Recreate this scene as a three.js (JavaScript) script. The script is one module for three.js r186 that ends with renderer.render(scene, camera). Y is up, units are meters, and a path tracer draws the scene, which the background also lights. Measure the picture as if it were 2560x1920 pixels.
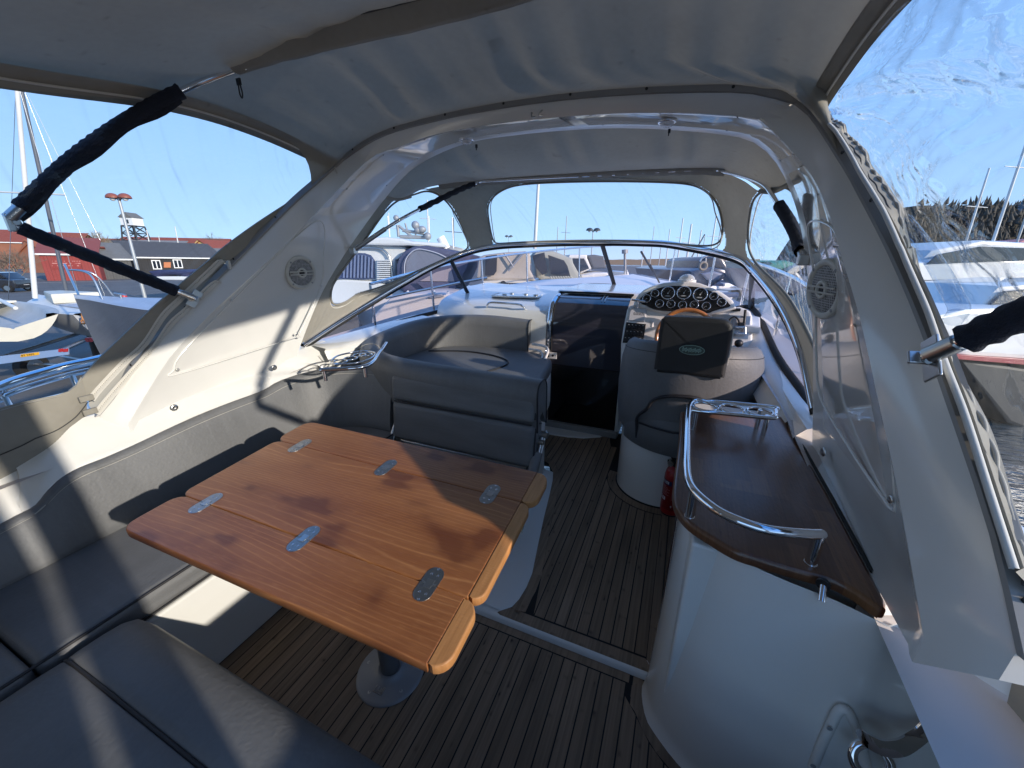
import * as THREE from 'three';
import { RoundedBoxGeometry } from 'three/addons/geometries/RoundedBoxGeometry.js';
import { mergeGeometries, toCreasedNormals } from 'three/addons/utils/BufferGeometryUtils.js';

// ---------------------------------------------------------------- camera, sky, sun, exposure
const V = (x, y, z) => new THREE.Vector3(x, y, z);
const EYE_H = 1.6, FOCAL = 972;                       // metres above the cockpit deck; focal length for a 1920 high picture
const scene = new THREE.Scene();
// axes of the boat (it sits bow up by three degrees) measured in the camera's right / up / forward
const bow = V(447, 358, FOCAL).normalize();
const port = V(-2424, 334, FOCAL); port.addScaledVector(bow, -port.dot(bow)).normalize();
const upB = V().crossVectors(port, bow); if (upB.y < 0) upB.negate();
const bx = port.clone().negate(), by = upB, bz = bow.clone().negate();
const camR = V(bx.x, by.x, bz.x), camU = V(bx.y, by.y, bz.y), camF = V(bx.z, by.z, bz.z);   // camera axes in the boat's axes
// level of the harbour: a plane given by two points of the true horizon
const h1 = V(-1280, 325, FOCAL), h2 = V(1280, 288, FOCAL);
const upC = V().crossVectors(h2, h1).normalize(); if (upC.y < 0) upC.negate();
const wy = V(upC.dot(bx), upC.dot(by), upC.dot(bz)).normalize();
const wz = V(0, 0, 1); wz.addScaledVector(wy, -wz.dot(wy)).normalize();
const wx = V().crossVectors(wy, wz);
const BOAT = new THREE.Matrix4().set(wx.x, wx.y, wx.z, 0, wy.x, wy.y, wy.z, 0, wz.x, wz.y, wz.z, 0, 0, 0, 0, 1);  // boat -> world
const BOATQ = new THREE.Quaternion().setFromRotationMatrix(BOAT);
const W = v => v.clone().applyMatrix4(BOAT);
const EYE = V(0, EYE_H, 0), EYEW = W(EYE);

const camera = new THREE.PerspectiveCamera(2 * Math.atan(960 / FOCAL) * 180 / Math.PI, 4 / 3, 0.05, 3000);
camera.position.copy(EYEW);
camera.setRotationFromMatrix(new THREE.Matrix4().makeBasis(W(camR), W(camU), W(camF).negate()));
scene.add(camera);

const SUN = W(V(0.926, 0.318, 0.205)).normalize();
{ // clear winter sky: air only
  const w = 512, h = 256, d = new Float32Array(w * h * 4);
  const az = Math.atan2(SUN.z, SUN.x), el = Math.asin(SUN.y);
  for (let j = 0; j < h; j++) for (let i = 0; i < w; i++) {
    const e = ((j + .5) / h - .5) * Math.PI, a = ((i + .5) / w - .5) * 2 * Math.PI;
    const t = Math.pow(Math.max(0, Math.sin(e)), .45);
    let r = .47 - .41 * t, g = .66 - .42 * t, b = .80 - .12 * t;
    if (e < 0) { r = .30; g = .32; b = .34; }
    const c = Math.cos(e) * Math.cos(el) * Math.cos(a - az) + Math.sin(e) * Math.sin(el);
    const glow = .18 * Math.pow(Math.max(0, c), 8) + .14 * Math.pow(Math.max(0, c), 1.5) * (1 - t);
    const k = (j * w + i) * 4;
    d[k] = r + glow; d[k + 1] = g + glow * .92; d[k + 2] = b + glow * .75; d[k + 3] = 1;
  }
  const sky = new THREE.DataTexture(d, w, h, THREE.RGBAFormat, THREE.FloatType);
  sky.mapping = THREE.EquirectangularReflectionMapping; sky.magFilter = sky.minFilter = THREE.LinearFilter; sky.needsUpdate = true;
  scene.background = sky; scene.environment = sky; scene.environmentIntensity = 1;
}
const sun = new THREE.DirectionalLight(0xfff0dc, 3.3);
sun.position.copy(SUN.clone().multiplyScalar(60)); sun.castShadow = true; sun.shadow.radius = 1.6;
sun.shadow.mapSize.set(4096, 4096);
Object.assign(sun.shadow.camera, { left: -30, right: 30, top: 30, bottom: -30, near: 1, far: 200 });
scene.add(sun, sun.target);
const renderer = new THREE.WebGLRenderer({ antialias: true });
renderer.setSize(1024, 768); renderer.toneMapping = THREE.LinearToneMapping; renderer.toneMappingExposure = 1.8;
renderer.shadowMap.enabled = true; renderer.shadowMap.type = THREE.PCFSoftShadowMap;

// ---------------------------------------------------------------- measuring helpers (boat axes: x starboard, y up, z aft; deck at 0)
const ray = (x, y) => camF.clone().multiplyScalar(FOCAL).addScaledVector(camR, x - 1280).addScaledVector(camU, 960 - y);
const atY = (x, y, h) => { const d = ray(x, y); return EYE.clone().addScaledVector(d, (h - EYE_H) / d.y); };
const atX = (x, y, X) => { const d = ray(x, y); return EYE.clone().addScaledVector(d, X / d.x); };
const atZ = (x, y, z) => { const d = ray(x, y); return EYE.clone().addScaledVector(d, z / d.z); };
const atP = (x, y, p, n) => { const d = ray(x, y); return EYE.clone().addScaledVector(d, p.clone().sub(EYE).dot(n) / d.dot(n)); };
const zoom = (ox, oy, s) => (x, y) => [ox + x * s, oy + y * s];
const z1 = zoom(0, 0, .3888), z2 = zoom(850, 0, .3888), z3 = zoom(1700, 0, .3888), z4 = zoom(0, 440, .3888), z5 = zoom(750, 440, .31646), z6 = zoom(1350, 580, .31646);
const q1 = zoom(1800, 400, .34358), q2 = zoom(0, 900, .3888), q4 = zoom(600, 1000, .3888), q6 = zoom(1500, 950, .36166), q7 = zoom(1700, 1320, .3888);
const n1 = zoom(1540, 680, .16275), n4 = zoom(860, 540, .16275), n5 = zoom(1200, 590, .16275), n6 = zoom(680, 620, .09042), n7 = zoom(1560, 600, .22604);
const m1 = zoom(2160, 430, .18083), m2 = zoom(0, 560, .217), m3 = zoom(2240, 1700, .14467), m4 = zoom(1160, 680, .14467);
// points on the ground / at a distance in the harbour (world axes)
const GROUND = -1.24;
const rayW = (x, y) => W(ray(x, y));
const onGround = (x, y, h = GROUND) => { const d = rayW(x, y); return EYEW.clone().addScaledVector(d, (h - EYEW.y) / d.y); };
const far = (x, y, dist) => { const d = rayW(x, y); return EYEW.clone().addScaledVector(d, dist / FOCAL); };   // dist along the view axis

// ---------------------------------------------------------------- random, noise, textures
let seed = 7; const rnd = () => { seed = (seed * 1664525 + 1013904223) >>> 0; return seed / 4294967296; };
const rr = (a, b) => a + (b - a) * rnd();
const hash = (x, y, s) => { let h = (x * 374761393 + y * 668265263 + s * 1442695041) | 0; h = Math.imul(h ^ (h >>> 13), 1274126177); return ((h ^ (h >>> 16)) >>> 0) / 4294967296; };
function vn(x, y, px, py, s) { // value noise that repeats after px, py
  const xi = Math.floor(x), yi = Math.floor(y), fx = x - xi, fy = y - yi, u = fx * fx * (3 - 2 * fx), v = fy * fy * (3 - 2 * fy);
  const m = (a, n) => ((a % n) + n) % n, H = (a, b) => hash(m(a, px), m(b, py), s);
  return (H(xi, yi) * (1 - u) + H(xi + 1, yi) * u) * (1 - v) + (H(xi, yi + 1) * (1 - u) + H(xi + 1, yi + 1) * u) * v;
}
function fbm(u, v, fx, fy, s, oct = 4) { let a = 0, k = .5, t = 0; for (let o = 0; o < oct; o++) { a += k * vn(u * fx, v * fy, fx, fy, s + o); t += k; k *= .5; fx *= 2; fy *= 2; } return a / t; }
const s8 = c => { c = Math.min(1, Math.max(0, c)); return 255 * (c <= .0031308 ? 12.92 * c : 1.055 * Math.pow(c, 1 / 2.4) - .055); };
function tex(w, h, fn, srgb = true, repeat = [1, 1]) {     // fn(u, v) -> linear [r, g, b] or one number
  const d = new Uint8Array(w * h * 4);
  for (let j = 0; j < h; j++) for (let i = 0; i < w; i++) {
    const c = fn((i + .5) / w, (j + .5) / h), k = (j * w + i) * 4;
    for (let n = 0; n < 3; n++) { const q = Array.isArray(c) ? c[n] : c; d[k + n] = srgb ? s8(q) : 255 * Math.min(1, Math.max(0, q)); } d[k + 3] = 255;
  }
  const t = new THREE.DataTexture(d, w, h); t.wrapS = t.wrapT = THREE.RepeatWrapping; t.magFilter = t.minFilter = THREE.LinearFilter;
  if (srgb) t.colorSpace = THREE.SRGBColorSpace; t.repeat.set(...repeat); t.needsUpdate = true; return t;
}
function print(w, h, draw) { const c = document.createElement('canvas'); c.width = w; c.height = h; draw(c.getContext('2d'), w, h); const t = new THREE.CanvasTexture(c); t.colorSpace = THREE.SRGBColorSpace; return t; }
const lin = (r, g, b) => new THREE.Color().setRGB(r, g, b);
const mat = (c, rough = .5, o = {}) => new THREE.MeshPhysicalMaterial({ color: Array.isArray(c) ? lin(...c) : c, roughness: rough, side: THREE.DoubleSide, ...o });
const mixc = (a, b, t) => a.map((x, i) => x + (b[i] - x) * t);

const blotch = tex(256, 256, (u, v) => { const n = fbm(u, v, 4, 4, 3, 5); return .86 + .28 * (n - .25); });
const micro = tex(256, 256, (u, v) => fbm(u, v, 48, 48, 5, 2), false, [6, 6]);
const weave = tex(256, 256, (u, v) => .5 + .25 * Math.sin(u * 2 * Math.PI * 64) * Math.sin(v * 2 * Math.PI * 64) + .25 * (vn(u * 90, v * 90, 90, 90, 2) - .5), false, [5, 5]);
const dirtyCanvas = tex(512, 512, (u, v) => {
  const n = fbm(u, v, 5, 5, 21, 5), f = vn(u * 120, v * 120, 120, 120, 9), spot = Math.pow(vn(u * 40, v * 40, 40, 40, 4), 26);
  const k = .80 + .30 * (n - .3) + .05 * (f - .5) - .22 * spot; return [k, k * .985, k * .95];
}, true, [.5, .5]);
const gelTex = tex(256, 256, (u, v) => { const n = fbm(u, v, 3, 3, 31, 5); return .93 + .12 * (n - .35); }, true, [.6, .6]);
const skinTex = tex(512, 512, (u, v) => { // sofa cloth: wear and grain
  const n = fbm(u, v, 4, 4, 41, 6), f = vn(u * 160, v * 160, 160, 160, 8), st = Math.pow(fbm(u, v, 3, 60, 47, 3), 6); const k = .80 + .42 * (n - .3) + .07 * (f - .5) + .3 * st; return [k, k, k];
}, true, [.9, .9]);
const skinBump = tex(256, 256, (u, v) => .6 * fbm(u, v, 60, 60, 51, 2) + .4 * fbm(u, v, 4, 4, 52, 3), false, [2, 2]);

const M = {
  gel: mat([.82, .81, .775], .22, { map: gelTex, clearcoat: .8, clearcoatRoughness: .10 }),
  gelGloss: mat([.76, .74, .69], .08, { clearcoat: 1, clearcoatRoughness: .03, bumpMap: blotch, bumpScale: .004 }),
  gelMatt: mat([.78, .775, .74], .45, { map: gelTex }),
  canvas: mat([.39, .365, .315], .9, { map: dirtyCanvas, bumpMap: weave, bumpScale: .0006, transmission: .16, thickness: 0 }),
  canvasTrim: mat([.33, .315, .28], .85, { map: dirtyCanvas, bumpMap: weave, bumpScale: .0006 }),
  zip: mat([.62, .60, .55], .6), zipGrey: mat([.35, .34, .31], .7), stitch: mat([.06, .06, .06], .9),
  sofa: mat([.160, .163, .168], .55, { map: skinTex, bumpMap: skinBump, bumpScale: .0012 }),
  piping: mat([.02, .02, .024], .6),
  navy: mat([.010, .014, .028], .85, { bumpMap: skinBump, bumpScale: .004 }),
  chrome: mat([.80, .81, .83], .07, { metalness: 1 }), steel: mat([.55, .55, .54], .3, { metalness: 1 }),
  brushed: mat([.42, .42, .41], .34, { metalness: 1, bumpMap: micro, bumpScale: .0005 }),
  alu: mat([.30, .295, .285], .5, { metalness: .25 }), castGrey: mat([.34, .35, .36], .55, { metalness: .3, map: blotch }),
  black: mat([.012, .012, .013], .45), rubber: mat([.012, .012, .012], .8), gloss: mat([.006, .006, .008], .05, { clearcoat: 1, clearcoatRoughness: .02 }),
  white: mat([.78, .78, .76], .4), caulk: mat([.008, .008, .009], .8),
  glass: mat([.80, .76, .82], .0, { transmission: 1, thickness: 0, ior: 1.5 }),
  lens: mat([.9, .9, .9], .05, { transmission: .7, thickness: 0 }),
};
// ---------------------------------------------------------------- things
const used = {}, things = [];
const numbered = n => { used[n] = (used[n] ?? -1) + 1; return used[n] ? n + '_' + String(used[n]).padStart(3, '0') : n; };
function tag(o, label, category, group, kind) { o.userData = {}; if (label) o.userData.label = label; if (category) o.userData.category = category; if (group) o.userData.group = group; if (kind) o.userData.kind = kind; return o; }
function thing(name, label, category, group, onBoat = true) { const g = tag(new THREE.Group(), label, category, group); g.name = numbered(name); g.onBoat = onBoat; things.push(g); return g; }
function struct(name, onBoat = true) { const g = tag(new THREE.Group(), null, null, null, 'structure'); g.name = numbered(name); g.onBoat = onBoat; things.push(g); return g; }
function part(parent, name, geo, material, label) { const m = new THREE.Mesh(geo, material); m.name = name; m.castShadow = m.receiveShadow = true; if (label) m.userData.label = label; parent.add(m); return m; }
function stuff(parent, name, geo, material) { const m = part(parent, name, geo, material); m.userData.kind = 'stuff'; return m; }
function settle() { // each thing gets its origin at its base; parts keep their places
  const box = new THREE.Box3();
  for (const g of things) {
    g.updateMatrixWorld(true); box.setFromObject(g); const base = V((box.min.x + box.max.x) / 2, box.min.y, (box.min.z + box.max.z) / 2);
    for (const c of g.children) c.position.sub(base);
    if (g.onBoat) { g.position.copy(W(base)); g.quaternion.copy(BOATQ); } else g.position.copy(base);
    scene.add(g);
  }
}
// ---------------------------------------------------------------- geometry helpers
const box = (x0, x1, y0, y1, z0, z1, r = .004, seg = 2) => { const g = new RoundedBoxGeometry(x1 - x0, y1 - y0, z1 - z0, seg, r); g.translate((x0 + x1) / 2, (y0 + y1) / 2, (z0 + z1) / 2); return g; };
const cube = (x0, x1, y0, y1, z0, z1) => { const g = new THREE.BoxGeometry(x1 - x0, y1 - y0, z1 - z0); g.translate((x0 + x1) / 2, (y0 + y1) / 2, (z0 + z1) / 2); return g; };
const curve = (pts, closed = false, tension = .5) => new THREE.CatmullRomCurve3(pts, closed, 'catmullrom', tension);
const resample = (pts, n) => { const c = curve(pts); return c.getSpacedPoints(n - 1); };
const tube = (pts, r, seg = 0, closed = false, rs = 10) => new THREE.TubeGeometry(pts.length > 2 ? curve(pts, closed) : new THREE.LineCurve3(pts[0], pts[1]), seg || Math.max(2, pts.length * 6), r, rs, closed);
const poly = (pts, r, rs = 8) => mergeGeometries(pts.slice(1).map((p, i) => tube([pts[i], p], r, 1, false, rs)));
function rod(a, b, r, rs = 12, r2 = r) { const d = b.clone().sub(a), g = new THREE.CylinderGeometry(r2, r, d.length(), rs); g.translate(0, d.length() / 2, 0); g.applyQuaternion(new THREE.Quaternion().setFromUnitVectors(V(0, 1, 0), d.clone().normalize())); g.translate(a.x, a.y, a.z); return g; }
function loft(rows, closedAcross = false, uvScale = 1) { // rows of equally many points -> smooth sheet with uv in metres
  const n = rows.length, m = rows[0].length, p = [], uv = [], ix = [];
  let vAcc = 0;
  for (let i = 0; i < n; i++) {
    if (i) vAcc += rows[i][m >> 1].distanceTo(rows[i - 1][m >> 1]);
    let uAcc = 0;
    for (let j = 0; j < m; j++) { if (j) uAcc += rows[i][j].distanceTo(rows[i][j - 1]); p.push(rows[i][j].x, rows[i][j].y, rows[i][j].z); uv.push(uAcc * uvScale, vAcc * uvScale); }
  }
  for (let i = 0; i < n - 1; i++) for (let j = 0; j < m - (closedAcross ? 0 : 1); j++) { const a = i * m + j, b = i * m + (j + 1) % m, c = a + m, d = b + m; ix.push(a, c, b, b, c, d); }
  const g = new THREE.BufferGeometry(); g.setAttribute('position', new THREE.Float32BufferAttribute(p, 3)); g.setAttribute('uv', new THREE.Float32BufferAttribute(uv, 2)); g.setIndex(ix); g.computeVertexNormals(); return g;
}
const crease = (g, a = .6) => toCreasedNormals(g, a);
const shell = (rows, off, a = .7) => { // a sheet with thickness: off = vector
  const back = rows.map(r => r.map(p => p.clone().add(off))), n = rows.length, e = (A, B) => [A, B];
  return crease(mergeGeometries([loft(rows), loft(back), loft(e(rows[0], back[0])), loft(e(rows[n - 1], back[n - 1])), loft(e(rows.map(r => r[0]), back.map(r => r[0]))), loft(e(rows.map(r => r[r.length - 1]), back.map(r => r[r.length - 1])))].map(strip)), a);
};
const strip = g => { const h = g.index ? g.toNonIndexed() : g.clone(); for (const k of Object.keys(h.attributes)) if (!['position', 'normal', 'uv'].includes(k)) h.deleteAttribute(k); return h; };
const merge = list => mergeGeometries(list.map(strip));
// a flat outline in space (points in one plane) given depth along -n (behind its face), edges rounded
function slab(pts, n, depth, bevel = 0, bs = 3, holes = []) {
  n = n.clone().normalize(); const o = pts[0].clone(), u = pts[1].clone().sub(o); u.addScaledVector(n, -u.dot(n)).normalize(); const v = V().crossVectors(n, u);
  const f = q => new THREE.Vector2(q.clone().sub(o).dot(u), q.clone().sub(o).dot(v));
  let sh = pts.map(f); if (THREE.ShapeUtils.isClockWise(sh)) sh.reverse();
  if (bevel) sh = inset(sh, bevel);
  const S = new THREE.Shape(sh); for (const h of holes) S.holes.push(new THREE.Path(h.map(f)));
  const g = new THREE.ExtrudeGeometry(S, { depth: Math.max(1e-4, depth - 2 * bevel), bevelEnabled: bevel > 0, bevelThickness: bevel, bevelSize: bevel, bevelSegments: bs, steps: 1 });
  g.translate(0, 0, -depth + bevel); g.applyMatrix4(new THREE.Matrix4().makeBasis(u, v, n).setPosition(o));
  if (!bevel) return g;
  const cg = crease(g, .6), p = cg.attributes.position, nn = cg.attributes.normal, a = V(), b = V(), c = V(), m = n.clone();
  for (let i = 0; i < p.count; i += 3) { a.fromBufferAttribute(p, i); b.fromBufferAttribute(p, i + 1).sub(a); c.fromBufferAttribute(p, i + 2).sub(a); b.cross(c).normalize(); if (Math.abs(b.dot(m)) > .9995) for (let k = 0; k < 3; k++) nn.setXYZ(i + k, b.x, b.y, b.z); }
  return cg;
}
function inset(sh, d) { const n = sh.length, out = []; for (let i = 0; i < n; i++) { const a = sh[(i + n - 1) % n], b = sh[i], c = sh[(i + 1) % n]; const e1 = b.clone().sub(a).normalize(), e2 = c.clone().sub(b).normalize(); const n1 = new THREE.Vector2(-e1.y, e1.x), n2 = new THREE.Vector2(-e2.y, e2.x); const m = n1.clone().add(n2); const k = m.lengthSq() < 1e-6 ? 1 : 2 / m.lengthSq(); out.push(b.clone().addScaledVector(m, d * Math.min(k, 1.6))); } return out; }
const smooth = (pts, per = 5, closed = true) => curve(pts, closed, .5).getPoints(pts.length * per).slice(0, closed ? -1 : undefined);
const screwGeo = new THREE.LatheGeometry([[0, .0012], [.0015, .0016], [.004, .0022], [.0062, .001], [.0064, 0]].map(a => new THREE.Vector2(...a)), 10);
function screw(parent, p, n, s = 1, m = M.steel, name = 'screw') { const o = part(parent, name, screwGeo, m); o.position.copy(p); o.quaternion.setFromUnitVectors(V(0, 1, 0), n.clone().normalize()); o.scale.setScalar(s); return o; }
const uvPlanar = (g, f) => { const p = g.attributes.position, a = new Float32Array(p.count * 2), v = V(); for (let i = 0; i < p.count; i++) { v.fromBufferAttribute(p, i); const q = f(v); a[2 * i] = q[0]; a[2 * i + 1] = q[1]; } g.setAttribute('uv', new THREE.BufferAttribute(a, 2)); return g; };
// ================================================================ THE BOAT: decks
const XC = -.84;
const teakMats = [0, 1, 2, 3, 4].map(k => mat([.285 + .02 * (k % 3), .212 + .015 * (k % 3), .150 + .011 * (k % 3)], .8, {
  map: tex(128, 512, (u, v) => { const g = fbm(u, v, 22, 3, 60 + k, 4), b = fbm(u, v, 2, 4, 70 + k, 4), s = Math.pow(vn(u * 7, v * 30, 7, 30, 80 + k), 18); const q = .62 + .5 * (g - .3) + .45 * (b - .4) - .6 * s; return [q, q * .97, q * .93]; }, true, [8, 1]) }));
const SOLE = .03;
function plank(parent, quad, y, k, label) { // quad: four [x, z] corners
  const P = quad.map(q => V(q[0], y, q[1])); const g = slab(P, V(0, 1, 0), .012);
  uvPlanar(g, v => [v.x + k * .137, v.z * .9 + k * .31]); part(parent, 'plank', g, teakMats[k % 5], label);
}
const interp = (pts, key, val, q) => { for (let i = 0; i < pts.length - 1; i++) { const a = pts[i], b = pts[i + 1]; if ((a[key] - q) * (b[key] - q) <= 0 && a[key] !== b[key]) { const t = (q - a[key]) / (b[key] - a[key]); return a[val] + (b[val] - a[val]) * t; } } return null; };
{ // lower cockpit deck
  const d = struct('cockpit_floor');
  part(d, 'caulking', cube(-1.56, 1.0, -.03, -.0012, -1.15, 1.6), M.caulk);
  // galley side: margin board follows the foot of the moulding
  const foot = [[.053, -1.135], [.064, -1.11], [.082, -1.038], [.111, -.996], [.148, -.96], [.187, -.935], [.27, -.90], [.40, -.875], [.56, -.86]];
  const inner = foot.map(([x, z], i) => { const a = foot[Math.max(0, i - 1)], b = foot[Math.min(foot.length - 1, i + 1)], l = Math.hypot(b[0] - a[0], b[1] - a[1]); return [x - .055 * -(b[1] - a[1]) / l * -1 * 1 - 0, z + .055 * (b[0] - a[0]) / l]; }).map(([x, z], i) => [i === 0 ? .012 : x, i === 0 ? -1.1 : z]);
  inner[1] = [.012, -1.06];
  for (let i = 1; i < foot.length - 1; i += 2) plank(d, [foot[i - 1], inner[i - 1], inner[i], inner[i], foot[i], foot[i]].filter((q, k) => ![3, 5].includes(k)), 0, i);
  for (let i = 2; i < foot.length; i += 2) plank(d, [foot[i - 1], inner[i - 1], inner[i], foot[i]], 0, i - 1);
  for (const [a, b, k] of [[-1.54, -.75, 0], [-.745, .0, 3]]) plank(d, [[a, -1.142], [b, -1.142], [b, -1.106], [a, -1.106]], 0, k);   // board along the step
  plank(d, [[.014, -1.14], [.048, -1.138], [.06, -1.11], [.074, -1.06], [.05, -1.0], [.014, -1.03]], -.0006, 2);
  let k = 0;
  for (let x = -1.535; x < .56; x += .0493, k++) {
    const a = x, b = x + .0443; let fa = -1.1, fb = -1.1;
    if (b > .012) { const s = interp(inner, 0, 1, Math.max(a, .013)), t = interp(inner, 0, 1, b); fa = (s ?? -.8) + .006; fb = (t ?? -.8) + .006; }
    plank(d, [[a, fa], [b, fb], [b, .35], [a, .35]], 0, k);
  }
}
{ // upper deck: planks, margins, white platform and nosing
  const d = struct('walkway_floor');
  const left = [[-.577, -1.17], [-.536, -1.209], [-.521, -1.259], [-.514, -1.335], [-.518, -1.427], [-.536, -1.516], [-.565, -1.661], [-.601, -1.849], [-.639, -2.072], [-.672, -2.245], [-.70, -2.342], [-.769, -2.448], [-.86, -2.50], [-.99, -2.52]];
  const leftIn = left.map(([x, z], i) => { const a = left[Math.max(0, i - 1)], b = left[Math.min(left.length - 1, i + 1)], l = Math.hypot(b[0] - a[0], b[1] - a[1]); return [x - .048 * (b[1] - a[1]) / l, z + .048 * (b[0] - a[0]) / l]; });
  const fwd = [[-.99, -2.89], [-.906, -2.886], [-.744, -2.89], [-.615, -2.921], [-.495, -2.994], [-.418, -3.08]];
  part(d, 'caulking', slab([[-.58, -1.148], [.14, -1.148], [.14, -3.15], [-1.0, -3.15], [-1.0, -2.4], [-.76, -2.44], [-.665, -2.24], [-.53, -1.52], [-.51, -1.38], [-.53, -1.22]].map(q => V(q[0], SOLE - .0014, q[1])), V(0, 1, 0), .02), M.caulk);
  // front board with rounded port end, mitred to starboard
  plank(d, [[-.57, -1.153], [-.587, -1.160], [-.578, -1.172], [-.545, -1.204], [.05, -1.204], [.088, -1.153]], SOLE, 1);
  plank(d, [[-.536, -1.2085], [-.470, -1.2085], [-.469, -1.37], [-.512, -1.345], [-.519, -1.262]], SOLE - .0006, 2);
  plank(d, [[.053, -1.204], [.091, -1.153], [.091, -2.2], [.053, -2.2]], SOLE, 2);
  for (let i = 1; i < left.length - 1; i += 1) { const g = i; plank(d, [left[g], leftIn[g], leftIn[g + 1], left[g + 1]], SOLE, (i >> 2) + 1); }
  const circ = (x, r) => -2.48 + Math.sqrt(Math.max(0, r * r - x * x));
  let k = 0;
  for (let x = .053 - .0482; x > -1.0; x -= .0482, k++) {
    const a = x + .0025, b = x + .0458, e = (q, farSide) => {
      if (farSide) { if (q > -.335) return circ(q, .337); return interp(fwd, 0, 1, q) ?? -2.89; }
      return -1.209;
    };
    let na = -1.209, nb = -1.209;
    const nl = q => { if (q > -.53 + .01) { let z = -1.209; for (let i = 1; i < leftIn.length - 1; i++) { const A = leftIn[i], B = leftIn[i + 1]; if ((A[0] - q) * (B[0] - q) <= 0 && A[0] !== B[0]) { const zz = A[1] + (B[1] - A[1]) * (q - A[0]) / (B[0] - A[0]); z = Math.min(z, zz); } } return z; } let z = -1.209; for (let i = 1; i < leftIn.length - 1; i++) { const A = leftIn[i], B = leftIn[i + 1]; if ((A[0] - q) * (B[0] - q) <= 0 && A[0] !== B[0]) { const zz = A[1] + (B[1] - A[1]) * (q - A[0]) / (B[0] - A[0]); z = Math.min(z, zz); } } return z; };
    na = nl(a) - .004; nb = nl(b) - .004;
    plank(d, [[a, na], [b, nb], [b, e(b, 1)], [a, e(a, 1)]], SOLE, k);
    if (x > -.33 && x < -.28) plank(d, [[a, -2.66], [b, -2.7], [b, -3.05], [a, -3.08]], SOLE, k + 2);
  }
  for (let i = 0; i < 16; i++) { // ring board round the helm pedestal
    const a0 = Math.PI * (.02 + i / 15.5), a1 = a0 + Math.PI / 15.7, c = (r, a) => [.0 + r * Math.cos(a), -2.48 + r * Math.sin(a)];
    plank(d, [c(.275, a0), c(.275, a1), c(.33, a1), c(.33, a0)], SOLE + .001, (i >> 2));
  }
  for (let i = 1; i < fwd.length - 1; i++) plank(d, [fwd[i], fwd[i + 1], [fwd[i + 1][0] - .012, fwd[i + 1][1] - .022], [fwd[i][0], fwd[i][1] - .024]], SOLE + .001, i);
  // white moulding: nosing of the step, platform under the table, threshold before the cabin door
  const nose = []; for (const x of [-1.54, -.9, -.5, -.1, .05, .12]) nose.push([V(x, -.004, -1.139), V(x, .008, -1.140), V(x, .022, -1.142), V(x, .0295, -1.148), V(x, SOLE, -1.158), V(x, SOLE - .001, -1.2)]);
  part(d, 'nosing', loft(nose), M.gelMatt);
  const plat = left.slice(0, 11).map(q => V(q[0], SOLE + .002, q[1])), rows = plat.map((p, i) => { const b = V(-1.5, SOLE + .002, p.z), t = [0, .02, .3, .6, 1]; const base = p.z < -1.62 ? Math.max(-.76, p.x - .1) : -1.5; return [p, V(p.x - .012, SOLE + .006, p.z), V(p.x - .05 - .05 * (i < 4 ? 1 : .6), SOLE + .012, p.z), V(THREE.MathUtils.lerp(p.x - .1, base, .5), SOLE + .016, p.z), V(base, SOLE + .02, p.z)]; });
  part(d, 'platform', loft(rows), M.gelMatt);
  part(d, 'threshold', slab([[-1.02, -2.885], [-.744, -2.905], [-.615, -2.937], [-.495, -3.01], [-.42, -3.1], [-1.02, -3.1]].map(q => V(q[0], SOLE + .012, q[1])), V(0, 1, 0), .03, .006), M.gelMatt);
}
{ // dinette plinth and side moulding under the sofa
  const d = struct('dinette_plinth');
  part(d, 'sofa_base', box(-2.3, -1.54, -.02, .385, -1.72, .8, .012), M.gelMatt);
  part(d, 'aft_base', box(-1.54, .9, -.02, .36, -.24, .8, .012), M.gelMatt);
  const c = [[-2.2, -1.76], [-.84, -1.76], [-.755, -1.79], [-.72, -1.86], [-.735, -2.2], [-.775, -2.36], [-.87, -2.45], [-1.0, -2.48], [-1.0, -3.02], [-2.2, -3.02]];
  part(d, 'bench_base', slab(c.map(q => V(q[0], .44, q[1])), V(0, 1, 0), .44, .02), M.gelMatt);
}
{ // port coaming: white moulding between sofa and arch that sweeps down aft
  const d = struct('coaming');
  const top = [q2(0, 1065), q2(120, 1010), q2(240, 915), q2(320, 790), q2(420, 715), q2(600, 620), q2(800, 550), q2(1200, 392), q2(1700, 180), q2(1960, 96), q2(2180, 76)];
  const X0 = -2.135, prof = top.map(q => { const p = atX(q[0], q[1] - 2, X0); return p; });
  prof.unshift(V(X0, .52, .35)); prof.push(V(X0, .845, -1.75), V(X0, .86, -2.2));
  const out = [[.70, .3], ...[q2(0, 760), q2(100, 690), q2(230, 600), q2(330, 510), q2(400, 420), q2(470, 380), q2(640, 330)].map(q => { const p = atX(q[0], q[1], -2.24); return [p.y, p.z]; }), [.93, -1.2], [.95, -1.55], [.97, -1.9]];
  const outer = curve(out.map(a => V(-2.24, a[0], a[1]))).getPoints(60), inner = curve(prof).getPoints(60);
  const rows = inner.map((p, i) => { const o = outer[i]; return [V(p.x + .02, p.y - .16, p.z), p.clone().add(V(.012, -.03, 0)), p, V(p.x - .02, p.y + .012, p.z), p.clone().lerp(o, .5).add(V(.008, .012, 0)), o.clone().add(V(.008, -.004, 0)), o, V(o.x - .05, o.y + .012, o.z), V(o.x - .4, o.y + .015, o.z)]; });
  part(d, 'moulding', loft(rows), M.gel);
}
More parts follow.
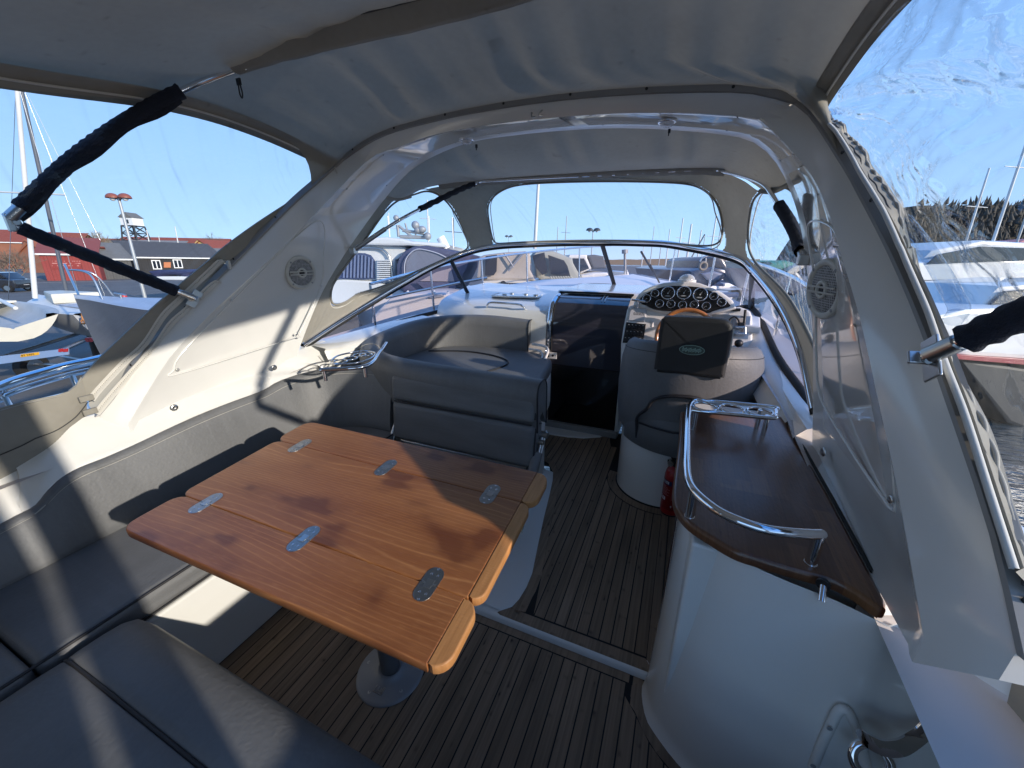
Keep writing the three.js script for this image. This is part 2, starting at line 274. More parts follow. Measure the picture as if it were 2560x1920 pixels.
{ // starboard side: curved galley front that runs aft into the bulwark, and the bulwark beyond its ridge
  const d = struct('side_moulding');
  const H = .815, top = [[.088, -2.1], [.088, -1.5], [.083, -1.25], [.10, -1.12], [.16, -1.02], [.235, -.965], [.32, -.935], [.41, -.915], [.478, -.888], [.50, -.882]];
  const bot = [[.105, -2.1], [.10, -1.5], [.075, -1.2], [.06, -1.12], [.082, -1.03], [.12, -.985], [.20, -.925], [.30, -.885], [.42, -.862], [.52, -.855]];
  const T = curve(top.map(a => V(a[0], 0, a[1]))).getSpacedPoints(50), B = curve(bot.map(a => V(a[0], 0, a[1]))).getSpacedPoints(50);
  const rows = T.map((t, i) => { const b = B[i], r = []; for (const [y, k] of [[H, 0], [.7, .12], [.5, .36], [.3, .66], [.12, .9], [.05, .99], [.02, 1.06], [0, 1.2]]) r.push(V(t.x + (b.x - t.x) * Math.min(k, 1) - (k > 1 ? (k - 1) * .06 : 0), y, t.z + (b.z - t.z) * Math.min(k, 1) + (k > 1 ? (k - 1) * .09 : 0))); return r; });
  const ridge = [atZ(2330, 1600, -.862), atZ(2343, 1612, -.862), atZ(2352, 1665, -.86), atZ(2367, 1760, -.858), atZ(2380, 1840, -.856), atZ(2396, 1925, -.854), atZ(2410, 2000, -.852), atZ(2425, 2080, -.85)];
  const RD = curve(ridge).getSpacedPoints(7), last = rows[rows.length - 1];
  for (const t of [.25, .5, .75, .93, 1]) rows.push(last.map((p, k) => p.clone().lerp(RD[k], t).add(V(0, 0, -.018 * Math.sin(Math.PI * t)))));
  part(d, 'galley_front', loft(rows), M.gel);
  // ridge and bulwark top, running aft and down
  const R = curve(ridge).getPoints(24);
  part(d, 'side_shelf', slab([...[[1980, 1560], [1870, 1330], [1750, 1110], [1600, 830], [1450, 560], [1350, 380], [1270, 250]].map(q => atY(...q6(...q), .846).add(V(-.002, 0, 0))), V(.46, .846, -2.3), V(.95, .846, -2.3), V(.95, .846, -.94), V(.53, .846, -.92)], V(0, 1, 0), .03), M.gel);
  part(d, 'bulwark_top', loft(R.map((p, i) => [p, p.clone().add(V(.008, .010, .004)), p.clone().add(V(.024, .045, .018)), p.clone().add(V(.05, .10, .05)), p.clone().add(V(.12, .145, .12)), p.clone().add(V(.4, .16, .30)), p.clone().add(V(1.0, .16, .5))])), M.gel);
}
{ // side decks outside the windscreen and the foredeck beyond it
  const d = struct('foredeck');
  const deck = mat([.58, .53, .51], .6, { map: gelTex });
  for (const s of [-1, 1]) {
    const X = x => XC + s * x, rows = [];
    for (const [z, a, b, y] of [[.3, 1.42, 1.72, .72], [-1, 1.42, 1.74, .80], [-2, 1.42, 1.75, .86], [-3, 1.36, 1.72, .90], [-4, 1.1, 1.6, .94], [-5.2, .7, 1.25, .98], [-6.4, .2, .75, 1.0], [-7.4, .0, .12, 1.02]]) rows.push([V(X(a - .1), y + .02, z), V(X(a + .05), y, z), V(X(b - .03), y, z), V(X(b), y + .03, z), V(X(b + .03), y, z), V(X(b - .02), y - .5, z), V(X(b - .12), y - 2.0, z)]);
    part(d, 'side_deck', crease(loft(rows), .5), deck);
  }
  const rows = []; for (const [z, w, y] of [[-3.45, 1.28, 1.03], [-3.9, 1.2, 1.08], [-4.3, 1.1, 1.13], [-4.9, .9, 1.14], [-5.8, .55, 1.1], [-7.2, .1, 1.03]]) rows.push([-1, -.96, -.6, 0, .6, .96, 1].map((t, i) => V(XC + t * w, y + .04 * (1 - t * t) - ([0, 6].includes(i) ? .12 : 0), z)));
  part(d, 'cabin_top', loft(rows), M.gelMatt);
}
// ================================================================ radar arch
const legN = s => V(1, s < 0 ? .12 : -.12, 0), legP = s => V(s < 0 ? -2.22 : .54, .85, 0);
const onLeg = (q, s, off = 0) => atP(q[0], q[1], legP(s).add(V(-s * off, 0, 0)), V(1, s < 0 ? -.12 : .12, 0));
const ARCH_A = [], ARCH_D = [];
{
  const leg = (list, s, off) => list.map(q => onLeg(q, s, off)), beam = (list, z) => list.map(q => atZ(q[0], q[1], z));
  const N = 72, sp = (a) => curve(a, false, .5).getSpacedPoints(N);
  const A = sp([...leg([[250, 1040], [268, 1023], [365, 887], [482, 767], [638, 611], [739, 510], [805, 452]], -1, 0), ...beam([[873, 393], [963, 340], [1103, 301], [1243, 274], [1394, 253], [1561, 239], [1710, 233], [1855, 233], [1941, 249], [2011, 280]], -2.1), ...leg([[2102, 414], [2144, 489], [2205, 606], [2257, 720], [2308, 847], [2350, 967], [2468, 1320], [2540, 1631]], 1, 0)]);
  const C = sp([...leg([[318, 1060], [389, 942], [439, 872], [529, 778], [583, 728], [700, 620], [800, 518]], -1, .05), ...beam([[920, 397], [1005, 362], [1091, 332], [1231, 307], [1387, 290], [1558, 279], [1710, 278], [1778, 282], [1871, 288], [1918, 307]], -2.13), ...leg([[2023, 420], [2073, 517], [2109, 634], [2144, 744], [2171, 847], [2205, 1000], [2240, 1152], [2273, 1320], [2322, 1600]], 1, .05)]);
  const D = sp([...leg([[735, 918], [750, 861], [797, 744], [845, 658], [889, 592], [952, 506]], -1, 0), ...beam([[1021, 428], [1099, 381], [1188, 350], [1297, 334], [1414, 323], [1550, 317], [1700, 323], [1840, 338], [1902, 362], [1949, 412]], -2.5), ...leg([[1980, 478], [2003, 552], [2020, 661], [2034, 778], [2038, 950], [2036, 1100], [2036, 1140]], 1, 0)]);
  ARCH_A.push(...A); ARCH_D.push(...D);
  const arch = thing('radar_arch', 'white moulded radar arch spanning the cockpit between the two canvas roofs', 'radar arch');
  const outv = i => { const a = A[i], c = V(XC, .9, a.z); const v = a.clone().sub(c); v.z = 0; v.x *= .75; return v.normalize().multiplyScalar(.13); };
  const rows = A.map((a, i) => {
    const c = C[i], d = D[i], o = outv(i);
    const f1 = a.clone().lerp(c, .45).addScaledVector(o, -.08), rim = c.clone().addScaledVector(o, -.05), e0 = c.clone().lerp(d, .05).addScaledVector(o, .02), e1 = c.clone().lerp(d, .5).addScaledVector(o, .04), e2 = c.clone().lerp(d, .93).addScaledVector(o, .015), e3 = d.clone().addScaledVector(o, -.05);
    return [a.clone().addScaledVector(o, .28), a, a.clone().lerp(c, .12).addScaledVector(o, -.02), f1, c.clone().lerp(a, .1).addScaledVector(o, -.05), rim, c.clone().lerp(d, .02).addScaledVector(o, -.035), e0, e1, e2, e3, d, d.clone().addScaledVector(o, .8), a.clone().addScaledVector(o, .28)];
  });
  rows.unshift(rows[0].map(p => p.clone().add(V(0, -.06, .0)))); rows.push(rows[rows.length - 1].map(p => p.clone().add(V(0, -.06, .0))));
  const body = crease(loft(rows), .55);
  part(arch, 'shell', body, M.gel);
  // glossy inner panels with screws
  const panel = (i0, i1) => { const r = []; for (let i = i0; i <= i1; i++) { const o = outv(i); r.push([.14, .18, .5, .84, .87].map((t, k) => C[i].clone().lerp(D[i], t).addScaledVector(o, k === 0 || k === 4 ? .03 : .012))); } return loft(r); };
  const mid = 38;
  part(arch, 'inner_panel', panel(17, mid), M.gelGloss); part(arch, 'inner_panel', panel(mid + 1, 52), M.gelGloss); part(arch, 'inner_panel', panel(53, 70), M.gelGloss, 'glossy starboard leg panel with speaker');
  for (let i = 20; i <= 64; i += 4) for (const t of [.16, .84]) { const o = outv(i); screw(arch, C[i].clone().lerp(D[i], t).addScaledVector(o, .008), o.clone().negate(), .9, M.castGrey); }
  // recessed lower panel outline on the port leg and its fixing caps
  const pl = [z4(1120, 1245), z4(1180, 1130), z4(1500, 800), z4(2040, 290), z4(2080, 560), z4(2060, 720), z4(1925, 1015), z4(1890, 1040), z4(1160, 1270)];
  const P = smooth(pl.map(q => onLeg(q, -1, .044)), 6);
  const seam = tube(P, .0035, 160, true, 6); part(arch, 'panel_seam', seam, M.gel);
  for (const q of [z4(1763, 1232), z4(1120, 1490), z4(1142, 1246), z4(1908, 1015), z4(1488, 800), z4(1845, 424), z4(2065, 706)]) { const big = q[0] > 1 && [z4(1763, 1232), z4(1120, 1490)].some(k => k[0] === q[0]); const o = part(arch, big ? 'fixing_cap' : 'screw', screwGeo, M.steel); o.position.copy(onLeg(q, -1, big ? .052 : .048)); o.quaternion.setFromUnitVectors(V(0, 1, 0), V(1, 0, .12).normalize()); o.scale.setScalar(big ? 2.6 : 1.2); }
  for (const q of [q6(1545, 495), q6(1955, 1355)]) { const o = part(arch, 'fixing_cap', screwGeo, M.steel); o.position.copy(onLeg(q, 1, .03)); o.quaternion.setFromUnitVectors(V(0, 1, 0), V(-1, 0, .12).normalize()); o.scale.setScalar(2.6); }
  const ps = [q6(2045, 860), q6(2000, 350), q6(1930, 0), q1(900, 700), q1(800, 480), q1(640, 480), q1(690, 900), q1(700, 1400), q6(1510, 60), q6(1560, 200), q6(1780, 560), q6(1960, 820), q6(2010, 890)];
  part(arch, 'panel_seam', tube(smooth(ps.map(q => onLeg(q, 1, .042)), 6), .004, 160, true, 6), M.gel);
  screw(arch, onLeg(q6(2008, 825), 1, .05), V(-1, 0, .12), 1.3);
  // aluminium track with screws on the aft edge
  const tr = A.map((a, i) => { const o = outv(i), t = a.clone().lerp(C[i], .0); return [t.clone().addScaledVector(o, .27).add(V(0, 0, .006)), t.clone().addScaledVector(o, .25).add(V(0, 0, .016)), t.clone().addScaledVector(o, .02).add(V(0, 0, .014)), t.clone().addScaledVector(o, -.01).add(V(0, 0, .004))]; });
  part(arch, 'track', crease(loft(tr), .4), M.alu);
  for (let i = 3; i < N; i += 4) screw(arch, A[i].clone().addScaledVector(outv(i), .13).add(V(0, 0, .017)), V(0, .1, 1), 1, M.black);
  // small hook pair under the canvas in the middle
  part(arch, 'hook', merge([tube([V(-.79, 2.19, -2.09), V(-.785, 2.185, -2.07), V(-.78, 2.165, -2.06), V(-.77, 2.17, -2.075)], .004), tube([V(-.74, 2.195, -2.09), V(-.74, 2.185, -2.07), V(-.745, 2.17, -2.06), V(-.73, 2.17, -2.075)], .004)]), M.steel);
}
{ // dome lights under the arch and their toggles
  for (const [q, t, l] of [[z2(812, 895), z2(877, 945), 'small round chrome dome lamp under the arch, the one nearer port'], [z2(2105, 775), z2(2117, 848), 'small round chrome dome lamp under the arch, the one nearer starboard']]) {
    const p = atZ(q[0], q[1], -2.3), o = thing('dome_lamp', l, 'lamp', 'dome lamps under the arch');
    const g = new THREE.LatheGeometry([[0, -.028], [.02, -.027], [.031, -.02], [.036, -.006], [.036, 0]].map(a => new THREE.Vector2(...a)), 24); g.translate(p.x, p.y, p.z); part(o, 'lens', g, M.lens);
    const r = new THREE.TorusGeometry(.038, .007, 8, 28); r.rotateX(Math.PI / 2); r.translate(p.x, p.y - .004, p.z); part(o, 'bezel', r, M.chrome);
    const b = new THREE.CylinderGeometry(.03, .03, .01, 20); b.translate(p.x, p.y - .004, p.z); part(o, 'backing', b, M.white);
    const k = atZ(t[0], t[1], -2.47); part(o, 'switch_tab', merge([box(k.x - .006, k.x + .006, k.y - .006, k.y + .014, k.z - .006, k.z + .004, .001), box(k.x - .004, k.x + .001, k.y - .018, k.y - .004, k.z - .004, k.z + .002, .001)]), M.black);
  }
}
function speaker(center, n, upv, r, label) {
  const o = thing('speaker', label, 'speaker', 'round speakers in the arch legs');
  const basis = new THREE.Matrix4().makeBasis(V().crossVectors(upv, n).normalize(), upv, n).setPosition(center);
  const place = g => { g.applyMatrix4(basis); return g; };
  const L = (pts, s = 40) => { const g = new THREE.LatheGeometry(pts.map(a => new THREE.Vector2(...a)), s); g.rotateX(Math.PI / 2); return place(g); };
  const ring = mat([.60, .59, .54], .4);
  part(o, 'rim', L([[r, 0], [r * .99, .008], [r * .93, .013], [r * .80, .012], [r * .77, .006]]), ring);
  const mesh = tex(128, 128, (u, v) => { const a = Math.hypot((u * 40) % 1 - .5, (v * 40) % 1 - .5); return a < .3 ? .05 : .42; });
  const gm = mat([1, 1, 1], .6, { map: mesh });
  part(o, 'grille', uvPlanar(L([[0, .012], [r * .4, .011], [r * .7, .008], [r * .78, .005]]), v => [v.y * 3.2, v.z * 3.2]), gm);
  part(o, 'centre_ring', L([[r * .30, .010], [r * .30, .017], [r * .22, .019], [r * .18, .015], [r * .17, .010]]), ring);
  part(o, 'dust_cap', L([[0, .0135], [r * .17, .0135], [r * .17, .010]]), M.black);
  const bars = []; for (const y of [-.045, 0.045]) { const g = new RoundedBoxGeometry(r * 1.54, r * .06, .005, 2, .001); g.translate(0, y * r * 2, .0175); bars.push(place(g)); }
  part(o, 'crossbar', merge(bars), ring);
  const lab = print(256, 64, (c, w, h) => { c.fillStyle = '#a9a79d'; c.fillRect(0, 0, w, h); c.fillStyle = '#2b2b2a'; c.font = 'bold 46px sans-serif'; c.fillText('PRO', 20, 50); });
  const g = new THREE.BoxGeometry(r * .42, r * .14, .004); g.translate(-r * .56, 0, .0165); const pg = place(g); part(o, 'badge', pg, mat([1, 1, 1], .4, { map: lab }));
  for (const a of [.8, 2.35, 3.95, 5.5]) screw(o, V(Math.cos(a) * r * .88, Math.sin(a) * r * .88, .012).applyMatrix4(basis), n, 1, M.castGrey);
}
speaker(onLeg(n6(790, 680), -1, .036), V(1, -.12, .12).normalize(), V(.12, 1, 0).normalize(), .098, 'round white speaker in the port leg of the arch, marked PRO');
speaker(onLeg(q1(772, 940), 1, .040), V(-1, -.12, .25).normalize(), V(-.12, 1, 0).normalize(), .098, 'round white speaker in the glossy starboard leg of the arch');
// ================================================================ canvas
const fold = (g, f) => { const p = g.attributes.position, v = V(); for (let i = 0; i < p.count; i++) { v.fromBufferAttribute(p, i); f(v); p.setXYZ(i, v.x, v.y, v.z); } g.computeVertexNormals(); return g; };
const BOWZ = -1.36;
const bowTop = [V(-2.25, 1.70, -.68), V(-2.17, 1.93, -.90), V(-2.04, 2.13, -1.13), V(-1.86, 2.27, -1.33), V(-1.45, 2.335, -1.445), V(-.84, 2.365, -1.53), V(-.23, 2.335, -1.445), V(.18, 2.27, -1.33), V(.36, 2.13, -1.13), V(.49, 1.93, -.90), V(.57, 1.70, -.68)];
const roofEdgeP = [V(-2.075, 2.075, -2.09), V(-2.09, 2.17, -1.62), V(-2.075, 2.187, -1.22), V(-2.08, 2.135, -.74), V(-2.10, 2.08, -.1), V(-2.1, 2.03, .9)];
const roofEdgeS = roofEdgeP.map(p => V(2 * XC - p.x, p.y, p.z)); roofEdgeS[0] = V(.372, 2.075, -2.1); roofEdgeS[1] = V(.385, 2.15, -1.95); roofEdgeS[2] = V(.40, 2.21, -1.55);
{
  const roof = thing('aft_canopy', 'grey beige canvas roof over the aft cockpit, zipped to the arch', 'canopy');
  const E1 = curve(roofEdgeP).getPoints(40), E2 = curve(roofEdgeS).getPoints(40), rows = [];
  const arcA = ARCH_A.slice(20, 57);
  for (let i = 0; i <= 40; i++) {
    const row = [], p = E1[i], q = E2[i], crown = .11 + .10 * Math.exp(-Math.pow((p.z - BOWZ) / .5, 2)) * 1;
    for (let j = 0; j <= 60; j++) {
      const t = j / 60, s = Math.sin(Math.PI * t); const v = p.clone().lerp(q, t); v.y += (i < 2 ? .135 : crown) * Math.pow(s, .62) ;
      if (i > 1 && i < 22) v.y -= .012 * Math.sin(Math.PI * (i - 1) / 21) + .022 * Math.sin(j * .95 + Math.sin(j * .37) * 2 + i * .06) * Math.exp(-i * .13) + .009 * Math.sin(j * 2.1 + i * .15) * Math.exp(-i * .16);
      row.push(v);
    }
    rows.push(row);
  }
  rows[0] = rows[0].map((v, j) => { const t = j / 60, k = 18.5 + t * 36.5, a = ARCH_A[Math.floor(k)].clone().lerp(ARCH_A[Math.min(72, Math.ceil(k))], k % 1); return a.add(V(0, .022, .0)); });
  for (let i = 1; i < 6; i++) rows[i] = rows[i].map((v, j) => { const k = (1 - i / 6); v.y = THREE.MathUtils.lerp(v.y, rows[0][j].y + (rows[6][j].y - rows[0][j].y) * (i / 6), k); v.x = THREE.MathUtils.lerp(v.x, rows[0][j].x, k); v.z = THREE.MathUtils.lerp(v.z, rows[0][j].z + (rows[6][j].z - rows[0][j].z) * (i / 6), k); return v; });
  part(roof, 'roof_panel', loft(rows), M.canvas);
  // hems with zips along both sides
  for (const E of [E1, E2]) {
    const s = E === E1 ? 1 : -1, n = E.map((p, i) => [p.clone().add(V(s * .035, .004, 0)), p.clone().add(V(s * .03, -.006, 0)), p.clone().add(V(0, -.016, 0)), p.clone().add(V(-s * .02, -.05, 0)), p.clone().add(V(-s * .024, -.056, 0))]);
    part(roof, 'side_hem', loft(n), M.canvasTrim);
    part(roof, 'zip', tube(E.map(p => p.clone().add(V(-s * .006, -.030, 0))), .0045, 200, false, 6), M.zip);
  }
  // sleeve that holds the roof to the bow tube, dark stitching, pull tab
  const sl = []; const bt = curve(bowTop).getPoints(80).slice(25, 56);
  for (const p of bt) { const y = p.y; sl.push([V(p.x, y + .055, p.z + .07), V(p.x, y + .03, p.z + .065), V(p.x, y + .004, p.z + .035), V(p.x, y - .016, p.z + .012), V(p.x, y - .018, p.z - .012), V(p.x, y + .003, p.z - .026), V(p.x, y + .04, p.z - .028)]); }
  const sg = loft(sl); fold(sg, v => { const k = v.z > -1.44 ? 1 : .3; v.y += .0045 * Math.sin(v.x * 84 + Math.sin(v.x * 23) * 3) * k; v.z += .003 * Math.sin(v.x * 61 + 1) * k; }); part(roof, 'tube_sleeve', sg, M.canvasTrim);
  part(roof, 'seam', tube(bt.map(p => V(p.x, p.y + .030, p.z + .068)), .0028, 120, false, 5), M.stitch);
  part(roof, 'seam', tube(bt.map(p => V(p.x, p.y + .0, p.z - .029)), .0022, 120, false, 5), M.stitch);
  const e = bt[0]; part(roof, 'zip_puller', merge([box(e.x - .012, e.x + .012, e.y - .055, e.y - .03, e.z - .004, e.z + .004, .002), tube([V(e.x - .006, e.y - .055, e.z), V(e.x - .008, e.y - .085, e.z), V(e.x, e.y - .1, e.z), V(e.x + .008, e.y - .085, e.z), V(e.x + .006, e.y - .055, e.z)], .0028, 24)]), M.black);
  // zip sliders where roof meets arch
  for (const [p, s] of [[E1[1], 1], [E2[1], -1]]) part(roof, 'zip_slider', merge([box(p.x - .012, p.x + .012, p.y - .07, p.y - .035, p.z - .004, p.z + .008, .002), tube([V(p.x - .01 + s * .02, p.y - .05, p.z), V(p.x + s * .03, p.y - .09, p.z), V(p.x + .004 + s * .03, p.y - .11, p.z), V(p.x + .012 + s * .03, p.y - .09, p.z), V(p.x + .01 + s * .02, p.y - .05, p.z)], .003, 24)]), M.zip);
}
{ // steel bow of the aft roof with padded navy covers
  const b = thing('canopy_bow', 'steel tube bow carrying the aft canvas roof, navy padded ends', 'canopy frame');
  part(b, 'tube', tube(bowTop, .0125, 120, false, 12), M.chrome);
  for (const [a, c] of [[1, 20], [61, 79]]) { const pts = curve(bowTop).getPoints(80).slice(a, c); const g = tube(pts, .026, 90, false, 14); fold(g, v => { v.y += .0012 * Math.sin(v.x * 160 + v.y * 230); v.z += .0015 * Math.sin(v.y * 290 + 1); v.x += .001 * Math.sin(v.y * 340); }); part(b, 'padded_cover', g, M.navy); const flap = loft(pts.map((p, i) => [p.clone().add(V(0, -.018, .01)), p.clone().add(V(.004, -.034 - .006 * Math.sin(i * 1.3), .014)), p.clone().add(V(.0, -.046 - .008 * Math.sin(i * .9), .006))])); part(b, 'cover_flap', flap, M.navy); }
  for (const s of [0, 10]) { const p = bowTop[s], q = bowTop[s ? 9 : 1], d = q.clone().sub(p).normalize(); part(b, 'hinge', merge([rod(p.clone().addScaledVector(d, -.01), p.clone().addScaledVector(d, .05), .02), box(p.x - .012, p.x + .012, p.y - .05, p.y + .012, p.z - .018, p.z + .018, .004), rod(p.clone().add(V(-.02, -.02, 0)), p.clone().add(V(.02, -.02, 0)), .007)]), M.steel); }
}
function strut(a, b, label, sideN) {
  const o = thing('canopy_strut', label, 'canopy strut', 'padded lower struts of the canopy frame'), d = b.clone().sub(a).normalize(), L = a.distanceTo(b);
  part(o, 'tube', rod(a, b, .0125), M.chrome);
  const pts = []; for (let i = 0; i <= 20; i++) pts.push(a.clone().addScaledVector(d, .012 + (L - .085) * i / 20));
  const g = tube(pts, .0245, 90, false, 14); fold(g, v => { v.y += .0016 * Math.sin(v.x * 230 + v.z * 150); v.x += .0012 * Math.sin(v.z * 270 + v.y * 60); v.z += .0014 * Math.sin(v.y * 310); }); part(o, 'padded_cover', g, M.navy);
  part(o, 'clevis', merge([rod(b.clone().addScaledVector(d, -.06), b.clone().addScaledVector(d, -.01), .016), rod(b.clone().add(V(0, 0, -.02)), b.clone().add(V(0, 0, .02)), .006)]), M.steel);
  const n = V(sideN, 0, .15).normalize(), t = V(0, .75, -.66).normalize(); const m = new THREE.Matrix4().makeBasis(V().crossVectors(t, n), t, n).setPosition(b.clone().addScaledVector(n, -.012));
  const plate = new RoundedBoxGeometry(.040, .085, .006, 2, .0025); plate.applyMatrix4(m); const ear = new RoundedBoxGeometry(.008, .026, .034, 2, .003); ear.applyMatrix4(m.clone().multiply(new THREE.Matrix4().makeTranslation(0, 0, .02))); part(o, 'bracket', merge([plate, ear]), M.steel);
}
strut(bowTop[0].clone().add(V(.0, -.03, 0)), onLeg(z4(1258, 790), -1, .04), 'navy padded strut from hinge to bracket on the port arch leg', 1);
strut(bowTop[10].clone().add(V(0, -.03, 0)), onLeg(q1(1480, 1440), 1, .045), 'navy padded strut from hinge to bracket on the starboard arch leg', -1);
// ================================================================ ruled sheets whose windows are cut by an outline
const inside = (p, poly) => { let c = false; for (let i = 0, j = poly.length - 1; i < poly.length; j = i++) { const a = poly[i], b = poly[j]; if ((a[1] > p[1]) !== (b[1] > p[1]) && p[0] < (b[0] - a[0]) * (p[1] - a[1]) / (b[1] - a[1]) + a[0]) c = !c; } return c; };
const toPx = p => { const v = p.clone().sub(EYE), d = v.dot(camF); return [1280 + FOCAL * v.dot(camR) / d, 960 - FOCAL * v.dot(camU) / d]; };
function ruled(T, B, ns, nt, bulge = 0, bn = V(0, 0, 0)) { // sheet between two lines
  const t = curve(T).getSpacedPoints(ns), b = curve(B).getSpacedPoints(ns), g = [];
  for (let j = 0; j <= nt; j++) g.push(t.map((p, i) => p.clone().lerp(b[i], j / nt).addScaledVector(bn, bulge * Math.sin(Math.PI * j / nt))));
  return g;
}
function cutSheet(grid, holes) { // -> geometries of the cloth and of every pane; holes are outlines that the sheet is measured against
  const P = grid.map(r => r.map(toPx)), full = loft(grid), pos = full.attributes.position, uv = full.attributes.uv, nor = full.attributes.normal, m = grid[0].length;
  const groups = [[], ...holes.map(() => [])], ix = full.index.array;
  for (let k = 0; k < ix.length; k += 3) { const c = [0, 0]; for (let q = 0; q < 3; q++) { const a = P[(ix[k + q] / m) | 0][ix[k + q] % m]; c[0] += a[0] / 3; c[1] += a[1] / 3; } let h = 0; holes.forEach((o, i) => { if (inside(c, o)) h = i + 1; }); groups[h].push(ix[k], ix[k + 1], ix[k + 2]); }
  const find = q => { let best = 1e9, w = null; for (let j = 0; j < P.length; j++) for (let i = 0; i < m; i++) { const d = (P[j][i][0] - q[0]) ** 2 + (P[j][i][1] - q[1]) ** 2; if (d < best) { best = d; w = grid[j][i]; } } return w.clone(); };
  return { geos: groups.map(g => { const o = new THREE.BufferGeometry(); o.setAttribute('position', pos); o.setAttribute('uv', uv); o.setAttribute('normal', nor); o.setIndex(g); return compact(o); }), find };
}
function compact(g) { const map = new Map(), p = [], u = [], n = [], ix = []; const P = g.attributes.position, U = g.attributes.uv, N = g.attributes.normal; for (const i of g.index.array) { if (!map.has(i)) { map.set(i, map.size); p.push(P.getX(i), P.getY(i), P.getZ(i)); u.push(U.getX(i), U.getY(i)); n.push(N.getX(i), N.getY(i), N.getZ(i)); } ix.push(map.get(i)); } const o = new THREE.BufferGeometry(); o.setAttribute('position', new THREE.Float32BufferAttribute(p, 3)); o.setAttribute('uv', new THREE.Float32BufferAttribute(u, 2)); o.setAttribute('normal', new THREE.Float32BufferAttribute(n, 3)); o.setIndex(ix); return o; }
const sm2 = (pts, per = 6, closed = true) => smooth(pts.map(a => V(a[0], a[1], 0)), per, closed).map(v => [v.x, v.y]);
// clear plastic sheet: nearly colourless, slightly wavy, with wiping streaks and scratches in it
const vinylN = tex(512, 512, (u, v) => .5 + .5 * (fbm(u, v, 3, 9, 91, 3) - .5) + .35 * (fbm(u, v, 14, 30, 95, 2) - .5), false, [1, 1]);
const vinylC = tex(512, 512, (u, v) => { const st = Math.pow(vn(u * 60 + .6 * fbm(u, v, 3, 3, 7), v * 3, 60, 3, 97), 7) * Math.pow(fbm(u, v, 4, 4, 99, 3), 2) * 2.2, dirt = fbm(u, v, 5, 5, 101, 5); const k = .965 - .16 * st - .07 * Math.max(0, dirt - .5); return [k, k * .998, k * .995]; }, true, [.9, .9]);
M.vinyl = mat([.84, .885, .93], .0, { transmission: 1, thickness: 0, ior: 1.45, specularIntensity: .55, map: vinylC, bumpMap: vinylN, bumpScale: .01 });
M.vinylWavy = mat([.82, .87, .925], .0, { transmission: 1, thickness: 0, ior: 1.6, specularIntensity: 1, map: vinylC, bumpMap: vinylN, bumpScale: .028 });

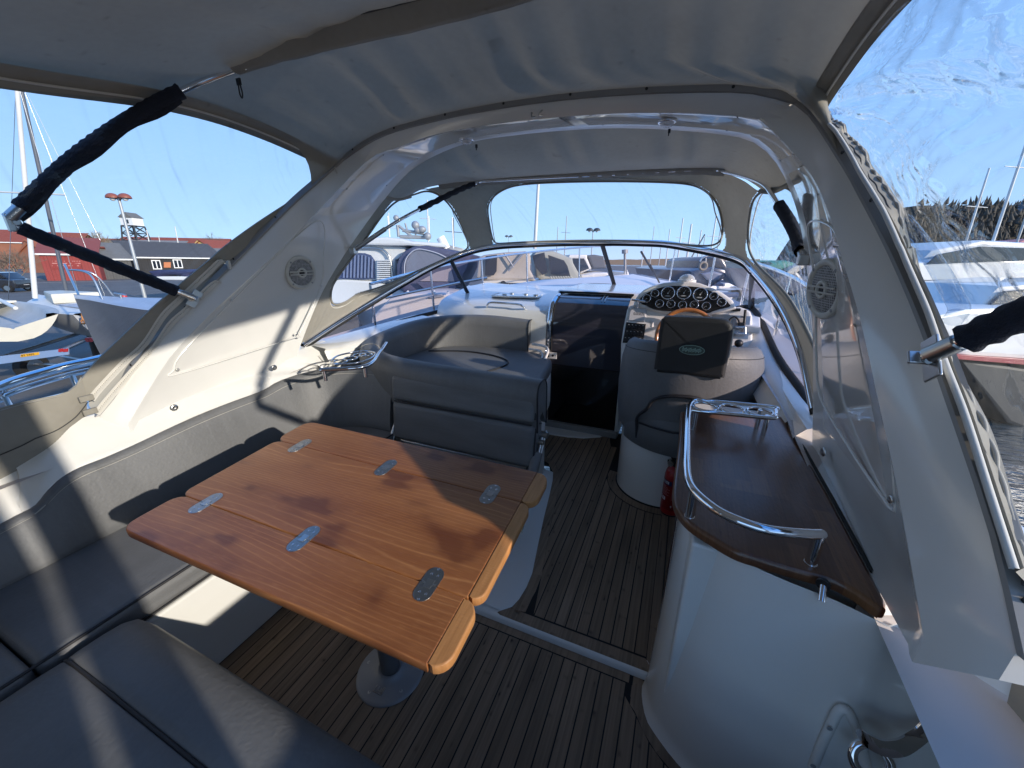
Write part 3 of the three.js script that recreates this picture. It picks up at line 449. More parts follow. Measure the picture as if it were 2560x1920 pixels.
{ // port side sheet: clear pane, canvas border beside the arch with an open zip, skirt below
  const s = thing('side_curtain', 'clear plastic side curtain on the port side with grey canvas border beside the arch', 'side curtain');
  const L = (q, off = -.03) => onLeg(q, -1, off);
  const bandOut = [z4(2065, 30), z4(1880, 150), z4(1650, 300), z4(1450, 445), z4(1340, 540), z4(1200, 655), z4(1000, 825), z4(850, 965), z4(750, 1060), z4(600, 1205), z4(500, 1330), z4(440, 1380)].map(q => L(q));
  const skirt = [z4(440, 1380), z4(200, 1440), z4(0, 1490)].map(q => L(q));
  const sk = skirt[2], top = curve(roofEdgeP).getPoints(30).filter(p => p.z > -2.0).map(p => p.clone().add(V(-.015, -.04, 0)));
  const bottom = [...smooth(bandOut, 5, false), ...skirt.slice(1), V(sk.x, sk.y + .0, 0), V(sk.x - .0, sk.y - .02, .6)];
  const pane = ruled(top, bottom, 70, 26, -.02, V(1, 0, 0)); fold(loft(pane), v => v);
  pane.forEach((r, j) => r.forEach((p, i) => { p.x += .006 * Math.sin(i * .55 + j * .2) * Math.sin(Math.PI * j / 26) + .004 * Math.sin(j * .9 + i * .13); }));
  part(s, 'pane', loft(pane), M.vinyl);
  const zipOut = [z4(2100, 40), z4(1900, 225), z4(1700, 425), z4(1520, 590), z4(1430, 545), z4(1330, 630), z4(1150, 800), z4(1050, 900), z4(930, 1080), z4(800, 1200), z4(640, 1370), z4(585, 1440)].map(q => L(q, -.015));
  const tr = [z4(2112, 40), z4(1905, 240), z4(1710, 435), z4(1540, 605), z4(1460, 690), z4(1380, 690), z4(1200, 860), z4(1100, 950), z4(990, 1110), z4(850, 1260), z4(700, 1430), z4(620, 1530)].map(q => L(q, .005));
  const BO = resample(bandOut, 70), ZO = resample(zipOut, 70), TR = resample(tr, 70);
  part(s, 'canvas_border', crease(loft(BO.map((p, i) => [p.clone().add(V(-.004, 0, 0)), p.clone().add(V(.008, 0, 0)), p.clone().lerp(ZO[i], .2).add(V(.004 + .003 * Math.sin(i * .8), 0, 0)), p.clone().lerp(ZO[i], .5).add(V(.008 * Math.sin(i * .5), 0, 0)), p.clone().lerp(ZO[i], .85), ZO[i]])), .8), M.canvasTrim);
  part(s, 'gusset', loft(ZO.map((p, i) => [p.clone().add(V(-.02, 0, 0)), p.clone().lerp(TR[i], .5).add(V(-.04, 0, 0)), TR[i].clone().add(V(-.02, 0, 0))])), M.zipGrey);
  const teeth = (line, a, b) => { const l = []; for (let i = a; i < b; i++) for (let k = 0; k < 3; k++) { const p = line[i].clone().lerp(line[i + 1] ?? line[i], k / 3); l.push(cube(p.x - .004, p.x + .006, p.y - .0022, p.y + .0022, p.z - .006, p.z + .006)); } return merge(l); };
  stuff(s, 'zip_teeth', teeth(ZO, 0, 69), M.zip); stuff(s, 'zip_teeth', teeth(TR, 0, 69), M.zip);
  for (const line of [ZO, TR]) part(s, 'zip_tape', loft(line.map(p => [p.clone().add(V(-.002, -.010, -.010)), p.clone().add(V(.001, .010, .010))])), M.zip);
  for (const q of [z4(555, 1430), z4(580, 1515)]) { const p = L(q, .01); part(s, 'zip_end', box(p.x - .006, p.x + .006, p.y - .012, p.y + .012, p.z - .022, p.z + .022, .002), M.canvasTrim); }
  const p = L(z4(1470, 560), .02); part(s, 'zip_slider', box(p.x - .008, p.x + .008, p.y - .03, p.y + .012, p.z - .006, p.z + .006, .002), M.zip);
  // skirt
  const so = [z4(520, 1290), z4(440, 1382), z4(200, 1442), z4(0, 1492)].map(q => L(q)); so.push(V(so[3].x, so[3].y - .03, .3)); 
  const si = [q2(560, 360), q2(400, 555), q2(250, 630), q2(0, 775)].map(q => atX(q[0], q[1], -2.235)); si.push(V(-2.2, .66, .3));
  const SO = resample(so, 30), SI = resample(si, 30);
  part(s, 'skirt', loft(SO.map((a, i) => [0, .1, .3, .5, .7, .9, 1].map((t, k) => a.clone().lerp(SI[i], t).add(V(.02 * Math.sin(Math.PI * t) + .004 * Math.sin(i * .7 + k), 0, 0))))), M.canvasTrim);
  part(s, 'unseen_shade_panel', loft([-.22, .3, .9].map(z => [V(-2.13, 2.1, z), V(-2.2, 1.6, z), V(-2.24, 1.1, z), V(-2.26, .6, z)])), M.canvas);  // out of view, added to keep the aft port corner dark
  part(s, 'seam', tube(SO.map((a, i) => a.clone().lerp(SI[i], .62).add(V(.024, 0, 0))), .0022, 60, false, 5), M.stitch);
  part(s, 'seam', tube(SO.map((a, i) => a.clone().add(V(.004, .0, 0)).lerp(SI[i], .03)), .002, 60, false, 5), M.zipGrey);
}
{ // starboard side sheet, loose and crumpled
  const s = thing('side_curtain', 'crumpled clear plastic side curtain on the starboard side with scalloped canvas edge', 'side curtain');
  const L = (q, off = -.03) => onLeg(q, 1, off);
  const band = [z3(875, 705), z3(950, 712), z3(975, 765), z3(1050, 800), z3(1065, 855), z3(1150, 935), z3(1195, 985), z3(1215, 1060), z3(1300, 1165), z3(1370, 1270), z3(1410, 1330), z3(1430, 1440), z3(1485, 1640), q1(1330, 420), q1(1395, 620), q1(1430, 790), q1(1500, 1000), q1(1545, 1080), q1(1625, 1240), q1(1690, 1420), q1(1760, 1600)].map(q => L(q));
  band.splice(13, 0); const inner = [[2040, 275], [2100, 330], [2160, 430], [2230, 545], [2280, 650], [2335, 770], [2380, 900], [2430, 1030], [2500, 1240], [2560, 1420]].map(q => L(q, .0));
  const bandC = [...band.slice(0, 13), ...band.slice(14), L([2470, 1080]), L([2530, 1280]), L([2600, 1500])];
  const BO = resample(bandC, 110), IN = resample(inner, 110);
  part(s, 'canvas_border', loft(BO.map((p, i) => [p.clone().add(V(.006, 0, 0)), p, p.clone().lerp(IN[i], .15).add(V(-.006 - .004 * Math.sin(i * 1.1), 0, 0)), p.clone().lerp(IN[i], .55).add(V(-.004 + .005 * Math.sin(i * .9), 0, 0)), p.clone().lerp(IN[i], .8).add(V(-.012, 0, 0)), IN[i]])), M.canvasTrim);
  part(s, 'seam', tube(BO.map((p, i) => p.clone().lerp(IN[i], .38).add(V(-.010 + .002 * Math.sin(i * 1.3), 0, 0))), .0022, 200, false, 5), M.stitch);
  part(s, 'hem', tube(BO.map((p, i) => p.clone().add(V(-.002, .003 * Math.sin(i * 2.1), .003 * Math.sin(i * 1.7)))), .004, 300, false, 6), M.zipGrey);
  part(s, 'zip', tube(IN.map((p, i) => p.clone().lerp(BO[i], .1).add(V(-.012, 0, 0))), .006, 200, false, 6), M.zip);
  // pane between roof edge and border, out to the aft end
  const top = curve(roofEdgeS).getPoints(30).filter(p => p.z > -2.09).map(p => p.clone().add(V(.015, -.04, 0))); top.unshift(BO[0].clone());
  const bot = [...BO.filter((_, i) => i % 6 === 0), V(.62, .75, .0), V(.62, .7, .9)];
  const g = ruled(top, bot, 130, 60, .03, V(1, 0, 0)), c0 = BO[0];
  g.forEach((r, j) => r.forEach((p, i) => {
    const dy = p.y - c0.y, dz = p.z - c0.z, a = Math.atan2(dy, dz), d = Math.hypot(dy, dz), e = Math.sin(Math.PI * j / 60);
    p.x += e * (.034 * Math.sin(a * 19 + .8 * Math.sin(d * 3)) * Math.min(1, d) + .014 * Math.sin(a * 41 + d * 5) + .010 * Math.sin(p.y * 19 + p.z * 7 + Math.sin(p.z * 11)) + .006 * Math.sin(p.y * 43 - p.z * 31));
  }));
  part(s, 'pane', loft(g), M.vinylWavy);
  for (const [a, b] of [[.07, .225], [.262, .7]]) part(s, 'unseen_shade_panel', loft([[2.06, .40], [1.6, .55], [1.1, .6], [.6, .62]].map(q => [V(q[1] + .03, q[0], a), V(q[1] + .035, q[0], (a + b) / 2), V(q[1] + .03, q[0], b)])), M.canvas);  // out of view, added to block sun; the gap between lets a streak through
  part(s, 'unseen_shade_panel', loft([[.98, .6], [.55, .62]].map(q => [V(q[1] + .028, q[0], .21), V(q[1] + .028, q[0], .28)])), M.canvas);  // also out of view, closes the lower end of that gap
  part(s, 'skirt', loft([[.97, .64], [.80, .67], [.5, .70]].map(q => [V(q[1], q[0] - .12, -.80), V(q[1] + .02, q[0], -.6), V(q[1] + .03, q[0], .2), V(q[1] + .03, q[0], 1.4)])), M.canvasTrim);
  part(s, 'rolled_fold', tube([q1(1345, 440), q1(1480, 620), q1(1600, 810), q1(1700, 990), q1(1740, 1090), q1(1690, 1170)].map(q => L(q, -.045)), .016, 80, false, 12), M.vinyl);
}
// ================================================================ front canopy and windscreen
const frontBow = [onLeg([745, 636], -1, .0), atZ(880, 560, -2.5), atZ(1010, 500, -2.9), atZ(1080, 470, -3.12), atZ(1225, 455, -3.3), atZ(1500, 437, -3.38), atZ(1755, 428, -3.2), atZ(1830, 440, -3.0), atZ(1900, 478, -2.75), atZ(1962, 548, -2.5), onLeg([2010, 645], 1, .0)];
const TW = [atX(757, 868, -2.25), atX(860, 800, -2.24), atX(1000, 715, -2.16), atX(1100, 660, -2.02), atZ(1210, 622, -3.42), atZ(1350, 611, -3.66), atZ(1500, 608, -3.75), atZ(1600, 609, -3.68), atZ(1680, 614, -3.55), atZ(1830, 645, -3.1), atX(1885, 685, .39), atX(1950, 770, .47), atX(2000, 880, .52), atX(2035, 1030, .56)];
const BW = [TW[0].clone().add(V(0, -.03, .02)), atX(860, 850, -2.30), atX(1000, 803, -2.27), atX(1160, 763, -2.10), V(-1.6, 1.09, -4.1), V(-1.2, 1.14, -4.28), V(-.84, 1.16, -4.35), V(-.4, 1.14, -4.28), V(0, 1.09, -4.05), V(.3, 1.05, -3.7), atX(1880, 770, .53), atX(1945, 890, .57), atX(2000, 970, .58), TW[13].clone().add(V(.02, -.03, .02))];
{
  const w = thing('windscreen', 'wraparound tinted windscreen in a polished steel frame before the helm', 'windscreen');
  const grid = ruled(TW, BW, 150, 8);
  const near = (r, q) => { let b = 0, bd = 1e9; r.forEach((p, i) => { const x = toPx(p), d = (x[0] - q[0]) ** 2 + (x[1] - q[1]) ** 2; if (d < bd) { bd = d; b = i; } }); return b; };
  const tops = [[1135, 662], [1509, 617], [1884, 682]].map(q => near(grid[0], q)), feet = [[1186, 748], [1531, 718], [1874, 760]].map(q => near(grid[8], q)), names = [0, ...tops, 150];
  for (let k = 0; k < 4; k++) part(w, 'pane', loft(grid.map(r => r.slice(names[k], names[k + 1] + 1))), M.glass);
  part(w, 'top_rail', tube(TW.map(p => p.clone().add(V(0, .012, 0))), .019, 220, false, 14), M.chrome);
  part(w, 'top_seal', tube(TW.map(p => p.clone().add(V(0, -.014, 0))), .011, 220, false, 8), M.rubber);
  part(w, 'gasket', tube(BW.map((p, i) => p.clone().add(V(0, -.004, 0))), .020, 220, false, 10), M.rubber);
  for (let k = 0; k < 3; k++) { const a = grid[0][tops[k]], b = grid[8][feet[k]]; part(w, 'mullion', merge([rod(a, b, .016, 8), rod(a.clone().add(V(.016, 0, .01)), b.clone().add(V(.016, 0, .01)), .005, 6), rod(a.clone().add(V(-.016, 0, .01)), b.clone().add(V(-.016, 0, .01)), .005, 6)]), M.black); }
  // deck strip under the glass, inside
  part(w, 'sill', loft(curve(BW).getSpacedPoints(80).map(p => { const d = V(XC, 0, -2.6).sub(p).setY(0).normalize(); return [p.clone().add(V(0, -.02, 0)), p.clone().addScaledVector(d, .03).add(V(0, -.015, 0)), p.clone().addScaledVector(d, .10).add(V(0, -.03, 0)), p.clone().addScaledVector(d, .16).add(V(0, -.12, 0))]; })), M.gelMatt);
}
{ // canvas between arch, bow and windscreen with clear windows
  const c = thing('front_canopy', 'grey beige canvas front canopy with three clear windows over the helm', 'canopy');
  // roof part: arch to bow
  const archLine = ARCH_D.slice(18, 55).map(p => p.clone().add(V(0, .03, -.005))), bowLine = curve(frontBow).getPoints(100).slice(22, 81);
  const aL = curve(archLine).getSpacedPoints(80), bL = curve(bowLine).getSpacedPoints(80), rows = [];
  for (let j = 0; j <= 24; j++) rows.push(aL.map((p, i) => { const t = j / 24, v = p.clone().lerp(bL[i].clone().add(V(0, .012, 0)), t); v.y += -.03 * Math.sin(Math.PI * t) + .008 * Math.sin(i * .8 + Math.sin(i * .31) * 2) * Math.sin(Math.PI * Math.min(1, t * 1.2)); return v; }));
  part(c, 'roof_panel', loft(rows), M.canvas);
  // walls: ruled from the roof edge down to the windscreen rail
  const eP = [ARCH_D[2], ARCH_D[7], ARCH_D[12], ARCH_D[16], ARCH_D[18]].map(p => p.clone().add(V(-.02, 0, -.01)));
  const eS = [ARCH_D[54], ARCH_D[56], ARCH_D[60], ARCH_D[65], ARCH_D[69]].map(p => p.clone().add(V(.02, 0, -.01)));
  const topLine = [...bL.filter((_, i) => i % 5 === 0)];
  const pEdge = [archLine[0], archLine[0].clone().lerp(bL[0], .5)], sEdge = [archLine[36].clone().lerp(bL[80], .5), archLine[36]];
  const T = [...eP, ...pEdge.slice(1), ...topLine, ...sEdge.slice(0, 1), ...eS], tw = curve(TW).getSpacedPoints(200).map(p => p.clone().add(V(0, .028, 0)));
  const Tp = curve(T).getSpacedPoints(420);
  // pair each top point with the rail point in the same direction from the middle of the cockpit
  const ang = p => Math.atan2(p.x - XC, -(p.z + 1.0));
  const tA = tw.map(ang); const grid = []; const nt = 70;
  const foot = Tp.map(p => { const a = ang(p); let b = 0; for (let i = 1; i < tA.length; i++) if (Math.abs(tA[i] - a) < Math.abs(tA[b] - a)) b = i; const n = Math.max(0, Math.min(tA.length - 2, tA[b] > a ? b - 1 : b)), t = Math.min(1, Math.max(0, (a - tA[n]) / (tA[n + 1] - tA[n] || 1))); return tw[n].clone().lerp(tw[n + 1], t); });
  for (let j = 0; j <= nt; j++) grid.push(Tp.map((p, i) => { const v = p.clone().lerp(foot[i], j / nt); v.z -= .03 * Math.sin(Math.PI * j / nt); v.y += .003 * Math.sin(i * .6 + j * .3) * Math.sin(Math.PI * j / nt); return v; }));
  const wP = sm2([z5(850, 70), z5(700, 235), z5(560, 440), z5(440, 610), z5(300, 790), z5(245, 880), z5(240, 985), z5(275, 1025), z5(390, 985), z5(450, 925), z5(620, 890), z5(800, 800), z5(1050, 720), z5(1280, 645), z5(1345, 595), z5(1290, 430), z5(1210, 255), z5(1130, 175), z5(1050, 125), z5(930, 90)], 5);
  const wF = sm2([z5(1540, 570), z5(1500, 400), z5(1480, 270), z5(1500, 190), z5(1560, 135), z5(1620, 105), [1300, 459], [1420, 455], [1560, 453], [1700, 456], [1750, 466], [1790, 500], [1803, 545], [1808, 625], [1700, 612], [1500, 605], [1350, 610], z5(1600, 575)], 5);
  const wS = sm2([[1945, 425], [1905, 465], [1878, 505], [1872, 560], [1868, 640], [1925, 690], [1980, 750], [2030, 850], [2055, 900], [2050, 760], [2035, 640], [2010, 540], [1985, 470]], 5);
  const { geos, find } = cutSheet(grid, [wP, wF, wS]);
  part(c, 'wall', geos[0], M.canvas);
  part(c, 'pane', geos[1], M.vinyl, 'port side pane'); part(c, 'pane', geos[2], M.vinyl, 'middle pane'); part(c, 'pane', geos[3], M.vinylWavy, 'creased starboard pane');
  for (const [o, k] of [[wP, 1], [wF, 1], [wS, 1]]) { const pts = o.filter((_, i) => i % 2 === 0).map(find); let uniq = pts.filter((p, i) => i === 0 || p.distanceTo(pts[i - 1]) > .004); for (let q = 0; q < 3; q++) uniq = uniq.map((p, i) => p.clone().multiplyScalar(2).add(uniq[(i + 1) % uniq.length]).add(uniq[(i + uniq.length - 1) % uniq.length]).multiplyScalar(.25)); const toward = p => EYE.clone().sub(p).normalize(); part(c, 'window_hem', tube(uniq.map(p => p.clone().addScaledVector(toward(p), .006)), .007, 240, true, 8), M.canvasTrim); part(c, 'zip', tube(uniq.map(p => { const d = p.clone().sub(V(p.x > -.1 ? .2 : p.x < -1.4 ? -1.9 : -.8, 1.8, p.z)).normalize(); return p.clone().addScaledVector(d, .028).addScaledVector(toward(p), .008); }), .004, 240, true, 6), M.zip); }
  // sleeve of the bow
  part(c, 'tube_sleeve', fold(loft(bL.slice(8, 70).map(p => [p.clone().add(V(0, .035, .05)), p.clone().add(V(0, .012, .05)), p.clone().add(V(0, -.012, .028)), p.clone().add(V(0, -.022, 0)), p.clone().add(V(0, -.004, -.022)), p.clone().add(V(0, .02, -.024))])), v => { v.y += .003 * Math.sin(v.x * 60); }), M.canvasTrim);
  part(c, 'seam', tube(bL.slice(8, 70).map((p, i) => p.clone().add(V(0, .036 + .003 * Math.sin(i * 1.4), .05))), .0028, 120, false, 5), M.stitch);
  for (const [a, b] of [[archLine[0], bL[0]], [archLine[36], bL[80]]]) part(c, 'side_hem', tube([a, a.clone().lerp(b, .5).add(V(0, -.02, 0)), b], .012, 24, false, 8), M.canvasTrim);
}
{
  const b = thing('canopy_bow', 'slim steel bow of the front canopy with navy padding', 'canopy frame');
  const path = [onLeg([884, 626], -1, .03), atZ(997, 551, -2.34), atZ(1090, 503, -2.72), atZ(1150, 474, -3.0), atZ(1187, 460, -3.14), atZ(1228, 452, -3.26), atZ(1500, 437, -3.36), atZ(1750, 424, -3.18), atZ(1817, 431, -3.03), atZ(1875, 446, -2.84), atZ(1910, 463, -2.70), atZ(1930, 487, -2.58), atZ(1972, 552, -2.38), atZ(1995, 606, -2.22), onLeg([2008, 648], 1, .02)], P = curve(path).getPoints(120);
  part(b, 'tube', tube(path, .011, 160, false, 12), M.chrome);
  const pad = (a, c, r) => fold(tube(P.slice(a, c), r, 70, false, 12), v => { v.y += .003 * Math.sin(v.x * 170 + v.y * 90); v.z += .002 * Math.sin(v.y * 230); });
  part(b, 'padded_cover', pad(13, 35, .020), M.navy); part(b, 'padded_cover', pad(98, 117, .026), M.navy);
  for (const [p, q] of [[P[0], P[6]], [P[120], P[114]]]) part(b, 'end_fitting', merge([rod(p, q, .015), box(p.x - .02, p.x + .02, p.y - .025, p.y + .02, p.z - .02, p.z + .02, .006)]), M.steel);
}
{
  const w = thing('wiper', 'black windscreen wiper standing in front of the instrument pod', 'wiper');
  const a = atZ(...n7(190, 130), -3.82), b = atZ(...n7(390, 470), -4.25);
  part(w, 'blade', rod(a, a.clone().lerp(b, .62), .010, 8), M.black); part(w, 'arm', rod(a.clone().lerp(b, .4).add(V(.012, 0, 0)), b, .008, 8), M.black);
}
{ // rail round the foredeck
  const r = thing('bow_rail', 'stainless rail round the foredeck seen through the windscreen', 'rail');
  const p = [V(-2.42, 1.28, -2.6), V(-2.36, 1.36, -3.4), V(-2.2, 1.42, -4.2), V(-1.95, 1.47, -5.0), V(-1.5, 1.52, -6.0), V(-1.0, 1.55, -6.8), V(-.84, 1.55, -7.0), V(-.68, 1.55, -6.8), V(-.18, 1.52, -6.0), V(.27, 1.47, -5.0), V(.52, 1.42, -4.2), V(.68, 1.36, -3.4), V(.74, 1.28, -2.6)];
  part(r, 'top_rail', tube(p, .0125, 160, false, 10), M.chrome);
  for (const i of [0, 1, 2, 3, 4, 8, 9, 10, 11, 12]) part(r, 'stanchion', rod(p[i], p[i].clone().add(V(p[i].x < XC ? .02 : -.02, -.48, .02)), .011, 8), M.chrome);
}
{ // rail on the port quarter
  const r = thing('quarter_rail', 'blue reflecting steel rail outside the port quarter below the side curtain', 'rail');
  const p = [[-30, 985], [0, 968], [40, 952], [100, 934], [170, 915], [240, 900]].map((q, i) => atX(q[0], q[1], -2.62 + .02 * i));
  part(r, 'tube', tube([p[0].clone().add(V(0, -.03, .4)), ...p, p[5].clone().add(V(.05, .02, -.2))], .02, 60, false, 12), M.chrome);
  part(r, 'lower_tube', tube([p[0].clone().add(V(0, -.075, .4)), ...p.map(v => v.clone().add(V(0, -.04, 0))), p[5].clone().add(V(.05, -.02, -.2))], .012, 60, false, 10), M.chrome);
  for (const i of [1, 4]) part(r, 'stanchion', rod(p[i].clone().add(V(0, -.04, 0)), p[i].clone().add(V(0, -.35, 0)), .012), M.chrome);
}
{ // unseen canvas added behind the camera to shade the near end of the sofa
  const a = thing('aft_curtain', 'unseen canvas curtain added to shade the port half of the aft cockpit', 'curtain');
  part(a, 'unseen_shade_panel', loft([-2.13, -1.8, -1.4, -1.0, -.62].map((x, i) => [2.03 + .17 * Math.sin(Math.PI * i / 8), 1.6, 1.1, .55, .0].map((y, k) => V(x + .02 * Math.sin(k * 2 + i), y, .9 + .02 * Math.sin(i * 2.3 + k))))), M.canvas);
}
// ================================================================ upholstery
const rim = (pts, r = .0045) => tube(pts, r, Math.max(40, pts.length * 4), false, 6);
{
  const s = thing('sofa', 'grey upholstered L shaped cockpit sofa along the port side', 'sofa');
  const X0 = -2.105, topPx = [q2(0, 1065), q2(120, 1000), q2(240, 935), q2(310, 850), q2(400, 762), q2(520, 690), q2(700, 618), q2(900, 530), q2(1100, 435), q2(1300, 345), q2(1500, 265), q2(1700, 190)];
  const tops = topPx.map(q => atX(q[0], q[1] + 3, X0));
  tops.unshift(V(X0, .60, .6), V(X0, .62, .0)); tops.push(V(-2.105, .842, -1.44), V(-2.09, .848, -1.58), V(-2.02, .852, -1.70), V(-1.88, .856, -1.775), V(-1.72, .856, -1.80), V(-1.585, .856, -1.805));
  const cr = [[-2.05, .6], [-2.05, 0], [-2.05, -.3], [-2.05, -.8], [-2.05, -1.3], [-2.04, -1.42], [-2.0, -1.54], [-1.93, -1.64], [-1.82, -1.70], [-1.70, -1.725], [-1.585, -1.73]].map(a => V(a[0], .47, a[1]));
  const T = curve(tops).getSpacedPoints(150); const cz = curve(cr).getSpacedPoints(600);
  const C = T.map(t => { let b = cz[0], bd = 1e9; for (const c of cz) { const d = t.z > -1.42 ? Math.abs(c.z - t.z) + 5 * (c.z < -1.42) : Math.hypot(c.x - t.x, c.z - t.z); if (d < bd) { bd = d; b = c; } } return b; });
  const rows = T.map((t, i) => { const c = C[i], out = t.clone().sub(c).setY(0).normalize(), inn = out.clone().negate(), h = t.y - c.y; const f = (k, b) => c.clone().lerp(t, k).addScaledVector(inn, b); return [c.clone().add(V(0, -.06, 0)), f(0, 0), f(.05, .016), f(.18, .026), f(.5, .022), f(.80, .012), f(.90, .008), f(.905, .002), f(.915, .008), f(.965, .004), t.clone().addScaledVector(out, .012), t.clone().addScaledVector(out, .035).add(V(0, -.006, 0)), t.clone().addScaledVector(out, .05).add(V(0, -.05, 0))]; });
  part(s, 'backrest', loft(rows), M.sofa);
  const e = rows[150]; part(s, 'end_cap', loft([e, e.map(p => p.clone().lerp(e[12], .9).add(V(.003, -.02, -.03)))]), M.sofa);
  part(s, 'piping', rim(T.filter((_, i) => i % 4 === 0).map((t, i) => rows[i * 4][7].clone().addScaledVector(rows[i * 4][10].clone().sub(rows[i * 4][1]).setY(0).normalize(), -.001)), .003), M.zipGrey);
  // seat cushions
  const cush = (x0, x1, z0, z1, y0, y1, r) => { const g = new RoundedBoxGeometry(x1 - x0, y1 - y0, z1 - z0, 5, r); g.translate((x0 + x1) / 2, (y0 + y1) / 2, (z0 + z1) / 2); return g; };
  part(s, 'seat_cushion', cush(-2.14, -1.548, -1.73, -.16, .387, .485, .03), M.sofa);
  part(s, 'seat_cushion', cush(-2.14, -1.548, -.155, .7, .387, .485, .03), M.sofa);
  part(s, 'piping', rim([V(-1.558, .478, .6), V(-1.556, .478, -.1), V(-1.556, .478, -1.0), V(-1.556, .478, -1.7)], .005), M.piping);
  part(s, 'piping', rim([V(-1.549, .395, .6), V(-1.549, .395, -.4), V(-1.549, .395, -1.7)], .004), M.piping);
}
{
  const s = thing('aft_bench', 'aft bench cushion in the near left corner with a long piped seam', 'bench');
  const prof = (x) => [V(x, .365, -.372), V(x, .40, -.385), V(x, .435, -.384), V(x, .468, -.368), V(x, .487, -.335), V(x, .494, -.29), V(x, .496, -.235), V(x, .493, -.212), V(x, .478, -.204), V(x, .493, -.196), V(x, .498, -.15), V(x, .500, .1), V(x, .50, .5)];
  const xs = [-1.535, -1.53, -1.515, -1.49, -1.44, -1.2, -.9, -.6, -.3, 0, .3, .62], rows = xs.map((x, i) => { const k = [.0, .4, .72, .9, 1][Math.min(4, i)]; return prof(x).map(p => V(p.x, THREE.MathUtils.lerp(.40, p.y, k), THREE.MathUtils.lerp(Math.max(p.z, -.33), p.z, k))); });
  part(s, 'cushion', loft(rows), M.sofa);
  part(s, 'end_face', loft([rows[0], rows[0].map(p => V(p.x, .365, p.z))]), M.sofa);
  part(s, 'piping', rim([V(-1.53, .43, -.2), V(-1.50, .475, -.203), V(-1.4, .489, -.204), V(-.9, .489, -.204), V(-.3, .489, -.204), V(.3, .489, -.204)], .005), M.piping);
  part(s, 'piping', rim([V(-1.531, .40, .4), V(-1.536, .405, 0), V(-1.537, .405, -.3), V(-1.52, .402, -.37), V(-1.45, .402, -.385), V(-.5, .402, -.386), V(.4, .402, -.386)], .0035), M.piping);
}
{
  const s = thing('dinette_bench', 'grey dinette bench at the far edge of the table with two padded back bars', 'bench'), bench = s;
  const bar = (y0, y1, z0, z1, lean) => { const g = new RoundedBoxGeometry(.935, y1 - y0, z1 - z0, 6, .035); fold(g, v => { v.z -= lean * v.y; }); g.translate(-1.0855, (y0 + y1) / 2, (z0 + z1) / 2); return g; };
  part(s, 'lower_pad', bar(.452, .700, -1.84, -1.70, .12), M.sofa); part(s, 'upper_pad', bar(.702, .865, -1.865, -1.722, .12), M.sofa);
  const ring = (y0, y1, z, x) => [V(x, y0 + .03, z + .01), V(x, y1 - .03, z - .02), V(x, y1 - .01, z - .05), V(x, y1 - .03, z - .11)];
  for (const x of [-.622]) { part(s, 'piping', rim(ring(.452, .70, -1.715, x), .005), M.piping); part(s, 'piping', rim(ring(.702, .865, -1.735, x), .005), M.piping); }
  part(s, 'piping', rim([V(-1.53, .70, -1.722), V(-1.1, .70, -1.722), V(-.64, .70, -1.722)], .005), M.piping);
  part(s, 'foot_rail', box(-1.5, -.66, .43, .452, -1.74, -1.70, .004), M.steel);
  for (const [x, l] of [[-.606, 1], [-1.565, 0]]) part(s, 'swing_arm', merge([poly([V(x, .60, -1.80), V(x, .47, -1.70), V(x, .36, -1.58)], .012), poly([V(x + .012, .63, -1.83), V(x + .012, .4, -1.66)], .008), rod(V(x - .012, .615, -1.805), V(x + .03, .615, -1.805), .018), rod(V(x - .012, .585, -1.77), V(x + .02, .585, -1.77), .014)]), M.steel);
  part(s, 'seat_cushion', box(-1.53, -.62, .34, .43, -1.80, -1.42, .03, 5), M.sofa);
  part(s, 'piping', rim([V(-1.5, .43, -1.43), V(-.66, .43, -1.43), V(-.63, .42, -1.46), V(-.63, .42, -1.78)], .004), M.piping);
  part(s, 'arm_pad', tube([V(-.612, .53, -1.745), V(-.612, .42, -1.635), V(-.612, .36, -1.585)], .028, 24, false, 12), M.sofa);
}
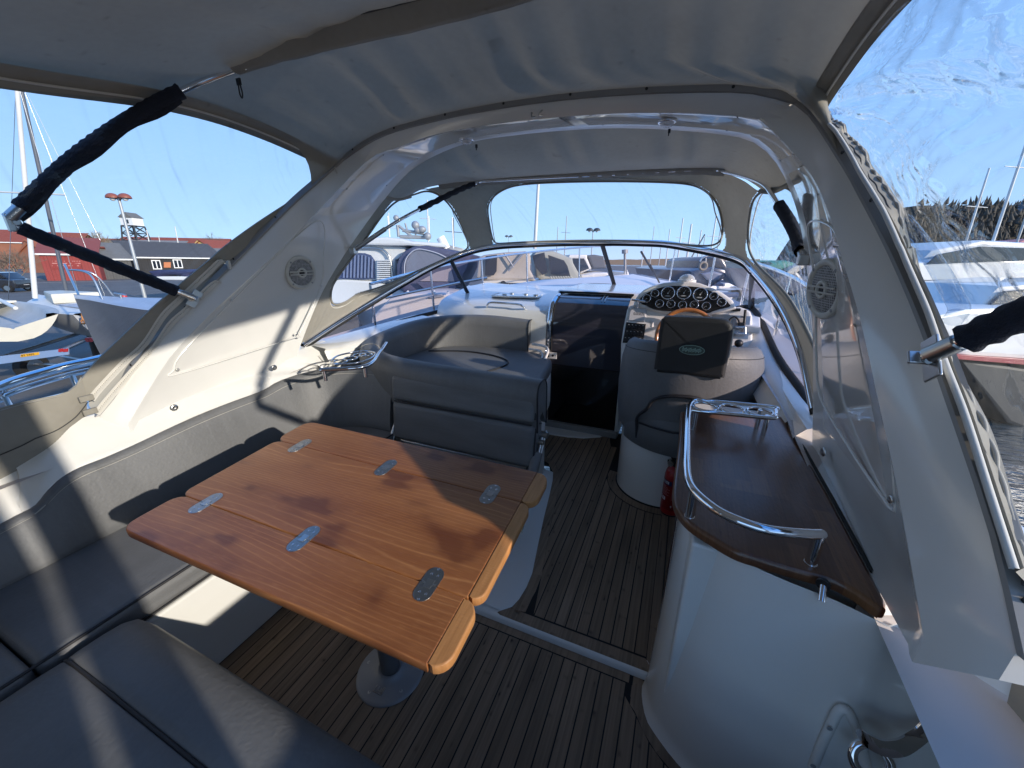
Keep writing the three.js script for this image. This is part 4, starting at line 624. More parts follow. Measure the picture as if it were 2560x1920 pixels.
{
  const s = thing('lounge_sofa', 'curved grey lounge sofa wrapping round its seat forward of the dinette', 'sofa');
  const st = [[-.612, -1.80, .925], [-.9, -1.80, .93], [-1.3, -1.805, .935], [-1.55, -1.82, .94], [-1.75, -1.87, .945], [-1.92, -1.98, .95], [-2.03, -2.15, .96], [-2.07, -2.4, .97], [-2.05, -2.65, .985], [-1.96, -2.86, .995], [-1.78, -2.99, 1.0], [-1.5, -3.05, 1.0], [-1.15, -3.06, .985]];
  const P = curve(st.map(a => V(a[0], a[2], a[1]))).getSpacedPoints(110);
  const rows = P.map((p, i) => { const d = P[Math.min(110, i + 1)].clone().sub(P[Math.max(0, i - 1)]).setY(0).normalize(), o = V(-d.z, 0, d.x).negate(), h = .27; const f = (u, y) => p.clone().addScaledVector(o, u).add(V(0, y, 0)); const s = 1; return [f(-.075, -h), f(-.075, -.08), f(-.072, -.045), f(-.055, -.015), f(-.03, -.002), f(0, 0), f(.03, -.004), f(.055, -.018), f(.07, -.05), f(.074, -.085), f(.07, -.12), f(.066, -h)]; });
  const g = loft(rows); part(s, 'backrest', g, M.sofa);
  for (const k of [0, 110]) part(s, 'end_cap', loft([rows[k], rows[k].map(p => p.clone().lerp(rows[k][5].clone().add(V(0, -.16, 0)), .9))]), M.sofa);
  for (const k of [0, 110]) part(s, 'piping', rim(rows[k].map(p => p.clone()), .005), M.piping);
  part(s, 'seam', rim(rows[48].slice(2, 10), .002), M.zipGrey);
  const o = [[-.72, -1.9], [-1.5, -1.9], [-1.8, -1.98], [-1.96, -2.2], [-1.99, -2.5], [-1.9, -2.8], [-1.65, -2.94], [-1.25, -2.96], [-.98, -2.9], [-.86, -2.75], [-.8, -2.4]];
  part(s, 'seat_cushion', slab(smooth(o.map(a => V(a[0], .745, a[1])), 4), V(0, 1, 0), .09, .03, 4), M.sofa);
  part(s, 'piping', rim([V(-1.9, .75, -2.62), V(-1.6, .752, -2.72), V(-1.3, .752, -2.68), V(-1.14, .75, -2.55), V(-1.2, .75, -2.3), V(-1.35, .75, -2.05)], .006), M.piping);
  part(s, 'base', slab(smooth(o.map(a => V(XC * .04 + a[0] * .96, .66, -2.4 + (a[1] + 2.4) * .94)), 3), V(0, 1, 0), .25, .01), M.gelMatt);
  part(s, 'corner_trim', merge([tube([V(-1.1, .80, -2.97), V(-.99, .80, -2.94), V(-.93, .79, -2.86), V(-.92, .74, -2.76)], .011, 30), tube([V(-1.12, .765, -2.94), V(-1.02, .765, -2.91), V(-.965, .755, -2.83), V(-.955, .72, -2.75)], .009, 30)]), M.gel);
}
{
  const r = thing('cup_rack', 'chrome cup ring rack on the white side deck behind the sofa', 'cup holder');
  const y = .985, c = [atY(800, 925, y), atY(915, 915, y), atY(950, 880, y), atY(966, 858, y)];
  part(r, 'rail', tube(c, .011, 50), M.chrome);
  for (const p of [c[0].clone().lerp(c[1], .08), c[1].clone().lerp(c[0], .03)]) part(r, 'post', rod(p, p.clone().add(V(0, -.06, 0)), .01), M.chrome);
  const L = [z5(250, 1480), z5(300, 1420), z5(480, 1385), z5(590, 1395), z5(560, 1440), z5(430, 1480)].map(q => atY(q[0], q[1], y - .005)); part(r, 'frame', tube(smooth(L, 4), .005, 90, true, 8), M.chrome);
  for (const q of [z5(320, 1465), z5(400, 1440), z5(470, 1415), z5(520, 1410)]) { const p = atY(q[0], q[1], y - .005), t = new THREE.TorusGeometry(.036, .004, 8, 28); t.rotateX(Math.PI / 2); t.translate(p.x, p.y, p.z); part(r, 'cup_ring', t, M.chrome); }
}
// ================================================================ folding table
{
  const h = .76, p0 = atY(826, 1168, h), v1 = camR.clone().multiplyScalar(-1350 - 1280).addScaledVector(camU, 960 - 581).addScaledVector(camF, FOCAL).normalize(), v2 = camR.clone().multiplyScalar(1704.6 - 1280).addScaledVector(camU, 960 - 539).addScaledVector(camF, FOCAL).normalize();
  const N = V().crossVectors(v1, v2).normalize(); if (N.y < 0) N.negate();
  const u = v1.clone().negate(), v = V().crossVectors(N, u).normalize(); if (v.z > 0) v.negate();
  const P = (a, b, c = 0) => p0.clone().addScaledVector(u, a).addScaledVector(v, b).addScaledVector(N, c);
  const uvOf = q => { const p = atP(q[0], q[1], p0, N).sub(p0); return [p.dot(u), p.dot(v)]; };
  const wood = (k) => tex(1024, 512, (a, b) => {
    const w1 = fbm(a, b, 1, 3, 110 + k, 2), w2 = fbm(a, b, 3, 9, 117 + k, 3); const yy = b * 30 + 8 * (w1 - .5) + 1.1 * w2;
    const ring = .5 + .5 * Math.sin(yy * 6.283), line = Math.pow(ring, 14) * Math.min(1, 2 * fbm(a, b, 5, 9, 123 + k, 2)), fine = fbm(a, b, 6, 240, 130 + k, 3), pore = Math.pow(vn(a * 46, b * 360, 46, 360, 140 + k), 4), tone = fbm(a, b, 2, 9, 150 + k, 4);
    const knot = Math.pow(fbm(a, b, 7, 6, 160 + k, 3), 9) * 7;
    let c = mixc([.235, .076, .022], [.40, .165, .058], Math.min(1, Math.max(0, .28 + .9 * (tone - .38) + .35 * (fine - .5))));
    c = mixc(c, [.60, .28, .105], Math.min(.6, .42 * line + .28 * pore)); c = mixc(c, [.105, .026, .008], Math.min(.75, .34 * Math.pow(fine, 2.2) + knot)); return c;
  });
  const bump = tex(512, 512, (a, b) => .5 * fbm(a, b, 8, 150, 171, 3) + .5 * Math.pow(vn(a * 40, b * 170, 40, 170, 175), 3), false);
  const wm = [0, 1, 2].map(k => mat([1, 1, 1], .42, { map: wood(k * 3), bumpMap: bump, bumpScale: .0008, clearcoat: .25, clearcoatRoughness: .35 }));
  const edge = mat([1, 1, 1], .5, { map: tex(256, 256, (a, b) => mixc([.34, .145, .045], [.56, .27, .10], fbm(a, b, 60, 4, 181, 3) * .7 + .3 * vn(a * 90, b * 12, 90, 12, 185))), bumpMap: bump, bumpScale: .0006 });
  const t = thing('folding_table', 'varnished teak folding table of three leaves on a grey pedestal', 'table');
  const U0 = -.392, U1 = .824, S1 = -.3215, S2 = .0768, V0 = -.502, V1 = .262, gap = .0010, th = .03;
  const leaf = (a0, a1, b0, b1, r, mt, cutR) => {
    const c = (x, y, sx, sy) => { const o = []; for (let i = 0; i <= 6; i++) { const q = i / 6 * Math.PI / 2; o.push([x - sx * r + sx * r * Math.sin(q), y - sy * r + sy * r * Math.cos(q)]); } return o; };
    const B = [.6], corners = [...c(a0, b0, -1, -1).reverse().map(q => q), ...c(a0, b1, -1, 1)]; // port end
    const right = a1 - cutR;
    const outl = [...c(a0, b0, -1, -1), ...c(a0, b1, -1, 1).reverse()];
    const main = [...c(a0, b1, -1, 1).reverse(), [right, b1], [right - .0, b0], ...c(a0, b0, -1, -1)];
    const order = [[right, b0], ...c(a0, b0, -1, -1), ...c(a0, b1, -1, 1).reverse(), [right, b1]];
    let g = slab(order.map(q => P(q[0], q[1])), N, th, .0045, 4); g = uvPlanar(g, w => { const d = w.clone().sub(p0); return [d.dot(u) / 1.3 + .07, d.dot(v) / .62 + .33 + .4 * d.dot(N)]; });
    const strip2 = [[right + .0006, b0], [right + .0006, b1], ...c(a1, b1, 1, 1), ...c(a1, b0, 1, -1).reverse()];
    let e = slab(strip2.map(q => P(q[0], q[1])), N, th, .0045, 4); e = uvPlanar(e, w => { const d = w.clone().sub(p0); return [d.dot(u) * 3, d.dot(v) * 2 + d.dot(N)]; });
    const m = part(t, 'leaf', g, mt); part(m, 'end_strip', e, edge);
  };
  leaf(U0, U1, V0, S1 - gap, .045, wm[0], .047); leaf(U0, U1, S1 + gap, S2 - gap, .036, wm[1], .040); leaf(U0 - .012, U1 + .012, S2 + gap, V1, .05, wm[2], .052);
  const near = slab([P(U0 + .05, V0 - .0), P(U1 - .05, V0 - .0), P(U1 - .05, V0 + .004), P(U0 + .05, V0 + .004)], N, .0, 0);
  // hinges let into the seams
  const hingeMat = M.brushed;
  for (const q of [q2(1322, 922), q2(1960, 1143), q4(1225, 1168), q2(1937, 546), q4(947, 427), q4(1617, 592)]) {
    let [a, b] = uvOf(q); b = Math.abs(b - S1) < Math.abs(b - S2) ? S1 : S2;
    const o = []; const L = .055, Rr = .026; for (let i = 0; i <= 10; i++) { const z = Math.PI * i / 10; o.push([a + Rr * Math.cos(z), b + L - Rr + Rr * Math.sin(z)]); } for (let i = 0; i <= 10; i++) { const z = Math.PI + Math.PI * i / 10; o.push([a + Rr * Math.cos(z), b - L + Rr + Rr * Math.sin(z)]); }
    const half = [o.slice(0, 11), o.slice(11)];
    const hg = part(t, 'hinge', merge([slab([...half[0], P2(a - Rr, b + .001), P2(a + Rr, b + .001)].map(k => P(k[0], k[1], .0016)), N, .004, .0008, 2), slab([...half[1], P2(a + Rr, b - .001), P2(a - Rr, b - .001)].map(k => P(k[0], k[1], .0016)), N, .004, .0008, 2)]), hingeMat);
    part(hg, 'knuckle', merge([slab([[a - .011, b - .014], [a + .011, b - .014], [a + .011, b + .014], [a - .011, b + .014]].map(k => P(k[0], k[1], .0034)), N, .005, .001, 2), rod(P(a - .021, b, .0005), P(a - .012, b, .0005), .0035, 8), rod(P(a + .012, b, .0005), P(a + .021, b, .0005), .0035, 8)]), M.steel);
    for (const [x, y] of [[-.010, .030], [.010, .030], [0, .050], [-.010, -.030], [.010, -.030], [0, -.050]]) screw(hg, P(a + x, b + y, .0012), N, .55, M.chrome);
  }
  function P2(x, y) { return [x, y]; }
  // pedestal
  const pc = V(-.875, 0, -.78), ph = p0.clone().sub(pc).dot(N) ;
  const topY = p0.y + (-(pc.x - p0.x) * N.x - (pc.z - p0.z) * N.z) / N.y - .03;
  part(t, 'column', rod(V(pc.x, .02, pc.z), V(pc.x, topY - .02, pc.z), .036, 28), mat([.20, .21, .22], .45, { metalness: .4 }));
  part(t, 'top_plate', rod(V(pc.x, topY - .03, pc.z), V(pc.x, topY - .004, pc.z), .12, 32), M.castGrey);
  const bg = new THREE.LatheGeometry([[.0, .022], [.036, .024], [.044, .034], [.048, .024], [.07, .014], [.118, .008], [.128, .005], [.131, .0]].map(a => new THREE.Vector2(...a)), 48); bg.scale(1, 1, 1); bg.translate(pc.x, .001, pc.z);
  const bm = part(t, 'base_plate', bg, M.castGrey);
  for (let i = 0; i < 5; i++) { const a = i * 1.2566 + .5; screw(bm, V(pc.x + .1 * Math.cos(a), .009, pc.z + .1 * Math.sin(a)), V(0, 1, 0), 1.25, M.steel); }
  const mk = V(pc.x + .012, .0145, pc.z + .078), em = []; const q = (x, z, w, d) => em.push(box(mk.x + x - w, mk.x + x + w, mk.y - .003, mk.y + .001, mk.z + z - d, mk.z + z + d, .0005));
  q(0, -.013, .019, .0012); q(0, .013, .019, .0012); q(-.018, 0, .0012, .013); q(.018, 0, .0012, .013); q(.003, .004, .011, .0012); q(-.006, -.003, .0012, .008); q(.006, 0, .0012, .007); q(.012, -.005, .0012, .006);
  part(bm, 'raised_mark', merge(em), M.steel);
}
// ================================================================ galley counter
{
  const H = .85, C = q => atY(...q6(...q), H);
  const counterTex = tex(1024, 1024, (a, b) => {
    const stave = Math.floor(a * 11), off = hash(stave, 0, 3), seg = Math.floor(b * 3 + off * 3), s = hash(stave, seg, 9), g = fbm(a, b, 160, 9, 200 + stave % 7, 3), p = Math.pow(vn(a * 260, b * 26, 260, 26, 207), 4), wear = fbm(a, b, 4, 4, 211, 5);
    let c = mixc([.105, .044, .022], [.20, .092, .045], s * .8 + .2 * g); if (s > .90) c = mixc(c, [.25, .12, .05], .6);
    c = mixc(c, [.03, .011, .007], .5 * p + .25 * (1 - g)); return mixc(c, [.13, .062, .036], Math.max(0, wear - .55) * 1.2);
  });
  const top = mat([1, 1, 1], .28, { map: counterTex, bumpMap: skinBump, bumpScale: .0006, clearcoat: .25, clearcoatRoughness: .25 });
  const o = thing('galley_counter', 'dark varnished wood counter top with pointed aft end and chrome fiddle rail', 'counter');
  const px = [[558, 215], [548, 400], [528, 560], [510, 700], [506, 800], [520, 860], [545, 905], [600, 970], [680, 1030], [770, 1085], [860, 1140], [960, 1190], [1080, 1228], [1200, 1265], [1320, 1300], [1450, 1335], [1600, 1375], [1720, 1430], [1800, 1480], [1850, 1520], [1910, 1560], [1962, 1588], [1983, 1580], [1975, 1520]];
  const edge = [[1870, 1330], [1750, 1110], [1600, 830], [1450, 560], [1350, 380], [1280, 260], [1270, 250]];
  const pts = [...smooth(px.map(C), 2, false), ...edge.map(C)];
  part(o, 'top', uvPlanar(slab(pts, V(0, 1, 0), .034, .009, 3), v => [v.x * 1.9, v.z * .8]), top);
  part(o, 'wall_seal', tube(edge.map(q => C(q).add(V(.003, .003, 0))), .005, 60, false, 6), M.rubber);
  // fiddle rail
  const R = [[612, 190], [604, 300], [600, 450], [600, 590], [612, 690], [650, 765], [740, 850], [850, 925], [1000, 990], [1150, 1035], [1300, 1055], [1450, 1066], [1528, 1067]].map(q => atY(...q6(...q), H + .088));
  const f = thing('fiddle_rail', 'bent chrome fiddle rail on three posts along the counter edge', 'rail');
  part(f, 'tube', tube(R, .0125, 140, false, 16), M.chrome);
  const e = R[12]; const cap = new THREE.SphereGeometry(.0126, 14, 10); cap.translate(e.x, e.y, e.z); part(f, 'end_cap', cap, M.chrome);
  for (const p of [R[5].clone(), e.clone().lerp(R[11], .12), R[0].clone().add(V(.012, 0, .02))]) part(f, 'post', merge([rod(p, V(p.x, H, p.z), .0125, 16), rod(V(p.x, H + .002, p.z), V(p.x, H, p.z), .0145, 16)]), M.chrome);
  // cup tray
  const t = thing('cup_tray', 'chrome tray with three cup rings at the far end of the counter', 'cup holder'), h = H + .088, Q = q => atY(...q6(...q), h);
  const loop = smooth([[620, 180], [660, 142], [800, 150], [1190, 188], [1214, 215], [1212, 245], [1185, 262], [900, 236], [640, 208]].map(Q), 5);
  part(t, 'frame', tube(loop, .0085, 160, true, 10), M.chrome);
  part(t, 'plate', (() => { const holes = [[728, 185], [908, 200], [1105, 222]].map(q => { const c = Q(q); return Array.from({ length: 28 }, (_, i) => V(c.x + .044 * Math.cos(i / 28 * 6.283), h, c.z + .044 * Math.sin(i / 28 * 6.283))); }); return slab(loop, V(0, 1, 0), .003, 0, 1, holes); })(), M.steel);
  for (const q of [[728, 185], [908, 200], [1105, 222]]) { const c = Q(q), g = new THREE.TorusGeometry(.046, .0055, 10, 36); g.rotateX(Math.PI / 2); g.translate(c.x, c.y, c.z); part(t, 'cup_ring', g, M.chrome); }
  for (const q of [[668, 200], [1160, 245], [1110, 205]]) { const p = Q(q); part(t, 'post', rod(p, V(p.x, H, p.z), .009, 12), M.chrome); }
  // cabinet under the counter, walkway side
  const c = thing('galley_cabinet', 'dark glass fronted cabinet under the counter with thin wooden trim', 'cabinet');
  part(c, 'door', box(.094, .11, .06, .79, -2.1, -1.31, .004), M.gloss);
  part(c, 'trim', box(.080, .098, .035, .80, -1.312, -1.292, .003), mat([.17, .07, .03], .4, { map: counterTex }));
  part(c, 'plinth', box(.094, .115, .03, .06, -2.1, -1.30, .002), M.black);
  part(c, 'carcass', box(.112, .5, .03, .80, -2.12, -1.0, .01), M.gelMatt);
  const k = thing('drain_knob', 'small chrome drain knob on the white galley front below the counter tip', 'knob');
  const kp = atZ(...q6(1547, 1405), -.925); part(k, 'rosette', rod(kp, kp.clone().add(V(-.004, 0, .008)), .014, 20), M.black); part(k, 'stem', rod(kp, kp.clone().add(V(-.006, -.028, .03)), .008, 16), M.chrome);
}
// ================================================================ fire extinguisher
{
  const o = thing('fire_extinguisher', 'red fire extinguisher standing between helm pedestal and counter', 'fire extinguisher');
  const b = atY(1672, 1290, SOLE).add(V(0, 0, -.04)), red = mat([.36, .012, .014], .32, { clearcoat: .6, clearcoatRoughness: .15 });
  const L = (p, m, n) => { const g = new THREE.LatheGeometry(p.map(a => new THREE.Vector2(...a)), 32); g.rotateY(Math.PI); g.translate(b.x, b.y, b.z); return part(o, n, g, m); };
  L([[0, .01], [.05, .01], [.056, .02], [.056, .265], [.052, .29], [.04, .312], [.02, .322], [.018, .335]], red, 'cylinder'); L([[.046, 0], [.05, .003], [.052, .014], [.0, .014]], M.black, 'foot_ring');
  const lab = print(512, 512, (c, w, h) => {
    c.fillStyle = '#7c1013'; c.fillRect(0, 0, w, h); c.fillStyle = '#1c2350'; c.fillRect(0, 14, 300, 74); c.fillStyle = '#e8e2e4'; c.font = 'bold 60px sans-serif'; c.fillText('PULVER', 24, 72);
    c.fillStyle = 'rgba(225,190,190,.8)'; for (let i = 0; i < 7; i++) c.fillRect(24, 112 + i * 24, 150 + (i * 53) % 110, 6); for (let i = 0; i < 12; i++) c.fillRect(320, 120 + i * 18, 160, 4);
    c.fillStyle = '#e8e2e4'; c.fillRect(30, 300, 56, 62); c.fillRect(110, 304, 84, 58); c.fillStyle = '#7c1013'; c.fillRect(44, 312, 26, 36); c.fillRect(130, 316, 30, 10); c.fillRect(130, 336, 44, 10);
    c.fillStyle = '#e8e2e4'; c.save(); c.translate(360, 440); c.rotate(.785); c.fillRect(-24, -24, 48, 48); c.restore(); c.fillStyle = '#222'; c.fillRect(350, 434, 20, 10); c.fillStyle = 'rgba(225,190,190,.7)'; for (let i = 0; i < 4; i++) c.fillRect(24, 400 + i * 22, 120, 4);
  });
  const g = new THREE.CylinderGeometry(.0568, .0568, .2, 32, 1, true, -1.6, 2.4); g.translate(b.x, b.y + .15, b.z); part(o, 'label_sheet', g, mat([1, 1, 1], .35, { map: lab }));
  part(o, 'valve', merge([rod(b.clone().add(V(0, .325, 0)), b.clone().add(V(0, .365, 0)), .02, 16), rod(b.clone().add(V(-.05, .352, .012)), b.clone().add(V(.03, .352, 0)), .013, 12)]), M.black);
  part(o, 'gauge', rod(b.clone().add(V(-.03, .352, .01)), b.clone().add(V(-.035, .352, .03)), .017, 18), M.steel);
  part(o, 'lever', merge([poly([b.clone().add(V(-.04, .40, .01)), b.clone().add(V(0, .385, 0)), b.clone().add(V(.08, .40, -.01))], .008), box(b.x - .02, b.x + .08, b.y + .39, b.y + .415, b.z - .014, b.z + .014, .006)]), red);
  part(o, 'handle', merge([poly([b.clone().add(V(-.045, .405, .012)), b.clone().add(V(-.02, .372, .0)), b.clone().add(V(.07, .37, -.01))], .009)]), M.black);
  part(o, 'hose', tube([b.clone().add(V(.02, .35, 0)), b.clone().add(V(.06, .33, 0)), b.clone().add(V(.07, .25, .01)), b.clone().add(V(.065, .12, .01))], .009, 30), M.black);
}
// ================================================================ helm seat
{
  const s = thing('helm_chair', 'grey tub shaped helm chair with black head bolster on a white pedestal', 'chair');
  const ped = new THREE.CylinderGeometry(.262, .268, .46, 56, 1, true); ped.translate(0, SOLE + .23, -2.48); part(s, 'pedestal', ped, M.gel);
  const ringG = new THREE.TorusGeometry(.268, .006, 8, 60); ringG.rotateX(Math.PI / 2); ringG.translate(0, SOLE + .003, -2.48); part(s, 'pedestal_seal', ringG, M.rubber);
  const cx = .085, cz = -2.56, R = .385, rows = [];
  for (let i = 0; i <= 72; i++) {
    const a = -2.45 + 4.9 * i / 72, dx = Math.sin(a), dz = Math.cos(a), sx = 1, side = Math.pow(Math.abs(Math.sin(a / 2)), 1.6), top = 1.085 - .10 * side - .16 * Math.pow(Math.max(0, Math.abs(a) - 1.45), 1.3), bot = .455 + .02 * side, h = top - bot;
    const q = (r, y) => V(cx + dx * (R + r) * 1.0, y, cz + dz * (R * .96 + r));
    rows.push([q(-.10, bot), q(-.02, bot - .012), q(.004, bot + .02), q(.018, bot + .12), q(.024, bot + h * .5), q(.014, top - .12), q(.0, top - .055), q(-.02, top - .018), q(-.05, top), q(-.085, top - .012), q(-.105, top - .05), q(-.11, bot + h * .5), q(-.10, bot)]);
  }
  part(s, 'backrest', loft(rows), M.sofa);
  for (const r of [rows[0], rows[72]]) part(s, 'arm_end', loft([r, r.map(p => p.clone().lerp(r[11].clone().lerp(r[4], .5), .92))]), M.sofa);
  part(s, 'seam', rim(rows.map(r => r[6].clone()), .0022), M.piping);
  const seat = new THREE.CylinderGeometry(.33, .33, .13, 48); seat.translate(cx, .53, cz); part(s, 'seat_cushion', seat, M.sofa);
  // arched insert at the back with dark piping
  const on = (q, off) => { // point on the tub surface
    let best = null, bd = 1e9; for (const r of rows) for (let k = 2; k < 7; k++) for (let t = 0; t < 1; t += .1) { const p = r[k].clone().lerp(r[k + 1], t), x = toPx(p), d = (x[0] - q[0]) ** 2 + (x[1] - q[1]) ** 2; if (d < bd && p.z > cz) { bd = d; best = p; } } const n = best.clone().sub(V(cx, best.y, cz)).normalize(); return best.addScaledVector(n, off); };
  const arch = [z6(765, 1640), z6(775, 1560), z6(795, 1470), z6(840, 1390), z6(910, 1320), z6(1000, 1293), z6(1110, 1293), z6(1230, 1318), [1790, 1012]].map(q => on(q, .016));
  part(s, 'piping', tube(arch, .010, 80, false, 10), M.piping);
  part(s, 'piping', tube([z6(800, 1500), z6(900, 1530), z6(1080, 1560), z6(1200, 1570)].map(q => on(q, .034)), .006, 40, false, 8), M.piping);
  const ins = []; for (let i = 0; i <= 24; i++) { const a = -.98 + 1.75 * i / 24; const c = []; for (let k = 0; k <= 10; k++) { const y = .425 + .31 * k / 10 * Math.sqrt(Math.max(.02, 1 - Math.pow((i - 12.5) / 12.8, 2) * .82)); const r = R * .97 + .012 + .03 * Math.sin(Math.PI * Math.min(1, (k + .6) / 8)) * Math.sin(Math.PI * (i + 1) / 26); c.push(V(cx + Math.sin(a) * r, y, cz + Math.cos(a) * r)); } ins.push(c); }
  part(s, 'back_insert', loft(ins), M.sofa);
  // head bolster
  const b0 = V(.1, 1.0, -2.17), bn = V(-.07, .06, 1).normalize(), B = q => atP(q[0], q[1], b0, bn);
  const out = smooth([n1(690, 735), n1(720, 700), n1(800, 690), n1(1100, 697), n1(1400, 712), n1(1660, 735), n1(1740, 770), n1(1790, 830), n1(1795, 900), n1(1780, 1050), n1(1730, 1300), n1(1680, 1560), n1(1655, 1655), n1(1600, 1660), n1(1300, 1625), n1(900, 1575), n1(620, 1545), n1(578, 1500), n1(585, 1420), n1(620, 1150), n1(660, 880)].map(B), 3);
  const dark = mat([.018, .018, .019], .6, { bumpMap: weave, bumpScale: .0004 });
  const hb = part(s, 'head_bolster', slab(out, bn, .105, .022, 5), dark);
  const sideP = [n1(1790, 900), n1(1745, 1150), n1(1685, 1440)].map(q => B(q).addScaledVector(bn, -.035).add(V(.006, 0, 0)));
  stuff(hb, 'side_stitching', merge([...Array(26)].map((_, i) => { const p = curve(sideP).getPoint(i / 25); return box(p.x - .004, p.x + .004, p.y - .004, p.y + .004, p.z - .003, p.z + .003, .001); })), M.zip);
  const em = print(512, 256, (c, w, h) => { c.fillStyle = '#3c4741'; c.fillRect(0, 0, w, h); c.strokeStyle = '#8ea79a'; c.lineWidth = 9; c.beginPath(); c.ellipse(w / 2, h / 2, w / 2 - 12, h / 2 - 12, 0, 0, 7); c.stroke(); c.lineWidth = 7; let x = 70; for (let i = 0; i < 17; i++) { c.beginPath(); c.moveTo(x + i * 22, 190 - (i % 3) * 18); c.quadraticCurveTo(x + i * 22 - 14, 110, x + i * 22 + 14, 70 + (i * 37) % 50); c.quadraticCurveTo(x + i * 22 + 26, 120, x + i * 22 + 10, 180 - (i * 29) % 40); c.stroke(); } });
  const ec = B(n1(1165, 1197)), er = B(n1(1365, 1220)).sub(ec).length(), eb = .027; const ea = B(n1(1365, 1215)).sub(ec).normalize(), eu = V().crossVectors(bn, ea).normalize();
  const ell = Array.from({ length: 40 }, (_, i) => ec.clone().addScaledVector(ea, er * Math.cos(i / 40 * 6.283)).addScaledVector(eu, eb * Math.sin(i / 40 * 6.283)).addScaledVector(bn, .005));
  const eg = slab(ell, bn, .006, .0015, 2); uvPlanar(eg, v => { const d = v.clone().sub(ec); return [.5 + d.dot(ea) / er / 2, .5 + d.dot(eu) / eb / 2]; }); part(s, 'emblem', eg, mat([1, 1, 1], .35, { map: em, metalness: .5 }), 'oval grey green metal emblem with script');
}
// ================================================================ helm console
{
  const o = thing('helm_console', 'white helm console with instrument pod, switches and wheel', 'dashboard');
  const c0 = V(0, 1.0, -3.02), cn = V(0, .42, 1).normalize(), C = (q, off = 0) => atP(q[0], q[1], c0.clone().addScaledVector(cn, off), cn);
  const body = [n1(60, 1900), n1(75, 1100), n1(110, 850), n1(170, 570), n1(200, 520), n1(290, 490), n1(600, 520), n1(1000, 620), n1(1500, 590), n1(1900, 525), n1(2000, 560), n1(2070, 600), n1(2100, 680), n1(2105, 1040), n1(2080, 1400), n1(1900, 1900)].map(q => C(q));
  part(o, 'body', slab(body, cn, .55, .018, 3), M.gelMatt);
  const p0 = V(0, 1.2, -3.06), pn = V(0, .40, 1).normalize(), Pd = (q, off = 0) => atP(q[0], q[1], p0.clone().addScaledVector(pn, off), pn);
  const cowl = [n1(262, 520), n1(285, 420), n1(340, 340), n1(430, 262), n1(530, 215), n1(620, 185), n1(740, 155), n1(850, 142), n1(1000, 133), n1(1150, 138), n1(1290, 160), n1(1400, 200), n1(1530, 252), n1(1640, 310), n1(1740, 380), n1(1800, 430), n1(1835, 490), n1(1850, 560), n1(1700, 600), n1(1480, 640), n1(1250, 660), n1(1000, 640), n1(700, 620), n1(450, 560)].map(q => Pd(q, .0));
  part(o, 'cowl', slab(cowl, pn, .30, .02, 4), M.gelMatt);
  const panel = smooth([n1(355, 425), n1(420, 360), n1(500, 308), n1(590, 268), n1(680, 240), n1(820, 212), n1(1050, 214), n1(1280, 232), n1(1400, 268), n1(1500, 310), n1(1600, 365), n1(1680, 420), n1(1735, 480), n1(1760, 525), n1(1690, 550), n1(1600, 570), n1(1500, 600), n1(1400, 635), n1(1250, 640), n1(1100, 615), n1(900, 605), n1(700, 595), n1(560, 565), n1(460, 515), n1(380, 480)].map(q => Pd(q, .006)), 2);
  const face = part(o, 'instrument_panel', slab(panel, pn, .01, .002, 2), mat([.012, .011, .011], .25, { clearcoat: .4 }));
  const px = V(1, 0, 0), py = V().crossVectors(pn, px).normalize();
  const dial = k => print(128, 128, (c, w, h) => { c.fillStyle = '#0e0f10'; c.fillRect(0, 0, w, h); c.translate(64, 64); c.strokeStyle = '#b9bcbb'; c.fillStyle = '#b9bcbb'; for (let i = 0; i < 13; i++) { const a = 2.36 + i * 4.71 / 12, l = i % 3 ? 6 : 11; c.lineWidth = i % 3 ? 2 : 3; c.beginPath(); c.moveTo(Math.cos(a) * 54, Math.sin(a) * 54); c.lineTo(Math.cos(a) * (54 - l), Math.sin(a) * (54 - l)); c.stroke(); } c.lineWidth = 4; const a = 2.6 + k * 1.3; c.beginPath(); c.moveTo(0, 0); c.lineTo(Math.cos(a) * 42, Math.sin(a) * 42); c.stroke(); c.beginPath(); c.arc(0, 0, 8, 0, 7); c.fill(); if (k > 1) { c.fillRect(-24, 26, 48, 12); c.fillStyle = '#0e0f10'; for (let i = -20; i < 24; i += 8) c.fillRect(i, 28, 2, 8); } });
  const dials = [0, 1, 2].map(k => mat([1, 1, 1], .18, { map: dial(k), clearcoat: 1, clearcoatRoughness: .04 }));
  const G = [[798, 328, 114, 2], [1042, 325, 118, 2], [1293, 350, 122, 2], [472, 412, 68, 0], [598, 335, 68, 1], [1500, 376, 73, 0], [1620, 470, 76, 1], [670, 490, 70, 0], [843, 496, 71, 1], [1020, 510, 72, 0], [1200, 510, 72, 1], [1385, 528, 73, 0]];
  for (const [x, y, r, k] of G) {
    const c = Pd(n1(x, y), .008), R = Pd(n1(x + r, y), .008).distanceTo(c); const m = new THREE.Matrix4().makeBasis(px, py, pn).setPosition(c);
    const ring = new THREE.LatheGeometry([[R * .80, .003], [R * .82, .012], [R * .90, .015], [R * .98, .010], [R, 0]].map(a => new THREE.Vector2(...a)), 36); ring.rotateX(Math.PI / 2); ring.applyMatrix4(m);
    const g = part(o, 'gauge', ring, M.chrome); const d = new THREE.CircleGeometry(R * .82, 32); d.translate(0, 0, .005); d.applyMatrix4(m); part(g, 'dial', d, dials[k]);
  }
  // cover at the left with lettering, switch panel
  const cov = print(512, 256, (c, w, h) => { c.fillStyle = '#c3c5c8'; c.fillRect(0, 0, w, h); c.fillStyle = '#3a3c42'; c.font = 'bold 74px sans-serif'; c.fillText('GARMIN', 110, 150); });
